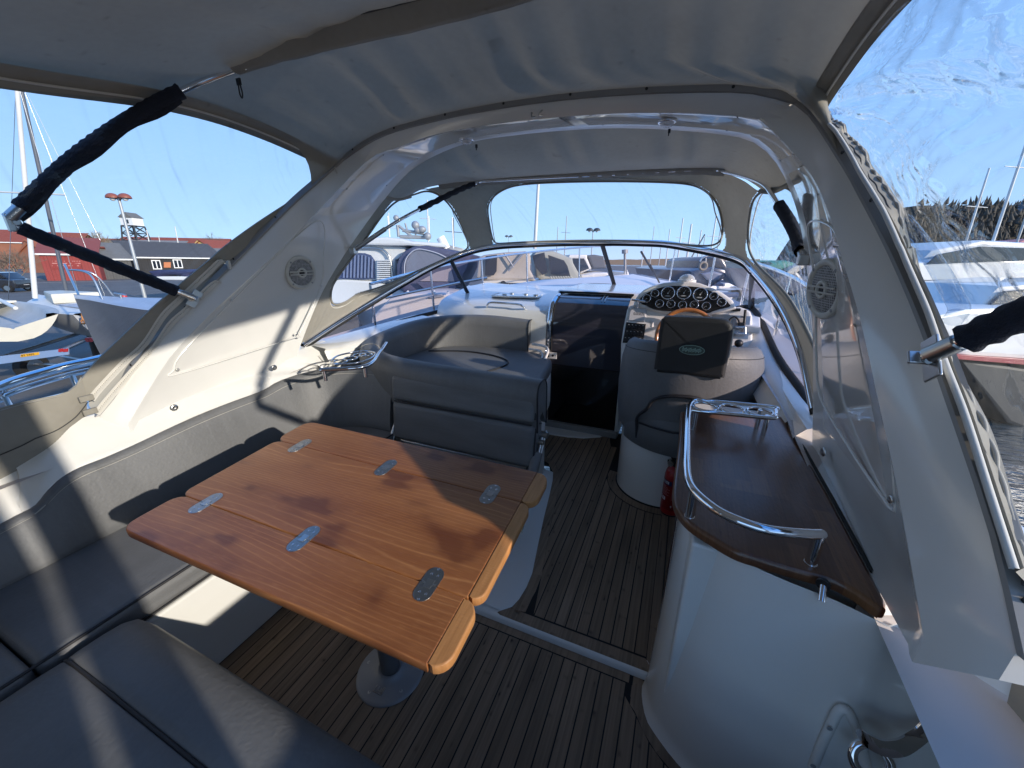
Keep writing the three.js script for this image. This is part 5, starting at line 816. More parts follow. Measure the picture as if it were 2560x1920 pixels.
  const q0 = [n1(222, 532), n1(488, 548), n1(436, 762), n1(186, 742)].map(q => C(q, .012)); const cg = slab(q0, cn, .03, .006, 3); const cu = q0[1].clone().sub(q0[0]), cl = cu.length(); cu.normalize(); const cv = V().crossVectors(cn, cu), ch = q0[0].distanceTo(q0[3]); uvPlanar(cg, v => { const d = v.clone().sub(q0[0]); return [d.dot(cu) / cl * .95, 1 + d.dot(cv) / ch]; });
  part(o, 'plotter_cover', cg, mat([1, 1, 1], .4, { map: cov }), 'grey plotter cover lettered GARMIN');
  const sw = [n1(158, 768), n1(460, 798), n1(420, 1040), n1(395, 1098), n1(98, 1085)].map(q => C(q, .008)); part(o, 'switch_panel', slab(sw, cn, .02, .004, 2), M.black);
  for (let r = 0; r < 3; r++) for (let k = 0; k < 5; k++) {
    const t = (k + .5) / 5, y = r / 3, a = n1(170 - 28 * r, 790 + 100 * r), b = n1(440 - 22 * r, 812 + 96 * r), l = [a[0] + (b[0] - a[0]) * t, a[1] + (b[1] - a[1]) * t + 6], p = C(l, .012);
    const m = new THREE.Matrix4().makeBasis(px, V().crossVectors(cn, px).normalize(), cn).setPosition(p); const g = new RoundedBoxGeometry(.018, .032, .010, 2, .003); g.rotateX(-.12); g.applyMatrix4(m);
    const s = part(o, 'rocker_switch', g, mat([.022, .022, .023], .35)); const mk = new THREE.BoxGeometry(.007, .003, .001); mk.translate(0, .009, .0068); mk.applyMatrix4(m); part(s, 'symbol', mk, M.white);
  }
  for (const [x, y] of [[1722, 575], [1800, 578], [1872, 580]]) { const p = C(n1(x, y), .014); part(o, 'rocker_switch', box(p.x - .016, p.x + .016, p.y - .010, p.y + .010, p.z - .012, p.z + .008, .003), M.black); }
  for (const [x, y] of [[740, 605], [1000, 625]]) { const p = C(n1(x, y), .012); part(o, 'button_strip', box(p.x - .045, p.x + .045, p.y - .006, p.y + .006, p.z - .01, p.z + .006, .002), M.black); }
  // radio bay at the right: steel plate, black mouthpiece, cable, aerial
  const plate = [n1(1480, 640), n1(2070, 680), n1(2030, 1030), n1(1480, 1000)].map(q => C(q, .006)); part(o, 'steel_plate', slab(plate, cn, .01, .002, 2), M.brushed);
  part(o, 'grab_handle', merge([poly([C(n1(1830, 850), .03), C(n1(1975, 850), .03), C(n1(1975, 950), .03), C(n1(1830, 950), .03)], .012)]), M.steel);
  const rd = [n1(1790, 700), n1(1960, 705), n1(1950, 835), n1(1790, 830)].map(q => C(q, .010)); part(o, 'radio', slab(rd, cn, .02, .004, 2), mat([.5, .48, .46], .4));
  part(o, 'cable', tube([n1(1740, 760), n1(1770, 710), n1(1830, 690), n1(1880, 740), n1(1900, 800)].map(q => C(q, .03)), .006, 40), M.black);
  part(o, 'aerial', merge([rod(C(n1(1990, 580), .04), C(n1(1965, 820), .03), .009, 10), box(C(n1(1925, 805), .03).x - .02, C(n1(1925, 805), .03).x + .02, C(n1(1925, 805), .03).y - .012, C(n1(1925, 805), .03).y + .012, C(n1(1925, 805), .03).z - .02, C(n1(1925, 805), .03).z + .01, .004)]), M.black);
  const tl = C(n1(1885, 1095), .10); const ball = new THREE.SphereGeometry(.026, 24, 16); ball.translate(tl.x, tl.y, tl.z); part(o, 'throttle_knob', ball, M.black); part(o, 'throttle_lever', merge([rod(tl, tl.clone().add(V(.05, -.06, -.06)), .009), box(tl.x, tl.x + .12, tl.y - .09, tl.y - .05, tl.z - .12, tl.z + .02, .012)]), M.steel);
  // little bracket left of the pod, compass dome on top
  const hk = Pd(n1(340, 430), .02); part(o, 'hook_bracket', merge([rod(hk, hk.clone().add(V(0, -.06, 0)), .008), rod(hk.clone().add(V(-.045, .0, 0)), hk.clone().add(V(.055, -.008, .02)), .008)]), M.chrome);
  const cp = Pd(n1(1090, 128), -.06); const cd = new THREE.SphereGeometry(.055, 28, 12, 0, 6.3, 0, 1.5); cd.scale(1, .8, 1); cd.translate(cp.x, cp.y, cp.z); part(o, 'compass_dome', cd, mat([.82, .84, .83], .08, { transmission: .5, thickness: 0 })); part(o, 'compass_base', rod(cp.clone().add(V(0, -.03, 0)), cp.clone().add(V(0, .004, 0)), .062, 32), M.white);
  part(o, 'bottle', merge([rod(C(n1(550, 840), .03), C(n1(555, 760), .05), .012, 14, .010), rod(C(n1(555, 765), .05), C(n1(556, 745), .055), .015, 14)]), M.white);
  // wheel
  const w = thing('steering_wheel', 'wooden rimmed steering wheel behind the helm seat bolster', 'steering wheel');
  const wc0 = V(0, .92, -2.90), wn = V(0, .34, 1).normalize(), wcc = atP(...n1(1068, 1000), wc0, wn), wr = atP(...n1(1068 + 505, 1010), wc0, wn).distanceTo(wcc);
  const woodR = mat([1, 1, 1], .28, { clearcoat: .8, clearcoatRoughness: .1, map: tex(256, 64, (a, b) => mixc([.34, .11, .025], [.55, .22, .06], fbm(a, b, 40, 3, 231, 3))) });
  const m = new THREE.Matrix4().makeBasis(V(1, 0, 0), V().crossVectors(wn, V(1, 0, 0)).normalize(), wn).setPosition(wcc);
  const tg = new THREE.TorusGeometry(wr - .014, .0145, 16, 72); tg.applyMatrix4(m); part(w, 'rim', tg, woodR);
  for (const a of [.5, 2.64, 4.71]) { const s = rod(V(0, 0, -.03), V(Math.cos(a) * (wr - .02), Math.sin(a) * (wr - .02), 0), .009); s.applyMatrix4(m); part(w, 'spoke', s, M.chrome); }
  const hub = rod(V(0, 0, -.12), V(0, 0, -.015), .04, 24, .035); hub.applyMatrix4(m); part(w, 'hub', hub, M.black);
}
// ================================================================ companionway, forward mouldings
{
  const d = thing('cabin_door', 'dark tinted acrylic cabin door and sliding hatch beside the helm', 'door');
  const prof = [[.095, -3.05], [.9, -3.075], [1.0, -3.09], [1.07, -3.12], [1.125, -3.175], [1.158, -3.26], [1.17, -3.36], [1.176, -3.9]], tint = mat([.035, .036, .05], .04, { clearcoat: 1, clearcoatRoughness: .02 });
  const P = curve(prof.map(a => V(0, a[0], a[1])), false, .3).getPoints(60), X = [-.975, -.80, -.55, -.38];
  part(d, 'pane', loft(P.map(p => X.map(x => V(x, p.y, p.z)))), tint);
  part(d, 'frame', loft(P.map(p => [V(-1.012, p.y - .0, p.z + .012), V(-1.0, p.y + .012, p.z + .016), V(-.985, p.y + .012, p.z + .016), V(-.972, p.y + .004, p.z + .006)])), M.chrome);
  part(d, 'edge_seal', tube(P.slice(0, 46).map(p => V(-.968, p.y + .004, p.z + .008)), .005, 80), M.rubber);
  part(d, 'hatch_joint', merge([tube(P.slice(38, 52).map(p => V(-.60, p.y + .002, p.z + .001)), .004, 30), tube(P.slice(38, 52).map(p => V(-.575, p.y + .002, p.z + .001)), .004, 30)]), M.steel);
  part(d, 'sill', box(-1.02, -.36, .035, .095, -3.075, -3.02, .006), M.alu);
  const berth = slab(smooth([[-.93, .56], [-.86, .60], [-.6, .60], [-.38, .585], [-.38, .53], [-.93, .52]].map(a => V(a[0], a[1] + .10, -3.055)), 3), V(0, 0, 1), .006, 0); part(d, 'lower_panel', box(-.972, -.385, .1, .62, -3.062, -3.048, .003), mat([.006, .006, .007], .08));
  const lp = atZ(...m4(1500, 1440), -3.03), lw = .052, lh = .028;
  const pl = part(d, 'lock_plate', box(lp.x - lw, lp.x + lw, lp.y - lh, lp.y + lh, -3.035, -3.028, .003), M.white);
  part(pl, 'keyhole', merge([box(lp.x - .034, lp.x - .012, lp.y - .018, lp.y + .018, -3.03, -3.0265, .004), rod(V(lp.x + .018, lp.y, -3.03), V(lp.x + .018, lp.y, -3.0262), .009, 18), rod(V(lp.x + .042, lp.y, -3.03), V(lp.x + .042, lp.y, -3.0265), .003, 8)]), M.black);
  part(d, 'pull_handle', merge([tube([V(-.99, .76, -3.03), V(-.99, .74, -2.99), V(-.99, .62, -2.985), V(-.99, .52, -2.985), V(-.99, .50, -3.03)], .008, 40)]), M.chrome);
}
{
  const c = struct('cabin_moulding');
  // post beside the door, port block over the lounge, rim over the hatch, starboard side
  const yTop = 1.115, rowsA = [];
  for (const x of [-2.18, -2.05, -1.85, -1.6, -1.4, -1.2, -1.09, -1.04, -1.015]) { const e = x < -1.8 ? (x + 1.8) * .35 : 0, k = x > -1.1 ? (x + 1.1) / .085 : 0; rowsA.push([V(x, .1, -3.03 + e), V(x, .62, -3.035 + e), V(x, .95, -3.06 + e), V(x, 1.02 + .01 * k, -3.09 + e), V(x, 1.068 + .015 * k, -3.15 + e), V(x, 1.095 + .02 * k, -3.25 + e), V(x, yTop + .04 * k, -3.4 + e), V(x, yTop + .035 + .03 * k, -3.7 + e), V(x, 1.15 + .03 * k, -4.15 + e)]); }
  part(c, 'port_moulding', loft(rowsA), M.gel);
  part(c, 'hatch_surround', loft([-1.015, -.7, -.37, -.3].map(x => [V(x, 1.178, -3.37), V(x, 1.195, -3.385), V(x, 1.20, -3.42), V(x, 1.195, -3.6), V(x, 1.185, -3.95), V(x, 1.175, -4.3)])), M.gel);
  part(c, 'hatch_seal', tube([V(-1.0, 1.186, -3.372), V(-.7, 1.19, -3.368), V(-.37, 1.186, -3.372)], .008, 20), M.rubber);
  part(c, 'dash_top', slab([[-.42, -3.2], [.5, -3.0], [.55, -3.4], [.35, -3.8], [-.1, -4.15], [-.42, -4.25]].map(a => V(a[0], 1.06, a[1])), V(0, 1, 0), .05, .01), M.gelMatt);
  part(c, 'starboard_side', crease(loft([[-1.72, .2], [-1.95, .0], [-2.4, 0], [-2.9, 0], [-3.4, .06]].map(([z, k]) => [V(.44, .03, z), V(.47 - k * .1, .6, z), V(.50 - k * .1, .86, z), V(.515, .90, z), V(.55, .915, z), V(.60, .92, z)])), .5), M.gel);
  part(c, 'port_side', loft([[-1.78, -.05], [-1.9, 0], [-2.4, 0], [-3.0, .05]].map(([z, k]) => [V(-2.04 + k, .87, z), V(-2.065 + k, .935, z), V(-2.10, .955, z), V(-2.2, .965, z), V(-2.30, .965, z)])), M.gel);
  part(c, 'console_side', box(-.385, -.36, .03, 1.0, -3.45, -3.04, .006), M.gelMatt);
  const h = thing('grab_handle', 'chrome grab handle on the white moulding above the lounge', 'handle');
  const hp = [m4(395, 612), m4(410, 560), m4(460, 528), m4(700, 540), m4(940, 560), m4(1010, 590), m4(1065, 645)].map((q, i) => atZ(q[0], q[1], i === 0 || i === 6 ? -3.14 : -3.105)); part(h, 'bar', tube(hp, .0095, 60, false, 12), M.chrome);
  const cr = thing('cockpit_stereo_recess', 'oval recess with violet grey panel in the top of the white port moulding', 'recess');
  const oc = [m4(480, 405), m4(640, 358), m4(850, 335), m4(1080, 332), m4(1300, 342), m4(1370, 370), m4(1330, 410), m4(1240, 440), m4(1000, 432), m4(700, 425)].map(q => atY(q[0], q[1], 1.128)), sm = smooth(oc, 4);
  part(cr, 'rim', tube(sm, .008, 100, true, 8), M.gel); part(cr, 'panel', slab(sm, V(0, 1, 0), .006), mat([.30, .28, .36], .15, { clearcoat: 1 }));
  for (const [x, y] of [[700, 390], [830, 370], [1070, 385], [1160, 360], [1240, 400]]) { const p = atY(...m4(x, y), 1.13); part(cr, 'ring_fitting', rod(p, p.clone().add(V(0, .008, 0)), .022, 20), M.steel); }
}
// ================================================================ details at the lower right
{
  const h = thing('boat_hook_holder', 'bent polished steel strap hook on the white moulding at lower right', 'hook');
  const z0 = -.838, Zf = t => z0 + .075 * Math.pow(Math.max(0, (t - .28) / .72), .8) - .03 * Math.max(0, t - .85) / .15;
  const e1 = [q7(1632, 1122), q7(1600, 1180), q7(1560, 1250), q7(1510, 1302), q7(1450, 1340), q7(1389, 1366), q7(1300, 1368), q7(1222, 1332), q7(1175, 1305), q7(1146, 1306)], e2 = [q7(1668, 1128), q7(1696, 1195), q7(1672, 1275), q7(1636, 1335), q7(1560, 1405), q7(1455, 1470), q7(1340, 1476), q7(1240, 1437), q7(1178, 1392), q7(1136, 1328)];
  const A1 = curve(e1.map((q, i) => atZ(q[0], q[1], Zf(i / 9)))).getPoints(45), A2 = curve(e2.map((q, i) => atZ(q[0], q[1], Zf(i / 9)))).getPoints(45), rows = A1.map((p, i) => [p, p.clone().lerp(A2[i], .25).add(V(0, 0, .0015)), p.clone().lerp(A2[i], .5).add(V(0, 0, .002)), p.clone().lerp(A2[i], .75).add(V(0, 0, .0015)), A2[i]]);
  part(h, 'strap', shell(rows, V(-.001, 0, -.004), .6), M.chrome);
  for (const q of [m3(715, 570), m3(560, 830)]) screw(h, atZ(q[0], q[1], z0 + .008), V(0, 0, 1), 1.3, M.steel);
  const ring = thing('shower_tap', 'polished ring shaped shower tap at the bottom edge beneath the strap hook', 'tap');
  const rc = atZ(...q7(1230, 1500), z0 + .04), tg = new THREE.TorusGeometry(.034, .010, 12, 36); tg.rotateX(-.5); tg.translate(rc.x, rc.y, rc.z); part(ring, 'ring', tg, M.chrome); part(ring, 'stem', rod(rc.clone().add(V(.034, 0, 0)), rc.clone().add(V(.05, -.08, -.03)), .011), M.chrome);
  const r = thing('shower_recess', 'arched shower recess frame in the lower right moulding', 'recess');
  const q = (x, y, o = 0) => atZ(...q7(x, y), -.868 + o);
  const outl = smooth([q(855, 1540), q(900, 1420), q(970, 1270), q(1010, 1190), q(1045, 1165), q(1078, 1175), q(1105, 1225), q(1140, 1310), q(1170, 1410), q(1200, 1545)], 4, false);
  part(r, 'frame', tube(outl, .011, 90, false, 10), M.gelMatt);
  part(r, 'cavity', slab([...outl.map(p => p.clone().add(V(0, 0, .004)))], V(0, 0, 1), .004), M.gelMatt);
  for (const a of [q(962, 1290, .014), q(856, 1530, .014)]) screw(r, a, V(0, 0, 1), 1, M.castGrey);
  const pl = thing('deck_plug', 'small chrome drain plug low on the curved galley front', 'plug'); const pp = atZ(...q7(150, 1478), -.985); part(pl, 'disc', rod(pp, pp.clone().add(V(-.006, .002, .008)), .013, 20), M.steel);
}
// ================================================================ THE HARBOUR (world axes)
const hF = W(camF).setY(0).normalize(), hR = V(-hF.z, 0, hF.x);
const onV = (x, y, dist) => { const d = rayW(x, y); return EYEW.clone().addScaledVector(d, dist / d.dot(hF)); };   // upright plane across the view at that distance
const tileUV = (g, s = 1) => uvPlanar(g, v => [(v.x * hR.x + v.z * hR.z) * s, (v.y + .3 * (v.x * hF.x + v.z * hF.z)) * s]);
const slabV = (pts, dist, depth, bevel = .01) => slab(pts.map(q => onV(q[0], q[1], dist)), hF.clone().negate(), depth, bevel, 2);
{
  const wn = tex(512, 512, (u, v) => fbm(u, v, 10, 26, 301, 5), false, [1, 1]);
  const w = struct('water', false); const g = new THREE.PlaneGeometry(4000, 4000, 1, 1); g.rotateX(-Math.PI / 2); uvPlanar(g, v => [v.x / 8, v.z / 8]); g.translate(0, -1.95, 0); part(w, 'surface', g, mat([.028, .048, .062], .12, { bumpMap: wn, bumpScale: .10 }));
  const asphalt = tex(512, 512, (u, v) => { const n = fbm(u, v, 4, 4, 311, 5), f = vn(u * 200, v * 200, 200, 200, 315), p = Math.pow(fbm(u, v, 3, 3, 317, 4), 3); const k = .115 + .045 * (n - .4) + .03 * (f - .5) - .08 * p; return [k * 1.06, k, k * .93]; }, true, [.16, .16]);
  const a = struct('parking_ground', false), s = new THREE.Shape([[-3.1, 30], [-3.1, -9], [-6, -14], [-8, -30], [-8, -60], [40, -100], [-40, -420], [-500, -420], [-500, 60], [-3.1, 60]].map(q => new THREE.Vector2(q[0], -q[1])));
  const ag = new THREE.ExtrudeGeometry(s, { depth: .9, bevelEnabled: false }); ag.rotateX(-Math.PI / 2); ag.translate(0, GROUND - .9, 0); uvPlanar(ag, v => [v.x, v.z]); part(a, 'asphalt', ag, mat([1, 1, 1], .9, { map: asphalt }));
  const line = (p, q, w) => { const d = q.clone().sub(p).normalize(), n = V(-d.z, 0, d.x).multiplyScalar(w / 2); return slab([p.clone().add(n), q.clone().add(n), q.clone().sub(n), p.clone().sub(n)].map(v => v.setY(GROUND + .004)), V(0, 1, 0), .003); };
  part(a, 'painted_line', line(onGround(...m2(560, 1495)), onGround(...m2(1150, 1600)), .10), mat([.55, .54, .5], .8));
  part(a, 'kerb', line(onGround(...m2(300, 678)), onGround(...m2(2400, 640)), .5), mat([.30, .28, .25], .9));
  const far1 = struct('far_shore', false); const P = []; for (let i = 0; i <= 60; i++) { const x = 1180 + i * 12; P.push([x, 650 + 0 * i - 3 * vn(i * .4, 0, 90, 9, 5) + (i > 32 ? (i - 32) * -.03 : 0)]); }
  part(far1, 'land', slab([...P.map(q => onV(q[0], q[1], 900)), onV(1900, 672, 900), onV(1180, 672, 900)], hF.clone().negate(), 60), mat([.20, .15, .10], .9));
}
// --- buildings
function house(name, label, L, R, h, depth, roofH, wallM, roofM, o = {}) {
  const t = thing(name, label, o.cat ?? 'building', o.group, false), u = R.clone().sub(L).setY(0), len = u.length(); u.normalize(); const n = V(u.z, 0, -u.x); if (n.dot(hF) < 0) n.negate();
  const P = (a, y, d) => L.clone().setY(GROUND).addScaledVector(u, a).add(V(0, y, 0)).addScaledVector(n, d);
  const wall = [P(0, 0, 0), P(len, 0, 0), P(len, h, 0), P(0, h, 0)];
  if (o.gable) { wall.splice(3, 0, P(len / 2, h + roofH, 0)); part(t, 'wall', uvPlanar(slab(wall, n.clone().negate(), depth, 0), v => [v.dot(u) * .3, v.y * .3]), wallM); const e = .25, r = (a, b) => slab([P(a[0], a[1], -e), P(b[0], b[1], -e), P(b[0], b[1], depth + e), P(a[0], a[1], depth + e)], V(0, 1, 0).addScaledVector(u, a[0] < len / 2 && b[0] <= len / 2 + .1 ? -.7 : .7), .12); part(t, 'roof', r([-.3, h - .12], [len / 2, h + roofH + .06]), roofM); part(t, 'roof', r([len / 2, h + roofH + .06], [len + .3, h - .12]), roofM); }
  else { part(t, 'wall', uvPlanar(slab(wall, n.clone().negate(), depth, 0), v => [v.dot(u) * .3, v.y * .3]), wallM); const e = .3; part(t, 'roof', slab([P(-e, h - .05, -e), P(len + e, h - .05, -e), P(len + e, h + roofH, depth / 2), P(-e, h + roofH, depth / 2)], V(0, 1, 0).addScaledVector(n, -.5), .12), roofM); part(t, 'roof', slab([P(-e, h + roofH, depth / 2), P(len + e, h + roofH, depth / 2), P(len + e, h - .05, depth + e), P(-e, h - .05, depth + e)], V(0, 1, 0).addScaledVector(n, .5), .12), roofM); part(t, 'eaves_board', slab([P(-e, h - .2, -e), P(len + e, h - .2, -e), P(len + e, h - .03, -e), P(-e, h - .03, -e)], n.clone().negate(), .04), o.eaves ?? M.white); }
  t.win = (q0, q1, pane = M.gloss) => { // a window measured on the front wall
    const on = q => { const d = rayW(...q); const k = P(0, 0, -.03).sub(EYEW).dot(n) / d.dot(n); return EYEW.clone().addScaledVector(d, k); }; const a = on(q0), b = on(q1), a0 = a.clone().sub(L).dot(u), b0 = b.clone().sub(L).dot(u), y0 = b.y - GROUND, y1 = a.y - GROUND, X = (x, y, d) => P(x, y, d);
    const f = part(t, 'window', merge([slab([X(a0, y0, -.06), X(b0, y0, -.06), X(b0, y1, -.06), X(a0, y1, -.06)], n.clone().negate(), .06, 0, 1, [[X(a0 + .12, y0 + .12, -.06), X((a0 + b0) / 2 - .06, y0 + .12, -.06), X((a0 + b0) / 2 - .06, y1 - .12, -.06), X(a0 + .12, y1 - .12, -.06)], [X((a0 + b0) / 2 + .06, y0 + .12, -.06), X(b0 - .12, y0 + .12, -.06), X(b0 - .12, y1 - .12, -.06), X((a0 + b0) / 2 + .06, y1 - .12, -.06)]])]), M.white);
    part(f, 'pane', slab([X(a0 + .05, y0 + .05, -.02), X(b0 - .05, y0 + .05, -.02), X(b0 - .05, y1 - .05, -.02), X(a0 + .05, y1 - .05, -.02)], n.clone().negate(), .01), pane);
  };
  t.board = (q0, q1, m, nm) => { const on = q => { const d = rayW(...q); const k = P(0, 0, -.06).sub(EYEW).dot(n) / d.dot(n); return EYEW.clone().addScaledVector(d, k); }; const a = on(q0), b = on(q1), c = on([q1[0], q0[1]]), e = on([q0[0], q1[1]]); part(t, nm, slab([e, b, c, a], n.clone().negate(), .05), m); };
  return t;
}
const board = (c, k) => mat(c, .8, { map: tex(128, 128, (u, v) => { const g = Math.abs(((u * 12) % 1) - .5) > .44 ? .55 : 1; return g * (.8 + .4 * fbm(u, v, 12, 2, k, 3)); }) });
const tileM = (c, k) => mat(c, .8, { map: tex(128, 128, (u, v) => (.75 + .25 * Math.sin(v * 6.283 * 10)) * (.8 + .4 * fbm(u, v, 8, 8, k, 3))) });
const redTile = tileM([.36, .085, .045], 331), orangeTile = tileM([.42, .13, .06], 333), greyRoof = mat([.16, .155, .145], .85, { map: blotch }), felt = mat([.075, .075, .078], .85, { map: blotch });
{
  const s = house('red_shed', 'red boarded shed with low red roof across the parking ground', onGround(...m2(545, 655)), onGround(...m2(1185, 648)), 3.0, 8, .9, board([.26, .045, .04], 321), mat([.22, .06, .05], .8));
  const pr = print(512, 128, (c, w, h) => { c.fillStyle = '#8a2f2e'; c.fillRect(0, 0, w, h); c.fillStyle = '#d9b9b4'; for (let r = 0; r < 4; r++) { let x = 14 + r * 9; while (x < 480) { const l = 6 + ((x * 31 + r * 17) % 16); c.fillRect(x, 12 + r * 28, l, 10 - (x % 3)); x += l + 5 + (x % 4); } } });
  s.board(m2(600, 425), m2(930, 520), uvMat(pr), 'sign');
  function uvMat(t) { return mat([.8, .5, .48], .7, { map: tex(256, 64, (u, v) => { const r = Math.floor(v * 5), on = (v * 5) % 1 > .35 && (v * 5) % 1 < .72 && r > 0; return on && vn(u * 46, r, 46, 9, 341) > .45 ? [.62, .45, .42] : [.30, .055, .05]; }, true, [.3, .8]) }); }
  const b = house('black_shed', 'black boarded shed with white windows and an orange panel', onGround(...m2(1580, 612)), onGround(...m2(2600, 590)), 2.75, 9, 1.55, board([.030, .030, .032], 323), felt);
  b.win(m2(1738, 415), m2(1868, 522)); b.win(m2(1985, 408), m2(2110, 508)); b.board(m2(1888, 440), m2(1968, 502), mat([.48, .17, .07], .7), 'orange_panel');
  const g = house('grey_shed', 'grey boarded shed between the red shed and the black shed', onGround(...m2(1190, 640)), onGround(...m2(1560, 632)), 2.5, 8, 1.3, board([.09, .09, .09], 325), greyRoof);
  const row = (L, R, base, h, d, rh, w, r, label, o = {}) => house('tiled_house', label, L, R, h, d, rh, w, r, o);
  const yel = mat([.66, .44, .16], .8, { map: gelTex }), brick = mat([.30, .12, .07], .85, { map: blotch }), grey = mat([.30, .30, .28], .8, { map: gelTex });
  const at = (x, dist) => { const p = onV(x, 640, dist); return p.setY(GROUND); };
  row(at(-120, 80), at(64, 84), 0, 5.2, 10, 2.2, brick, redTile, 'red tiled house at the far left behind the thicket');
  row(at(44, 66), at(108, 66), 0, 2.7, 12, 2.4, brick, orangeTile, 'orange tiled gable house left of the red shed', { gable: true });
  row(at(110, 105), at(205, 108), 0, 5.6, 12, 2.6, brick, redTile, 'long red tiled house behind the red shed');
  row(at(285, 125), at(560, 130), 0, 5.6, 12, 2.8, brick, redTile, 'long red tiled house behind the watch tower');
  row(at(205, 118), at(300, 120), 0, 5.2, 10, 2.2, grey, redTile, 'red tiled house behind the bare thicket tree');
  const y = row(at(463, 92), at(545, 92), 0, 3.4, 14, 3.2, yel, redTile, 'yellow gable house behind the black shed', { gable: true }); y.win([490, 617], [497, 622]); y.win([506, 617], [513, 622]);
  row(at(428, 78), at(470, 78), 0, 3.0, 12, 1.6, M.white, greyRoof, 'small white gable house in front of the yellow house', { gable: true });
  row(at(285, 84), at(430, 86), 0, 2.9, 14, 2.2, grey, mat([.22, .21, .20], .85, { map: blotch }), 'low pale grey roofed hall behind the black shed');
  row(at(235, 74), at(335, 76), 0, 2.6, 12, 2.6, grey, greyRoof, 'low dark grey roofed hall behind the grey shed');
}
{ // watch tower on lattice legs
  const t = thing('watch_tower', 'white watch hut on a black lattice tower behind the lamp post', 'tower', null, false), D = 92, c = (x, y) => onV(x, y, D);
  const hut = [c(314, 542), c(346, 548), c(346, 566), c(316, 563)]; const o = c(330, 555), u = hR, d = hF; const wd = c(345, 555).distanceTo(c(315, 555)) / 2, yb = c(330, 565).y, yt = c(330, 545).y;
  const bx2 = (a0, a1, y0, y1, e0, e1) => { const p = (a, y, e) => o.clone().setY(y).addScaledVector(u, a).addScaledVector(d, e); return slab([p(a0, y0, e0), p(a1, y0, e0), p(a1, y1, e0), p(a0, y1, e0)], d.clone().negate(), e1 - e0); };
  part(t, 'hut', bx2(-wd, wd, yb, yt, -wd, wd), M.white); part(t, 'roof', (() => { const p = (a, y, e) => o.clone().setY(y).addScaledVector(u, a).addScaledVector(d, e); return slab([p(-wd * 1.15, yt, -wd * 1.15), p(wd * 1.15, yt, -wd * 1.15), p(0, yt + 1.1, -wd * 1.15)], d.clone().negate(), wd * 2.3); })(), greyRoof);
  part(t, 'window', bx2(-.5, .5, (yb + yt) / 2 - .4, (yb + yt) / 2 + .4, -wd - .05, -wd + .02), M.gloss);
  const legs = [], L = (sx, sz, k) => o.clone().setY(GROUND + (yb - GROUND) * (1 - k)).addScaledVector(u, sx * wd * (1 + .75 * k)).addScaledVector(d, sz * wd * (1 + .75 * k));
  const dark = mat([.03, .033, .038], .7);
  for (const [x, z] of [[-1, -1], [1, -1], [1, 1], [-1, 1]]) part(t, 'leg', rod(L(x, z, 1), L(x, z, 0), .16, 8), dark);
  const S = [[-1, -1], [1, -1], [1, 1], [-1, 1]], n = 6, br = []; for (let s = 0; s < 4; s++) for (let k = 0; k < n; k++) { const a = S[s], b = S[(s + 1) % 4]; br.push(rod(L(...a, k / n), L(...b, (k + 1) / n), .09, 6), rod(L(...b, k / n), L(...a, (k + 1) / n), .09, 6), rod(L(...a, k / n), L(...b, k / n), .09, 6)); }
  stuff(t, 'bracing', merge(br), dark);
}
function lamp(label, base, topPx, dist, col, group, r = .09) {
  const t = thing('street_lamp', label, 'street lamp', group, false), top = onV(topPx[0], topPx[1], dist), b = top.clone().setY(GROUND), h = top.y;
  part(t, 'pole', rod(b, top, r, 10, r * .7), mat([.42, .44, .45], .5, { metalness: .4 }));
  for (const s of [-1, 1]) { const c = top.clone().addScaledVector(hR, s * .40).add(V(0, .12, 0)); const g = new THREE.SphereGeometry(.34, 20, 10, 0, 6.3, 0, 1.6); g.scale(1.15, .85, 1); g.translate(c.x, c.y - .1, c.z); const sh = part(t, 'lamp_shade', g, col); part(t, 'arm', tube([top.clone().add(V(0, -.15, 0)), top.clone().addScaledVector(hR, s * .2).add(V(0, .02, 0)), c], .035, 12, false, 6), col); const l = new THREE.SphereGeometry(.16, 12, 8); l.translate(c.x, c.y - .12, c.z); part(sh, 'diffuser', l, M.white); }
}
lamp('tall lamp post with two rust red shades at the left behind the grey sailing boat', null, [297, 496], 27, mat([.26, .075, .045], .5), null, .11);
lamp('twin lamp post seen through the middle of the front window', null, [1483, 577], 46, mat([.05, .055, .06], .5), null, .08);
lamp('small distant twin lamp post at the left side of the front window', null, [1272, 592], 80, mat([.10, .11, .12], .5), null, .08);
// --- plants: trunk, limbs and a crown of fine twigs
function bareTree(label, dist, px, w, seedN, col, dens = 1, name = 'bare_tree') {
  seed = seedN; const base = onV(px[0], px[1], dist).setY(GROUND), top = onV(px[0], px[2], dist), H = top.y - GROUND, Wd = w * dist / FOCAL;
  const t = thing(name, label, 'tree', null, false), bark = mat(col, .9), tw = [];
  part(t, 'trunk', rod(base, base.clone().add(V(0, H * .45, 0)), H * .022, 7, H * .013), bark);
  const limb = (p, d, l, r, k) => { const q = p.clone().addScaledVector(d, l); tw.push(rod(p, q, r, 4, r * .6)); if (k <= 0) return; const n = 3 + (rnd() * 3 | 0); for (let i = 0; i < n; i++) { const e = d.clone().add(V(rr(-.9, .9), rr(-.25, .7), rr(-.9, .9))).normalize(); limb(p.clone().lerp(q, rr(.45, 1)), e, l * rr(.55, .8), Math.max(.008 * dist / 60, r * .55), k - 1); } };
  for (let i = 0; i < 6 * dens; i++) limb(base.clone().add(V(rr(-.25, .25) * Wd, H * rr(.15, .42), rr(-.2, .2) * Wd)), V(rr(-1, 1) * Wd / H, 1, rr(-1, 1) * Wd / H).normalize(), H * rr(.2, .32), H * .010, 3);
  stuff(t, 'crown', merge(tw), bark);
}
bareTree('pale brown bare tree above the red shed roof', 72, [238, 640, 570], 80, 11, [.26, .20, .12], 3);
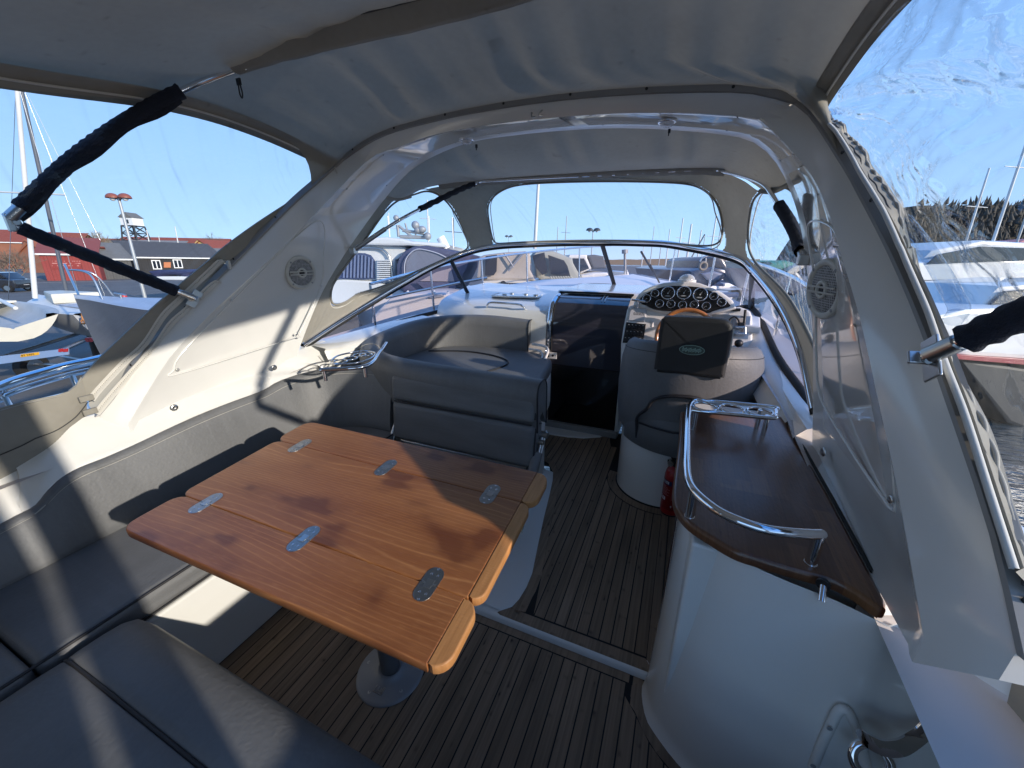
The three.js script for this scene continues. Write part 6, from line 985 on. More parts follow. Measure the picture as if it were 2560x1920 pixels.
bareTree('thin bare tree at the right behind the yellow gable', 100, [536, 640, 568], 34, 13, [.16, .13, .11], 1);
bareTree('brown bare thicket behind the parked dark car', 40, [40, 690, 612], 90, 17, [.20, .15, .11], 3, 'thicket');
bareTree('small dark bush beside the watch tower', 88, [301, 630, 588], 26, 19, [.05, .06, .06], 2, 'bush');
{ // parked car
  const t = thing('parked_car', 'dark estate car parked at the far left beside the thicket', 'car', null, false), paint = mat([.02, .022, .028], .15, { clearcoat: 1 }), D = 29, base = onGround(28, 729), u = hR.clone().applyAxisAngle(V(0, 1, 0), .25), d = V(-u.z, 0, u.x);
  const P = (a, y, e) => base.clone().setY(GROUND).addScaledVector(u, a).add(V(0, y, 0)).addScaledVector(d, e); // seen from behind
  part(t, 'body', slab([[-2.6, .35], [1.0, .30], [1.12, .6], [1.05, .92], [.6, 1.0], [-2.2, .98], [-2.9, .75]].map(a => P(a[0], a[1], -.85)), d.clone().negate(), 1.75, .08, 3), paint);
  part(t, 'cabin', slab([[-1.6, .95], [.72, .98], [.36, 1.42], [-.1, 1.48], [-1.0, 1.44]].map(a => P(a[0], a[1], -.72)), d.clone().negate(), 1.5, .10, 3), M.gloss);
  part(t, 'roof', slab([[-1.02, 1.43], [-.1, 1.475], [.34, 1.42], [.30, 1.46], [-.1, 1.515], [-1.0, 1.47]].map(a => P(a[0], a[1], -.70)), d.clone().negate(), 1.46, .01, 1), paint);
  for (const [a, e] of [[.55, -.86], [-1.95, -.86], [.55, .86], [-1.95, .86]]) { const w = part(t, 'wheel', rod(P(a, .32, e - .1), P(a, .32, e + .1), .32, 24), M.rubber); part(w, 'rim', rod(P(a, .32, e - .11), P(a, .32, e + .11), .19, 16), M.steel); }
  part(t, 'tail_light', slab([[1.02, .68], [1.10, .68], [1.08, .86], [1.0, .86]].map(a => P(a[0], a[1], -.84)), d.clone().negate(), .3, .01, 1), mat([.35, .02, .02], .2)); part(t, 'number_plate', slab([[1.095, .52], [1.115, .62], [1.10, .64], [1.08, .54]].map(a => P(a[0], a[1], -.28)), d.clone().negate(), .5), M.white); part(t, 'bumper', slab([[.95, .30], [1.14, .34], [1.15, .46], [.98, .48]].map(a => P(a[0], a[1], -.84)), d.clone().negate(), 1.7, .02, 2), M.black);
}
// --- masts and rigging
function mast(label, px0, px1, dist, r, m, o = {}) { const t = thing('mast', label, 'mast', o.group, false), a = onV(px0[0], px0[1], dist), b = onV(px1[0], px1[1], dist); part(t, 'spar', rod(a, b, r, 10, r * .75), m); if (o.spreader) { const k = a.clone().lerp(b, o.spreader), s = o.span ?? .5; part(t, 'spreader', rod(k.clone().addScaledVector(hR, -s), k.clone().addScaledVector(hR, s).add(V(0, -.05, 0)), r * .35, 6), m); } if (o.stays) { const w = []; for (const [x, y] of o.stays) part(t, 'stay', rod(onV(x, y, dist), b, o.sr ?? .006, 5), M.steel); } return t; }
const sparW = mat([.66, .66, .63], .35), sparA = mat([.40, .41, .42], .35, { metalness: .6 }), sparD = mat([.10, .11, .13], .4);
mast('white mast standing up from the dinghy at the far left', [88, 745], [40, 194], 10.5, .055, sparW, { spreader: .52, span: .95, stays: [[200, 745], [20, 770]] });
mast('dark mast beside the white mast at the far left', [168, 738], [46, 190], 11.5, .05, sparD, { stays: [[262, 740], [250, 600]] });
mast('tall white mast standing before the front window', [1337, 622], [1347, 440], 17, .075, sparW);
const MG = 'distant yacht masts ahead of the boat';
for (const [x, y0, y1, dist, r, k] of [[976, 622, 532, 30, .05, 0], [1071, 612, 500, 26, .05, 0], [1134, 628, 545, 24, .055, 2], [1391, 640, 567, 50, .06, 1], [1411, 640, 540, 45, .06, 1], [1603, 672, 612, 50, .06, 0], [1624, 668, 566, 55, .06, 1], [1646, 668, 600, 60, .07, 1], [1662, 676, 573, 45, .07, 0], [1692, 664, 545, 42, .08, 0], [1713, 674, 560, 32, .09, 0], [1740, 668, 575, 38, .07, 0], [1752, 660, 590, 60, .07, 1], [1771, 668, 536, 36, .08, 0], [1786, 668, 552, 48, .06, 1], [1815, 660, 620, 40, .05, 0], [375, 616, 575, 70, .09, 0], [446, 612, 566, 70, .09, 0], [401, 612, 590, 80, .07, 0], [2470, 640, 250, 16, .05, 0], [2400, 650, 420, 20, .05, 0], [2530, 640, 380, 20, .05, 1]]) mast(`thin ${['white', 'grey', 'dark'][k]} yacht mast ${x < 500 ? 'far off above the red roofs' : x < 1200 ? 'seen through the port front pane' : x < 1500 ? 'beside the tall white mast in the front window' : x > 2000 ? 'beyond the crumpled starboard curtain' : 'in the cluster at the right of the front window'}`, [x, y0], [x + (y0 - y1) * ((x - 1179) / 3800), y1], dist, r, [sparW, sparA, sparD][k], { group: MG, spreader: dist < 50 ? .6 : 0, span: .5 });
{ const t = thing('boom', 'long slanting dark spar of a distant yacht right of the front window', 'spar', null, false); part(t, 'spar', rod(onV(1718, 662, 33), onV(1762, 586, 33), .05, 8), sparD); }
// --- hull builder: stations along the length, shear and keel, in a frame of its own
function hullGeo(o, u, w, L, B, F, opt = {}) { // o = stern on the waterline, u = forward, w = to starboard
  const rows = [], n = 18; for (let i = 0; i <= n; i++) { const t = i / n, b = B / 2 * (opt.stern ?? .75 + 0) * 1 + 0, half = (B / 2) * Math.pow(Math.sin(Math.PI * (.5 - (opt.pinch ?? .16) + t * (.5 + (opt.pinch ?? .16)))), .75) * (1 - Math.pow(t, 9)), sh = F * (1 + .28 * t * t), row = []; for (let k = -6; k <= 6; k++) { const s = k / 6, a = Math.abs(s), y = sh * Math.pow(a, 1.4) - (opt.draft ?? .25) * (1 - Math.pow(a, 3)) * (1 - t * t * .9), x = half * Math.pow(a, .62) * Math.sign(s); row.push(o.clone().addScaledVector(u, t * L + (opt.rake ?? .12) * L * t * t * a * .5).addScaledVector(w, x).add(V(0, y, 0))); } rows.push(row); } return rows; }
function sailboat(name, label, stern, u, L, B, F, hullM, deckM, opt = {}) {
  const t = thing(name, label, 'boat', opt.group, false); u.setY(0).normalize(); const w = V(-u.z, 0, u.x), rows = hullGeo(stern, u, w, L, B, F, opt);
  part(t, 'hull', loft(rows), hullM); part(t, 'transom', loft([rows[0], rows[0].map(p => p.clone().lerp(stern.clone().add(V(0, F * .45, 0)), .96))]), opt.transom ?? hullM);
  if (opt.open) { part(t, 'gunwale', loft(rows.map((r, i) => { const a = r[0], b = r[12]; return [a, a.clone().lerp(b, .05).add(V(0, .03, 0)), a.clone().lerp(b, .13).add(V(0, .02, 0)), a.clone().lerp(b, .15).add(V(0, -.12, 0)), a.clone().lerp(b, .3).add(V(0, -.28, 0)), a.clone().lerp(b, .7).add(V(0, -.28, 0)), a.clone().lerp(b, .85).add(V(0, -.12, 0)), a.clone().lerp(b, .87).add(V(0, .02, 0)), a.clone().lerp(b, .95).add(V(0, .03, 0)), b]; })), deckM); }
  else part(t, 'deck', loft(rows.map(r => { const a = r[0], b = r[12]; return [a, a.clone().lerp(b, .03).add(V(0, .02, 0)), a.clone().lerp(b, .25).add(V(0, .05, 0)), a.clone().lerp(b, .5).add(V(0, .075, 0)), a.clone().lerp(b, .75).add(V(0, .05, 0)), a.clone().lerp(b, .97).add(V(0, .02, 0)), b]; })), deckM);
  t.at = (f, s, y) => { const k = Math.max(0, Math.min(18, f * 18)), i = Math.min(17, Math.floor(k)), a = rows[i][0].clone().lerp(rows[i + 1][0], k - i), b = rows[i][12].clone().lerp(rows[i + 1][12], k - i); return a.lerp(b, (s + 1) / 2).add(V(0, y, 0)); };
  return t;
}
{ // near left: dinghy on a blue trailer, small keelboat, grey day sailer
  const off = mat([.62, .59, .50], .4, { map: gelTex }), paleDeck = mat([.34, .40, .48], .55, { map: blotch }), greyHull = mat([.12, .13, .15], .4, { map: blotch }), dark = mat([.02, .022, .025], .6);
  const s1 = onV(42, 846, 7.6), d1 = onV(-140, 770, 12.5).sub(s1); s1.y = GROUND + 1.26;
  const b1 = sailboat('sailing_dinghy', 'open cream dinghy on the blue trailer at the far left', s1, d1, 4.6, 1.75, .40, off, mat([.46, .46, .44], .5, { map: blotch }), { open: true, pinch: .26, transom: off, draft: .08 });
  part(b1, 'boom', rod(b1.at(.02, .2, .16), b1.at(.5, 0, .42), .035), sparW); part(b1, 'bow_cover', slab([b1.at(.62, -.8, .06), b1.at(.62, .8, .06), b1.at(.95, .3, .10), b1.at(.95, -.3, .10)], V(0, 1, 0), .05), off);
  part(b1, 'tiller', tube([b1.at(0, -.35, .06), b1.at(.2, -.2, .02), b1.at(.34, 0, .05)], .02), dark);
  const tr = thing('boat_trailer', 'blue reflecting boat trailer with a yellow plate at the far left', 'trailer', null, false), D = 8.0, q = (x, y) => onV(x, y, D);
  const bar = [q(-80, 922), q(-80, 900), q(167, 871), q(168, 887)]; part(tr, 'light_board', slab(bar, hF.clone().negate(), .05, .006, 1), mat([.32, .45, .68], .3, { metalness: .2 }));
  const pc = print(256, 64, (c, w, h) => { c.fillStyle = '#f2b224'; c.fillRect(0, 0, w, h); c.fillStyle = '#3a2a10'; c.font = 'bold 52px sans-serif'; c.fillText('BT 1492', 16, 52); });
  const pp = [q(53, 893), q(98, 887), q(98, 880), q(53, 886)].map(p => p.addScaledVector(hF, -.012)); const pu = pp[1].clone().sub(pp[0]), pl = pu.length(); pu.normalize(); const pg = slab(pp, hF.clone().negate(), .01); uvPlanar(pg, v => { const d = v.clone().sub(pp[0]); return [d.dot(pu) / pl, (d.y - d.dot(pu) * pu.y) / (pp[3].y - pp[0].y)]; }); part(tr, 'number_plate', pg, mat([1, 1, 1], .5, { map: pc }));
  const lens = mat([.5, .03, .03], .2, { clearcoat: 1 }); for (const x of [148, 160]) part(tr, 'tail_light', slab([q(x, 880), q(x + 10, 879), q(x + 10, 871), q(x, 872)].map(p => p.addScaledVector(hF, -.02)), hF.clone().negate(), .03, .004, 2), lens);
  const ax = q(40, 905).addScaledVector(hF, .9); for (const s of [-.85, .85]) { const c = ax.clone().addScaledVector(hR, s).setY(GROUND + .3); const w = part(tr, 'wheel', rod(c.clone().addScaledVector(hR, -.09), c.clone().addScaledVector(hR, .09), .3, 24), M.rubber); part(w, 'rim', rod(c.clone().addScaledVector(hR, -.095), c.clone().addScaledVector(hR, .095), .17, 16), M.steel); }
  part(tr, 'frame', merge([rod(q(-20, 900).addScaledVector(hF, .05), q(-90, 850).addScaledVector(hF, 4), .04), rod(q(140, 880).addScaledVector(hF, .05), q(-60, 845).addScaledVector(hF, 4), .04), rod(ax.clone().addScaledVector(hR, -.85).setY(GROUND + .35), ax.clone().addScaledVector(hR, .85).setY(GROUND + .35), .035)]), M.steel);
  // keelboat
  const s2 = onV(300, 800, 9.6), d2 = onV(70, 770, 12).sub(s2); s2.y = GROUND + 1.08;
  const b2 = sailboat('keelboat', 'small white and grey keelboat with a red mark behind the dinghy', s2, d2, 4.4, 1.9, .46, mat([.42, .43, .44], .4, { map: gelTex }), mat([.66, .66, .63], .45), { pinch: .22 });
  part(b2, 'cockpit', slab([b2.at(.05, -.5, .09), b2.at(.05, .5, .09), b2.at(.42, .5, .09), b2.at(.42, -.5, .09)], V(0, 1, 0), .02), mat([.40, .42, .46], .6)); part(b2, 'cuddy', slab([b2.at(.45, -.5, .32), b2.at(.45, .5, .32), b2.at(.75, .32, .2), b2.at(.75, -.32, .2)], V(0, 1, 0), .25, .03, 2), off); part(b2, 'red_fender', rod(b2.at(.0, .35, -.35), b2.at(.03, .3, .38), .06, 12), mat([.55, .03, .03], .4)); part(b2, 'emblem', slab([b2.at(.06, 1.03, -.18), b2.at(.2, 1.03, -.16), b2.at(.2, 1.03, -.28), b2.at(.06, 1.03, -.3)], V(0, 0, 1).addScaledVector(d2.clone().normalize(), 0).add(hF.clone().negate()), .02), mat([.38, .03, .05], .5));
  part(b2, 'keel', rod(b2.at(.4, 0, -.6), b2.at(.4, 0, -1.4), .12, 10), dark);
  const rope = thing('mooring_rope', 'orange knotted rope hanging below the grey keelboat', 'rope', null, false), rp = [m2(945, 1010), m2(955, 1090), m2(985, 1130), m2(1040, 1190), m2(1085, 1240), m2(1100, 1290)].map(a => onV(a[0], a[1], 8.6)); part(rope, 'strand', tube(rp, .022, 40), mat([.50, .22, .08], .8)); part(rope, 'knot', tube([m2(935, 1120), m2(960, 1100), m2(990, 1130), m2(960, 1150), m2(940, 1140)].map(a => onV(a[0], a[1], 8.58)), .02, 30), mat([.50, .22, .08], .8));
  // day sailer: bow towards the left, deck seen from above
  const bowP = m2(940, 770); const s3 = onV(900, 740, 8.7), e3 = onV(206, 727, 7.2); const d3 = e3.clone().sub(s3); s3.y = GROUND + 1.0;
  const b3 = sailboat('day_sailer', 'grey day sailer with pale blue grey deck pointing left behind the arch', s3, d3, d3.setY(0).length(), 3.5, .85, greyHull, paleDeck, { pinch: .10, draft: .7, rake: .06 });
  for (const [f, s] of [[.86, -.1], [.62, .45], [.45, -.2]]) part(b3, 'cleat', merge([rod(b3.at(f, s, .06), b3.at(f, s, .14), .02, 8), rod(b3.at(f - .02, s - .06, .13), b3.at(f + .02, s + .06, .14), .016, 8)]), M.steel);
  const pm = b3.at(.985, 0, .02); part(b3, 'forestay', rod(pm, onV(...m2(745, 465), 8.1), .02, 8), M.steel); part(b3, 'pulpit', tube([b3.at(.9, -.6, .0), b3.at(.93, -.3, .45), b3.at(.99, 0, .5), b3.at(.93, .3, .45), b3.at(.9, .6, 0)], .016, 40), M.steel); part(b3, 'cradle', merge([rod(b3.at(.3, 0, -1.0), b3.at(.3, 0, -2.0), .08), rod(b3.at(.7, 0, -.9), b3.at(.7, 0, -2.1), .08)]), dark);
  const tl = thing('trailer_light', 'red round trailer light low under the keelboat', 'light', null, false); for (const x of [1030, 1070]) { const c = onV(...m2(x, 1330), 8.4); part(tl, 'lens', rod(c, c.clone().addScaledVector(hF, -.05), .05, 18), lens); } part(tl, 'mount', slab([onV(...m2(1000, 1360), 8.45), onV(...m2(1110, 1350), 8.45), onV(...m2(1110, 1310), 8.45), onV(...m2(1000, 1320), 8.45)], hF.clone().negate(), .03), M.black);
  const cv = thing('covered_boat', 'low boat under a dark blue tarpaulin before the black shed', 'boat', null, false); part(cv, 'tarpaulin', slab(smooth([m2(1745, 600), m2(1800, 550), m2(1880, 525), m2(1980, 520), m2(2090, 540), m2(2160, 600)].map(a => onV(a[0], a[1], 26)), 4), hF.clone().negate(), 4, .2, 3), mat([.03, .035, .09], .8)); part(cv, 'hull', slab([m2(1745, 602), m2(2170, 602), m2(2120, 650), m2(1800, 650)].map(a => onV(a[0], a[1], 26)), hF.clone().negate(), 3.6, .1, 2), M.white);
}
{ // large white motor yacht beyond the port bow
  const D = 8.6, wh = mat([.70, .70, .68], .3, { map: gelTex, clearcoat: .5 }), cov = mat([.075, .078, .13], .6, { bumpMap: blotch, bumpScale: .02 }), pk = mat([.62, .57, .54], .4, { map: gelTex });
  const t = thing('motor_yacht', 'large white motor yacht with dark blue cockpit cover and radar gear beside the port bow', 'boat', null, false);
  const S = (pts, d, dp, b) => slabV(pts.map(a => n4(...a)), d, dp, b);
  part(t, 'hull', S([[-400, 1300], [-400, 1010], [0, 960], [520, 1000], [900, 1150], [1700, 1200], [1900, 1300], [1880, 1500], [700, 2100], [-400, 2100]], D, 3.2, .06), wh);
  part(t, 'deckhouse', S([[-300, 980], [-300, 430], [200, 420], [430, 400], [720, 440], [960, 470], [940, 560], [840, 660], [790, 680], [770, 1000], [600, 1040], [500, 990]], D, 2.8, .05), wh);
  part(t, 'flybridge', S([[-300, 440], [-250, 330], [280, 335], [640, 318], [900, 345], [1040, 385], [1500, 410], [1640, 470], [1600, 510], [1000, 460], [600, 455]], D - .15, 3.0, .05), wh);
  const win = part(t, 'window', S([[-200, 960], [-200, 600], [180, 565], [320, 570], [410, 600], [470, 680], [480, 960], [300, 975]], D - .02, .05, .005), mat([.06, .08, .16], .15));
  for (let i = 0; i < 9; i++) { const x = -20 + i * 54; stuffless(win, x); }
  function stuffless(w, x) { part(w, 'curtain', S([[x, 950], [x + 14, 600 + Math.max(0, x - 300) * .5], [x + 34, 600 + Math.max(0, x - 280) * .5], [x + 26, 950]], D - .05, .02, .002), mat([.16, .20, .32], .8)); }
  for (let i = 0; i < 11; i++) { const y = 672 + i * 31; part(t, 'slat', S([[500, y + 18], [505, y], [700, y], [706, y + 18]], D - .10, .08, .004), wh); }
  part(t, 'window_trim', tube([[180, 490], [420, 490], [560, 505], [650, 560], [700, 640], [730, 780], [755, 1000]].map(a => onV(...n4(...a), D - .06)), .022, 60), M.steel);
  part(t, 'cockpit_cover', S([[800, 1000], [790, 760], [830, 640], [930, 520], [1060, 465], [1250, 450], [1500, 490], [1700, 530], [1980, 600], [1900, 800], [1700, 1180], [1300, 1240], [900, 1180]], D - .25, 2.6, .10), cov);
  part(t, 'cover_pane', S([[950, 900], [950, 700], [1020, 580], [1130, 520], [1250, 525], [1420, 570], [1600, 660], [1500, 760], [1200, 880]], D - .30, .03, .005), mat([.17, .175, .22], .1)); part(t, 'cover_seam', tube([[930, 910], [935, 720], [1000, 590], [1110, 515], [1240, 520], [1440, 575], [1620, 665]].map(a => onV(...n4(...a), D - .32)), .012, 60), mat([.4, .4, .45], .6));
  part(t, 'side_pane', S([[1160, 1000], [1420, 860], [1640, 800], [1700, 1010]], D - .33, .02, .004), mat([.30, .26, .27], .2)); part(t, 'dark_band', S([[1100, 1010], [1700, 1020], [1760, 1240], [1300, 1180]], D - .36, .04, .01), cov);
  part(t, 'foredeck', S([[420, 1560], [700, 1260], [1000, 1190], [1480, 1180], [1640, 1200], [1780, 1300], [1870, 1330], [1860, 1400], [1000, 1700], [400, 1800]], D - 1.6, 1.5, .06), pk);
  part(t, 'hatch', S([[1280, 1265], [1290, 1240], [1370, 1240], [1372, 1215], [1530, 1215], [1530, 1240], [1400, 1262]], D - 1.64, .05, .01), mat([.25, .25, .27], .4)); for (const x of [975, 1383, 1595]) part(t, 'deck_light', S([[x - 18, 1190], [x - 18, 1160], [x, 1145], [x + 18, 1160], [x + 18, 1190]], D - 1.66, .05, .01), M.white);
  // radar arch gear
  const G = (a, b, r, m = M.steel) => rod(onV(...n4(...a), D + .4), onV(...n4(...b), D + .4), r, 8);
  part(t, 'aerial_frame', merge([G([840, 320], [820, 140], .03), G([840, 150], [1060, 330], .03), G([900, 220], [1220, 270], .035), G([860, 320], [1240, 330], .04), G([1000, 330], [940, 110], .02), G([1100, 300], [1095, 130], .018), G([1240, 330], [1200, 220], .02)]), M.castGrey);
  const dome = (x, y, r, s = 1) => { const c = onV(...n4(x, y), D + .35), g = new THREE.SphereGeometry(r, 20, 12); g.scale(1, s, 1); g.translate(c.x, c.y, c.z); return g; };
  part(t, 'radar_dome', dome(800, 30, .06), M.castGrey); part(t, 'search_light', dome(1098, 140, .085), M.castGrey); part(t, 'horn', merge([dome(1135, 215, .08, .8), dome(1200, 205, .09, .8), dome(1285, 310, .08)]), M.castGrey); part(t, 'dish', (() => { const a = onV(...n4(1480, 330), D), b = onV(...n4(1575, 510), D); return rod(a, b, .09, 14); })(), M.white);
  for (const [a, b] of [[[670, 0], [700, 320]], [[1300, 0], [1312, 380]], [[1660, 20], [1680, 500]]]) part(t, 'whip_aerial', G(a, b, .014), M.white);
  part(t, 'deck_rail', merge([tube([[640, 1260], [1000, 1180], [1400, 1100], [1800, 1020], [2200, 950]].map(a => onV(...n4(...a), D - 2.0)), .02, 40), G([910, 1110], [895, 1430], .018), G([430, 1350], [390, 1660], .03)]), M.steel);
}
{ // tent covered motor boats ahead
  const beige = mat([.50, .46, .40], .85, { map: dirtyCanvas }), green = mat([.44, .46, .41], .85, { map: dirtyCanvas }), cream = mat([.66, .60, .47], .45, { map: gelTex }), wh = mat([.68, .68, .64], .4), dk = mat([.03, .032, .04], .2);
  const S = (pts, d, dp, b) => slabV(pts.map(a => n5(...a)), d, dp, b);
  const a = thing('tented_motor_boat', 'cream motor boat under a beige tent with crossed seams ahead of the port bow', 'boat', null, false);
  part(a, 'hull', S([[20, 690], [330, 680], [740, 690], [900, 720], [1000, 800], [900, 900], [100, 900], [80, 800]], 7.6, 2.6, .04), cream); part(a, 'tent', S([[-60, 640], [-20, 330], [60, 290], [370, 250], [700, 232], [760, 260], [780, 330], [770, 520], [860, 690], [330, 690], [40, 680]], 7.75, 2.2, .06), beige);
  part(a, 'tent_pane', S([[75, 610], [85, 310], [265, 285], [255, 540], [210, 605]], 7.68, .03, .004), dk); part(a, 'tent_frame', merge([rod(onV(...n5(370, 260), 7.68), onV(...n5(515, 480), 7.68), .018), rod(onV(...n5(690, 245), 7.68), onV(...n5(440, 540), 7.68), .018)]), M.castGrey);
  part(a, 'porthole', merge([rod(onV(...n5(358, 735), 7.5), onV(...n5(358, 735), 7.62), .055, 24)]), M.black); const vent = part(a, 'vent', S([[405, 770], [408, 722], [705, 722], [705, 770]], 7.56, .04, .004), M.black); for (let i = 0; i < 7; i++) part(vent, 'fin', S([[428 + i * 39, 760], [428 + i * 39, 732], [442 + i * 39, 732], [442 + i * 39, 760]], 7.54, .02, .001), M.castGrey);
  const b = thing('tented_motor_boat', 'motor boat under a grey green tent with a dark slanted window ahead of the windscreen', 'boat', null, false);
  part(b, 'hull', S([[860, 760], [1000, 730], [1450, 730], [1560, 720], [1600, 900], [900, 900]], 9.0, 3, .05), wh); part(b, 'tent', S([[780, 300], [770, 235], [1030, 222], [1120, 222], [1280, 285], [1380, 330], [1420, 340], [1440, 420], [1560, 640], [1560, 730], [1450, 740], [1000, 720], [880, 640]], 9.1, 2.4, .08), green);
  part(b, 'tent_pane', S([[1090, 580], [1045, 290], [1160, 330], [1290, 375], [1345, 460], [1390, 625]], 9.0, .03, .004), dk); part(b, 'tent_pane', S([[850, 480], [800, 300], [990, 250], [1040, 560], [960, 600]], 9.0, .03, .004), dk);
  for (let i = 0; i < 9; i++) part(b, 'tent_fold', tube([[1080 + i * 38, 620], [1100 + i * 40, 660], [1140 + i * 38, 730]].map(q => onV(...n5(...q), 8.98)), .022, 16, false, 8), green);
  const c = thing('cabin_motor_boat', 'small white cabin motor boat right of the grey green tent', 'boat', null, false);
  part(c, 'hull', S([[1540, 740], [1550, 600], [1760, 560], [1960, 560], [2000, 640], [1990, 790], [1600, 800]], 10.4, 3, .05), wh); part(c, 'cabin', S([[1340, 330], [1330, 285], [1650, 285], [1650, 340], [1720, 500], [1550, 580], [1450, 480]], 10.6, 2.2, .05), wh); part(c, 'cabin_window', S([[1440, 460], [1420, 340], [1600, 345], [1680, 500], [1520, 560]], 10.5, .05, .005), dk); part(c, 'cover', S([[1660, 300], [1760, 285], [1900, 310], [1950, 500], [1740, 510]], 10.7, 2, .05), mat([.11, .115, .125], .85)); part(c, 'deck_locker', S([[1560, 640], [1560, 600], [1740, 592], [1750, 640]], 10.2, .4, .01), wh);
  // dark cabin cruiser, tarpaulined boat, white stern
  const N = (pts, d, dp, b2) => slabV(pts.map(q => n7(...q)), d, dp, b2), navyB = mat([.035, .045, .075], .3, { clearcoat: .4 });
  const e = thing('cabin_cruiser', 'dark blue cabin cruiser with bow towards the helm and black wheelhouse', 'boat', null, false);
  part(e, 'hull', N([[730, 340], [830, 320], [1000, 300], [1130, 330], [1150, 400], [1060, 470], [980, 520], [760, 470]], 13, 6, .1), navyB); part(e, 'bow_panel', N([[850, 370], [1000, 340], [1110, 370], [1060, 440], [960, 470], [900, 440]], 12.9, .3, .08), mat([.16, .19, .26], .4)); part(e, 'wheelhouse', N([[820, 320], [840, 230], [900, 195], [1040, 180], [1100, 200], [1160, 300], [1140, 330]], 13.6, 3, .08), mat([.02, .022, .03], .25)); part(e, 'rail', merge([tube([[840, 240], [880, 190], [1000, 170], [1090, 185]].map(q => onV(...n7(...q), 13.4)), .03, 30), rod(onV(...n7(905, 200), 13.4), onV(...n7(900, 310), 13.4), .025)]), M.steel);
  const tg = new THREE.TorusGeometry(.11, .04, 12, 32); tg.lookAt(hF); const tp = onV(...n7(875, 288), 12.7); tg.translate(tp.x, tp.y, tp.z); part(e, 'life_ring', tg, mat([.25, .22, .17], .7));
  const f = thing('covered_boat', 'dark boat under a blue grey tarpaulin low before the windscreen centre', 'boat', null, false); part(f, 'tarpaulin', N([[60, 410], [120, 395], [230, 385], [330, 410], [345, 480], [300, 520], [180, 480]], 11, 3, .1), mat([.10, .14, .20], .8)); part(f, 'hull', N([[60, 420], [180, 450], [300, 500], [340, 560], [90, 560]], 10.8, 3, .05), mat([.03, .035, .045], .5));
  const g = thing('boat_stern', 'white boat stern with steel ladder beside the middle windscreen post', 'boat', null, false); part(g, 'transom', N([[10, 360], [50, 350], [100, 530], [40, 540], [0, 530]], 9.6, 1.5, .03), M.white); part(g, 'ladder', merge([rod(onV(...n7(8, 340), 9.4), onV(...n7(0, 530), 9.4), .02), rod(onV(...n7(30, 330), 9.4), onV(...n7(35, 530), 9.4), .02)]), M.steel);
  const h = thing('navigation_light_post', 'short grey post with a lantern by the middle windscreen post', 'post', null, false); part(h, 'post', rod(onV(...n7(12, 400), 16), onV(...n7(10, 150), 16), .05), M.castGrey); part(h, 'lantern', merge([rod(onV(...n7(10, 150), 16), onV(...n7(10, 105), 16), .12, 14)]), M.castGrey);
}
{ // rows of moored yachts towards the far side: each a hull with a cabin
  seed = 91; const H = [M.white, mat([.05, .07, .13], .4), mat([.55, .54, .5], .4)], G1 = 'distant moored yachts ahead';
  const proto = (() => { const t = thing('moored_yacht', 'small distant white yacht moored in the rows ahead', 'boat', G1, false), u = V(1, 0, 0), o = V(-4, 0, 0), rows = hullGeo(o, u, V(0, 0, 1), 8, 2.6, .9); part(t, 'hull', loft(rows), M.white); part(t, 'deck', loft(rows.map(r => [r[0], r[0].clone().lerp(r[12], .5).add(V(0, .08, 0)), r[12]])), H[2]); part(t, 'cabin', box(-1.6, 1.8, .95, 1.5, -.8, .8, .15, 3), M.white); part(t, 'cover', box(-3.2, .4, 1.55, 1.85, -.16, .16, .1, 3), H[1]); return t; })();
  const spots = []; for (let i = 0; i < 26; i++) spots.push([rr(1560, 1860), 30 + i * 2.2]); for (let i = 0; i < 7; i++) spots.push([1580 + i * 35, 24]);
  things.splice(things.indexOf(proto), 1); const base = proto; const put = (o, p, a) => { o.position.copy(p); o.rotation.y = a; scene.add(o); };
  spots.forEach(([x, d], i) => { const p = onV(x, 640, d).setY(-1.95); const o = i ? base.clone() : base; if (i) o.name = numbered('moored_yacht'); put(o, p, rr(0, 6.28)); });
}
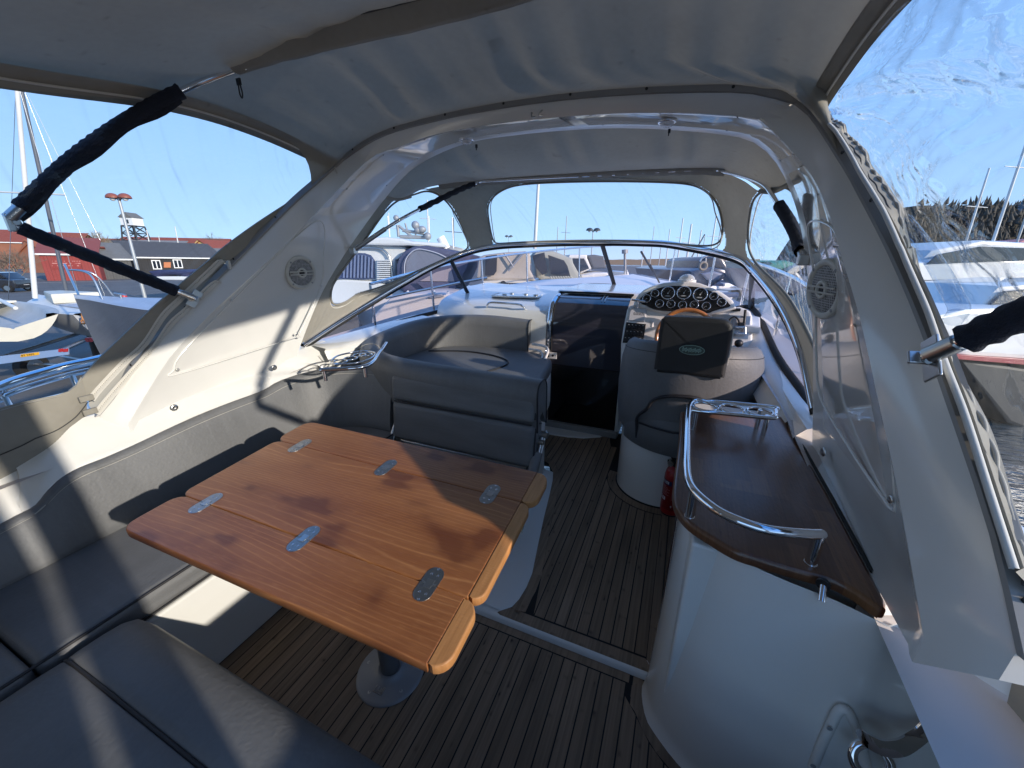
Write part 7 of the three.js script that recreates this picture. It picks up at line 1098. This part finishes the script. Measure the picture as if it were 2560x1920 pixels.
{ // starboard side: wooded hill, white hulls and a dark hull with a red stripe
  const h = struct('wooded_hill', false), D = 150, top = []; seed = 33; for (let i = 0; i <= 60; i++) { const x = 2200 + i * 20; top.push([x, 503 - (i < 5 ? (i - 5) * 28 : 0) + rr(-2, 2) - i * .2]); }
  part(h, 'slope', slab([...top.map(q => onV(q[0], q[1] + 12, D)), onV(3450, 720, D), onV(2200, 720, D)], hF.clone().negate(), 60), mat([.06, .05, .035], .95, { map: blotch }));
  const w = tag(new THREE.Group(), 'dark bare woodland covering the hill beyond the starboard curtain', 'woodland', null, 'stuff'); w.name = 'woodland'; w.onBoat = false; things.push(w);
  const tw = []; for (let i = 0; i < 2600; i++) { const x = rr(2205, 3300), k = (x - 2200) / 20, ty = top[Math.min(60, Math.floor(k))][1], y = rr(ty - 3, 655), dd = D - rr(.5, 8) - (y - ty) * .1, p = onV(x, y + 8, dd), l = rr(1.2, 3.2); const c = new THREE.ConeGeometry(rr(.25, .9), l, 4, 1, true); c.rotateZ(rr(-.35, .35)); c.translate(p.x, p.y + l * .3, p.z); tw.push(c); }
  stuff(w, 'crowns', merge(tw), mat([.075, .065, .05], .95, { map: blotch }));
  const S = (pts, d, dp, b) => slabV(pts, d, dp, b), wh = mat([.72, .72, .70], .3, { clearcoat: .5 });
  const a = thing('moored_motor_boat', 'white motor boat seen blurred through the starboard curtain at eye level', 'boat', null, false); part(a, 'hull', S([[2230, 700], [2260, 660], [2420, 640], [2700, 650], [2750, 800], [2300, 800]], 14, 4, .15), wh); part(a, 'cabin', S([[2290, 665], [2330, 625], [2460, 600], [2640, 610], [2660, 660]], 14.5, 3, .12), wh); part(a, 'window', S([[2320, 660], [2345, 636], [2450, 616], [2620, 622], [2630, 648]], 13.95, .06, .01), M.gloss); part(a, 'stripe', S([[2235, 702], [2740, 690], [2742, 700], [2240, 714]], 13.9, .03, 0), mat([.06, .07, .1], .4));
  const b = thing('moored_motor_boat', 'big white hull with a red waterline stripe close outside the starboard curtain', 'boat', null, false); part(b, 'hull', S([[2330, 790], [2420, 770], [2800, 760], [2900, 960], [2560, 900], [2430, 892], [2390, 888]], 8.5, 3, .12), wh); part(b, 'stripe', S([[2385, 886], [2440, 890], [2560, 898], [2900, 950], [2900, 968], [2560, 912], [2440, 902], [2392, 898]], 8.42, 3, .01), mat([.30, .04, .05], .4)); part(b, 'underbody', S([[2395, 896], [2450, 902], [2900, 965], [2900, 1200], [2520, 1060]], 8.55, 2.8, .1), mat([.03, .035, .04], .6)); part(b, 'cabin', S([[2440, 775], [2500, 715], [2700, 700], [2780, 762]], 9, 2, .1), wh); part(b, 'window', S([[2470, 768], [2515, 728], [2690, 714], [2740, 760]], 8.9, .06, .01), M.gloss);
  const c = thing('moored_motor_boat', 'white boat with a pink cover end far along the starboard curtain', 'boat', null, false); part(c, 'hull', S([[2480, 650], [2520, 615], [2800, 590], [2800, 680], [2520, 690]], 20, 4, .1), wh); part(c, 'cover', S([[2530, 616], [2560, 600], [2680, 592], [2700, 612]], 19.9, 2, .1), mat([.55, .22, .22], .7));
  const g = thing('covered_boat', 'boat under a green tarpaulin outside the front starboard pane', 'boat', null, false); part(g, 'tarpaulin', slabV([n7(1540, 280), n7(1640, 245), n7(1800, 225), n7(1900, 250), n7(1880, 330), n7(1700, 345), n7(1580, 320)], 12, 3, .1), mat([.04, .20, .15], .7)); part(g, 'hull', slabV([n7(1500, 320), n7(1900, 320), n7(2050, 480), n7(1900, 620), n7(1650, 500)], 12.2, 3, .1), mat([.05, .07, .12], .4)); part(g, 'canvas_roll', slabV([n7(1760, 385), n7(1880, 290), n7(1990, 260), n7(2020, 300), n7(1900, 380), n7(1800, 415)], 11.8, .5, .08), mat([.50, .44, .36], .8));
}
// ================================================================ put everything in its place and draw
settle();
renderer.render(scene, camera);
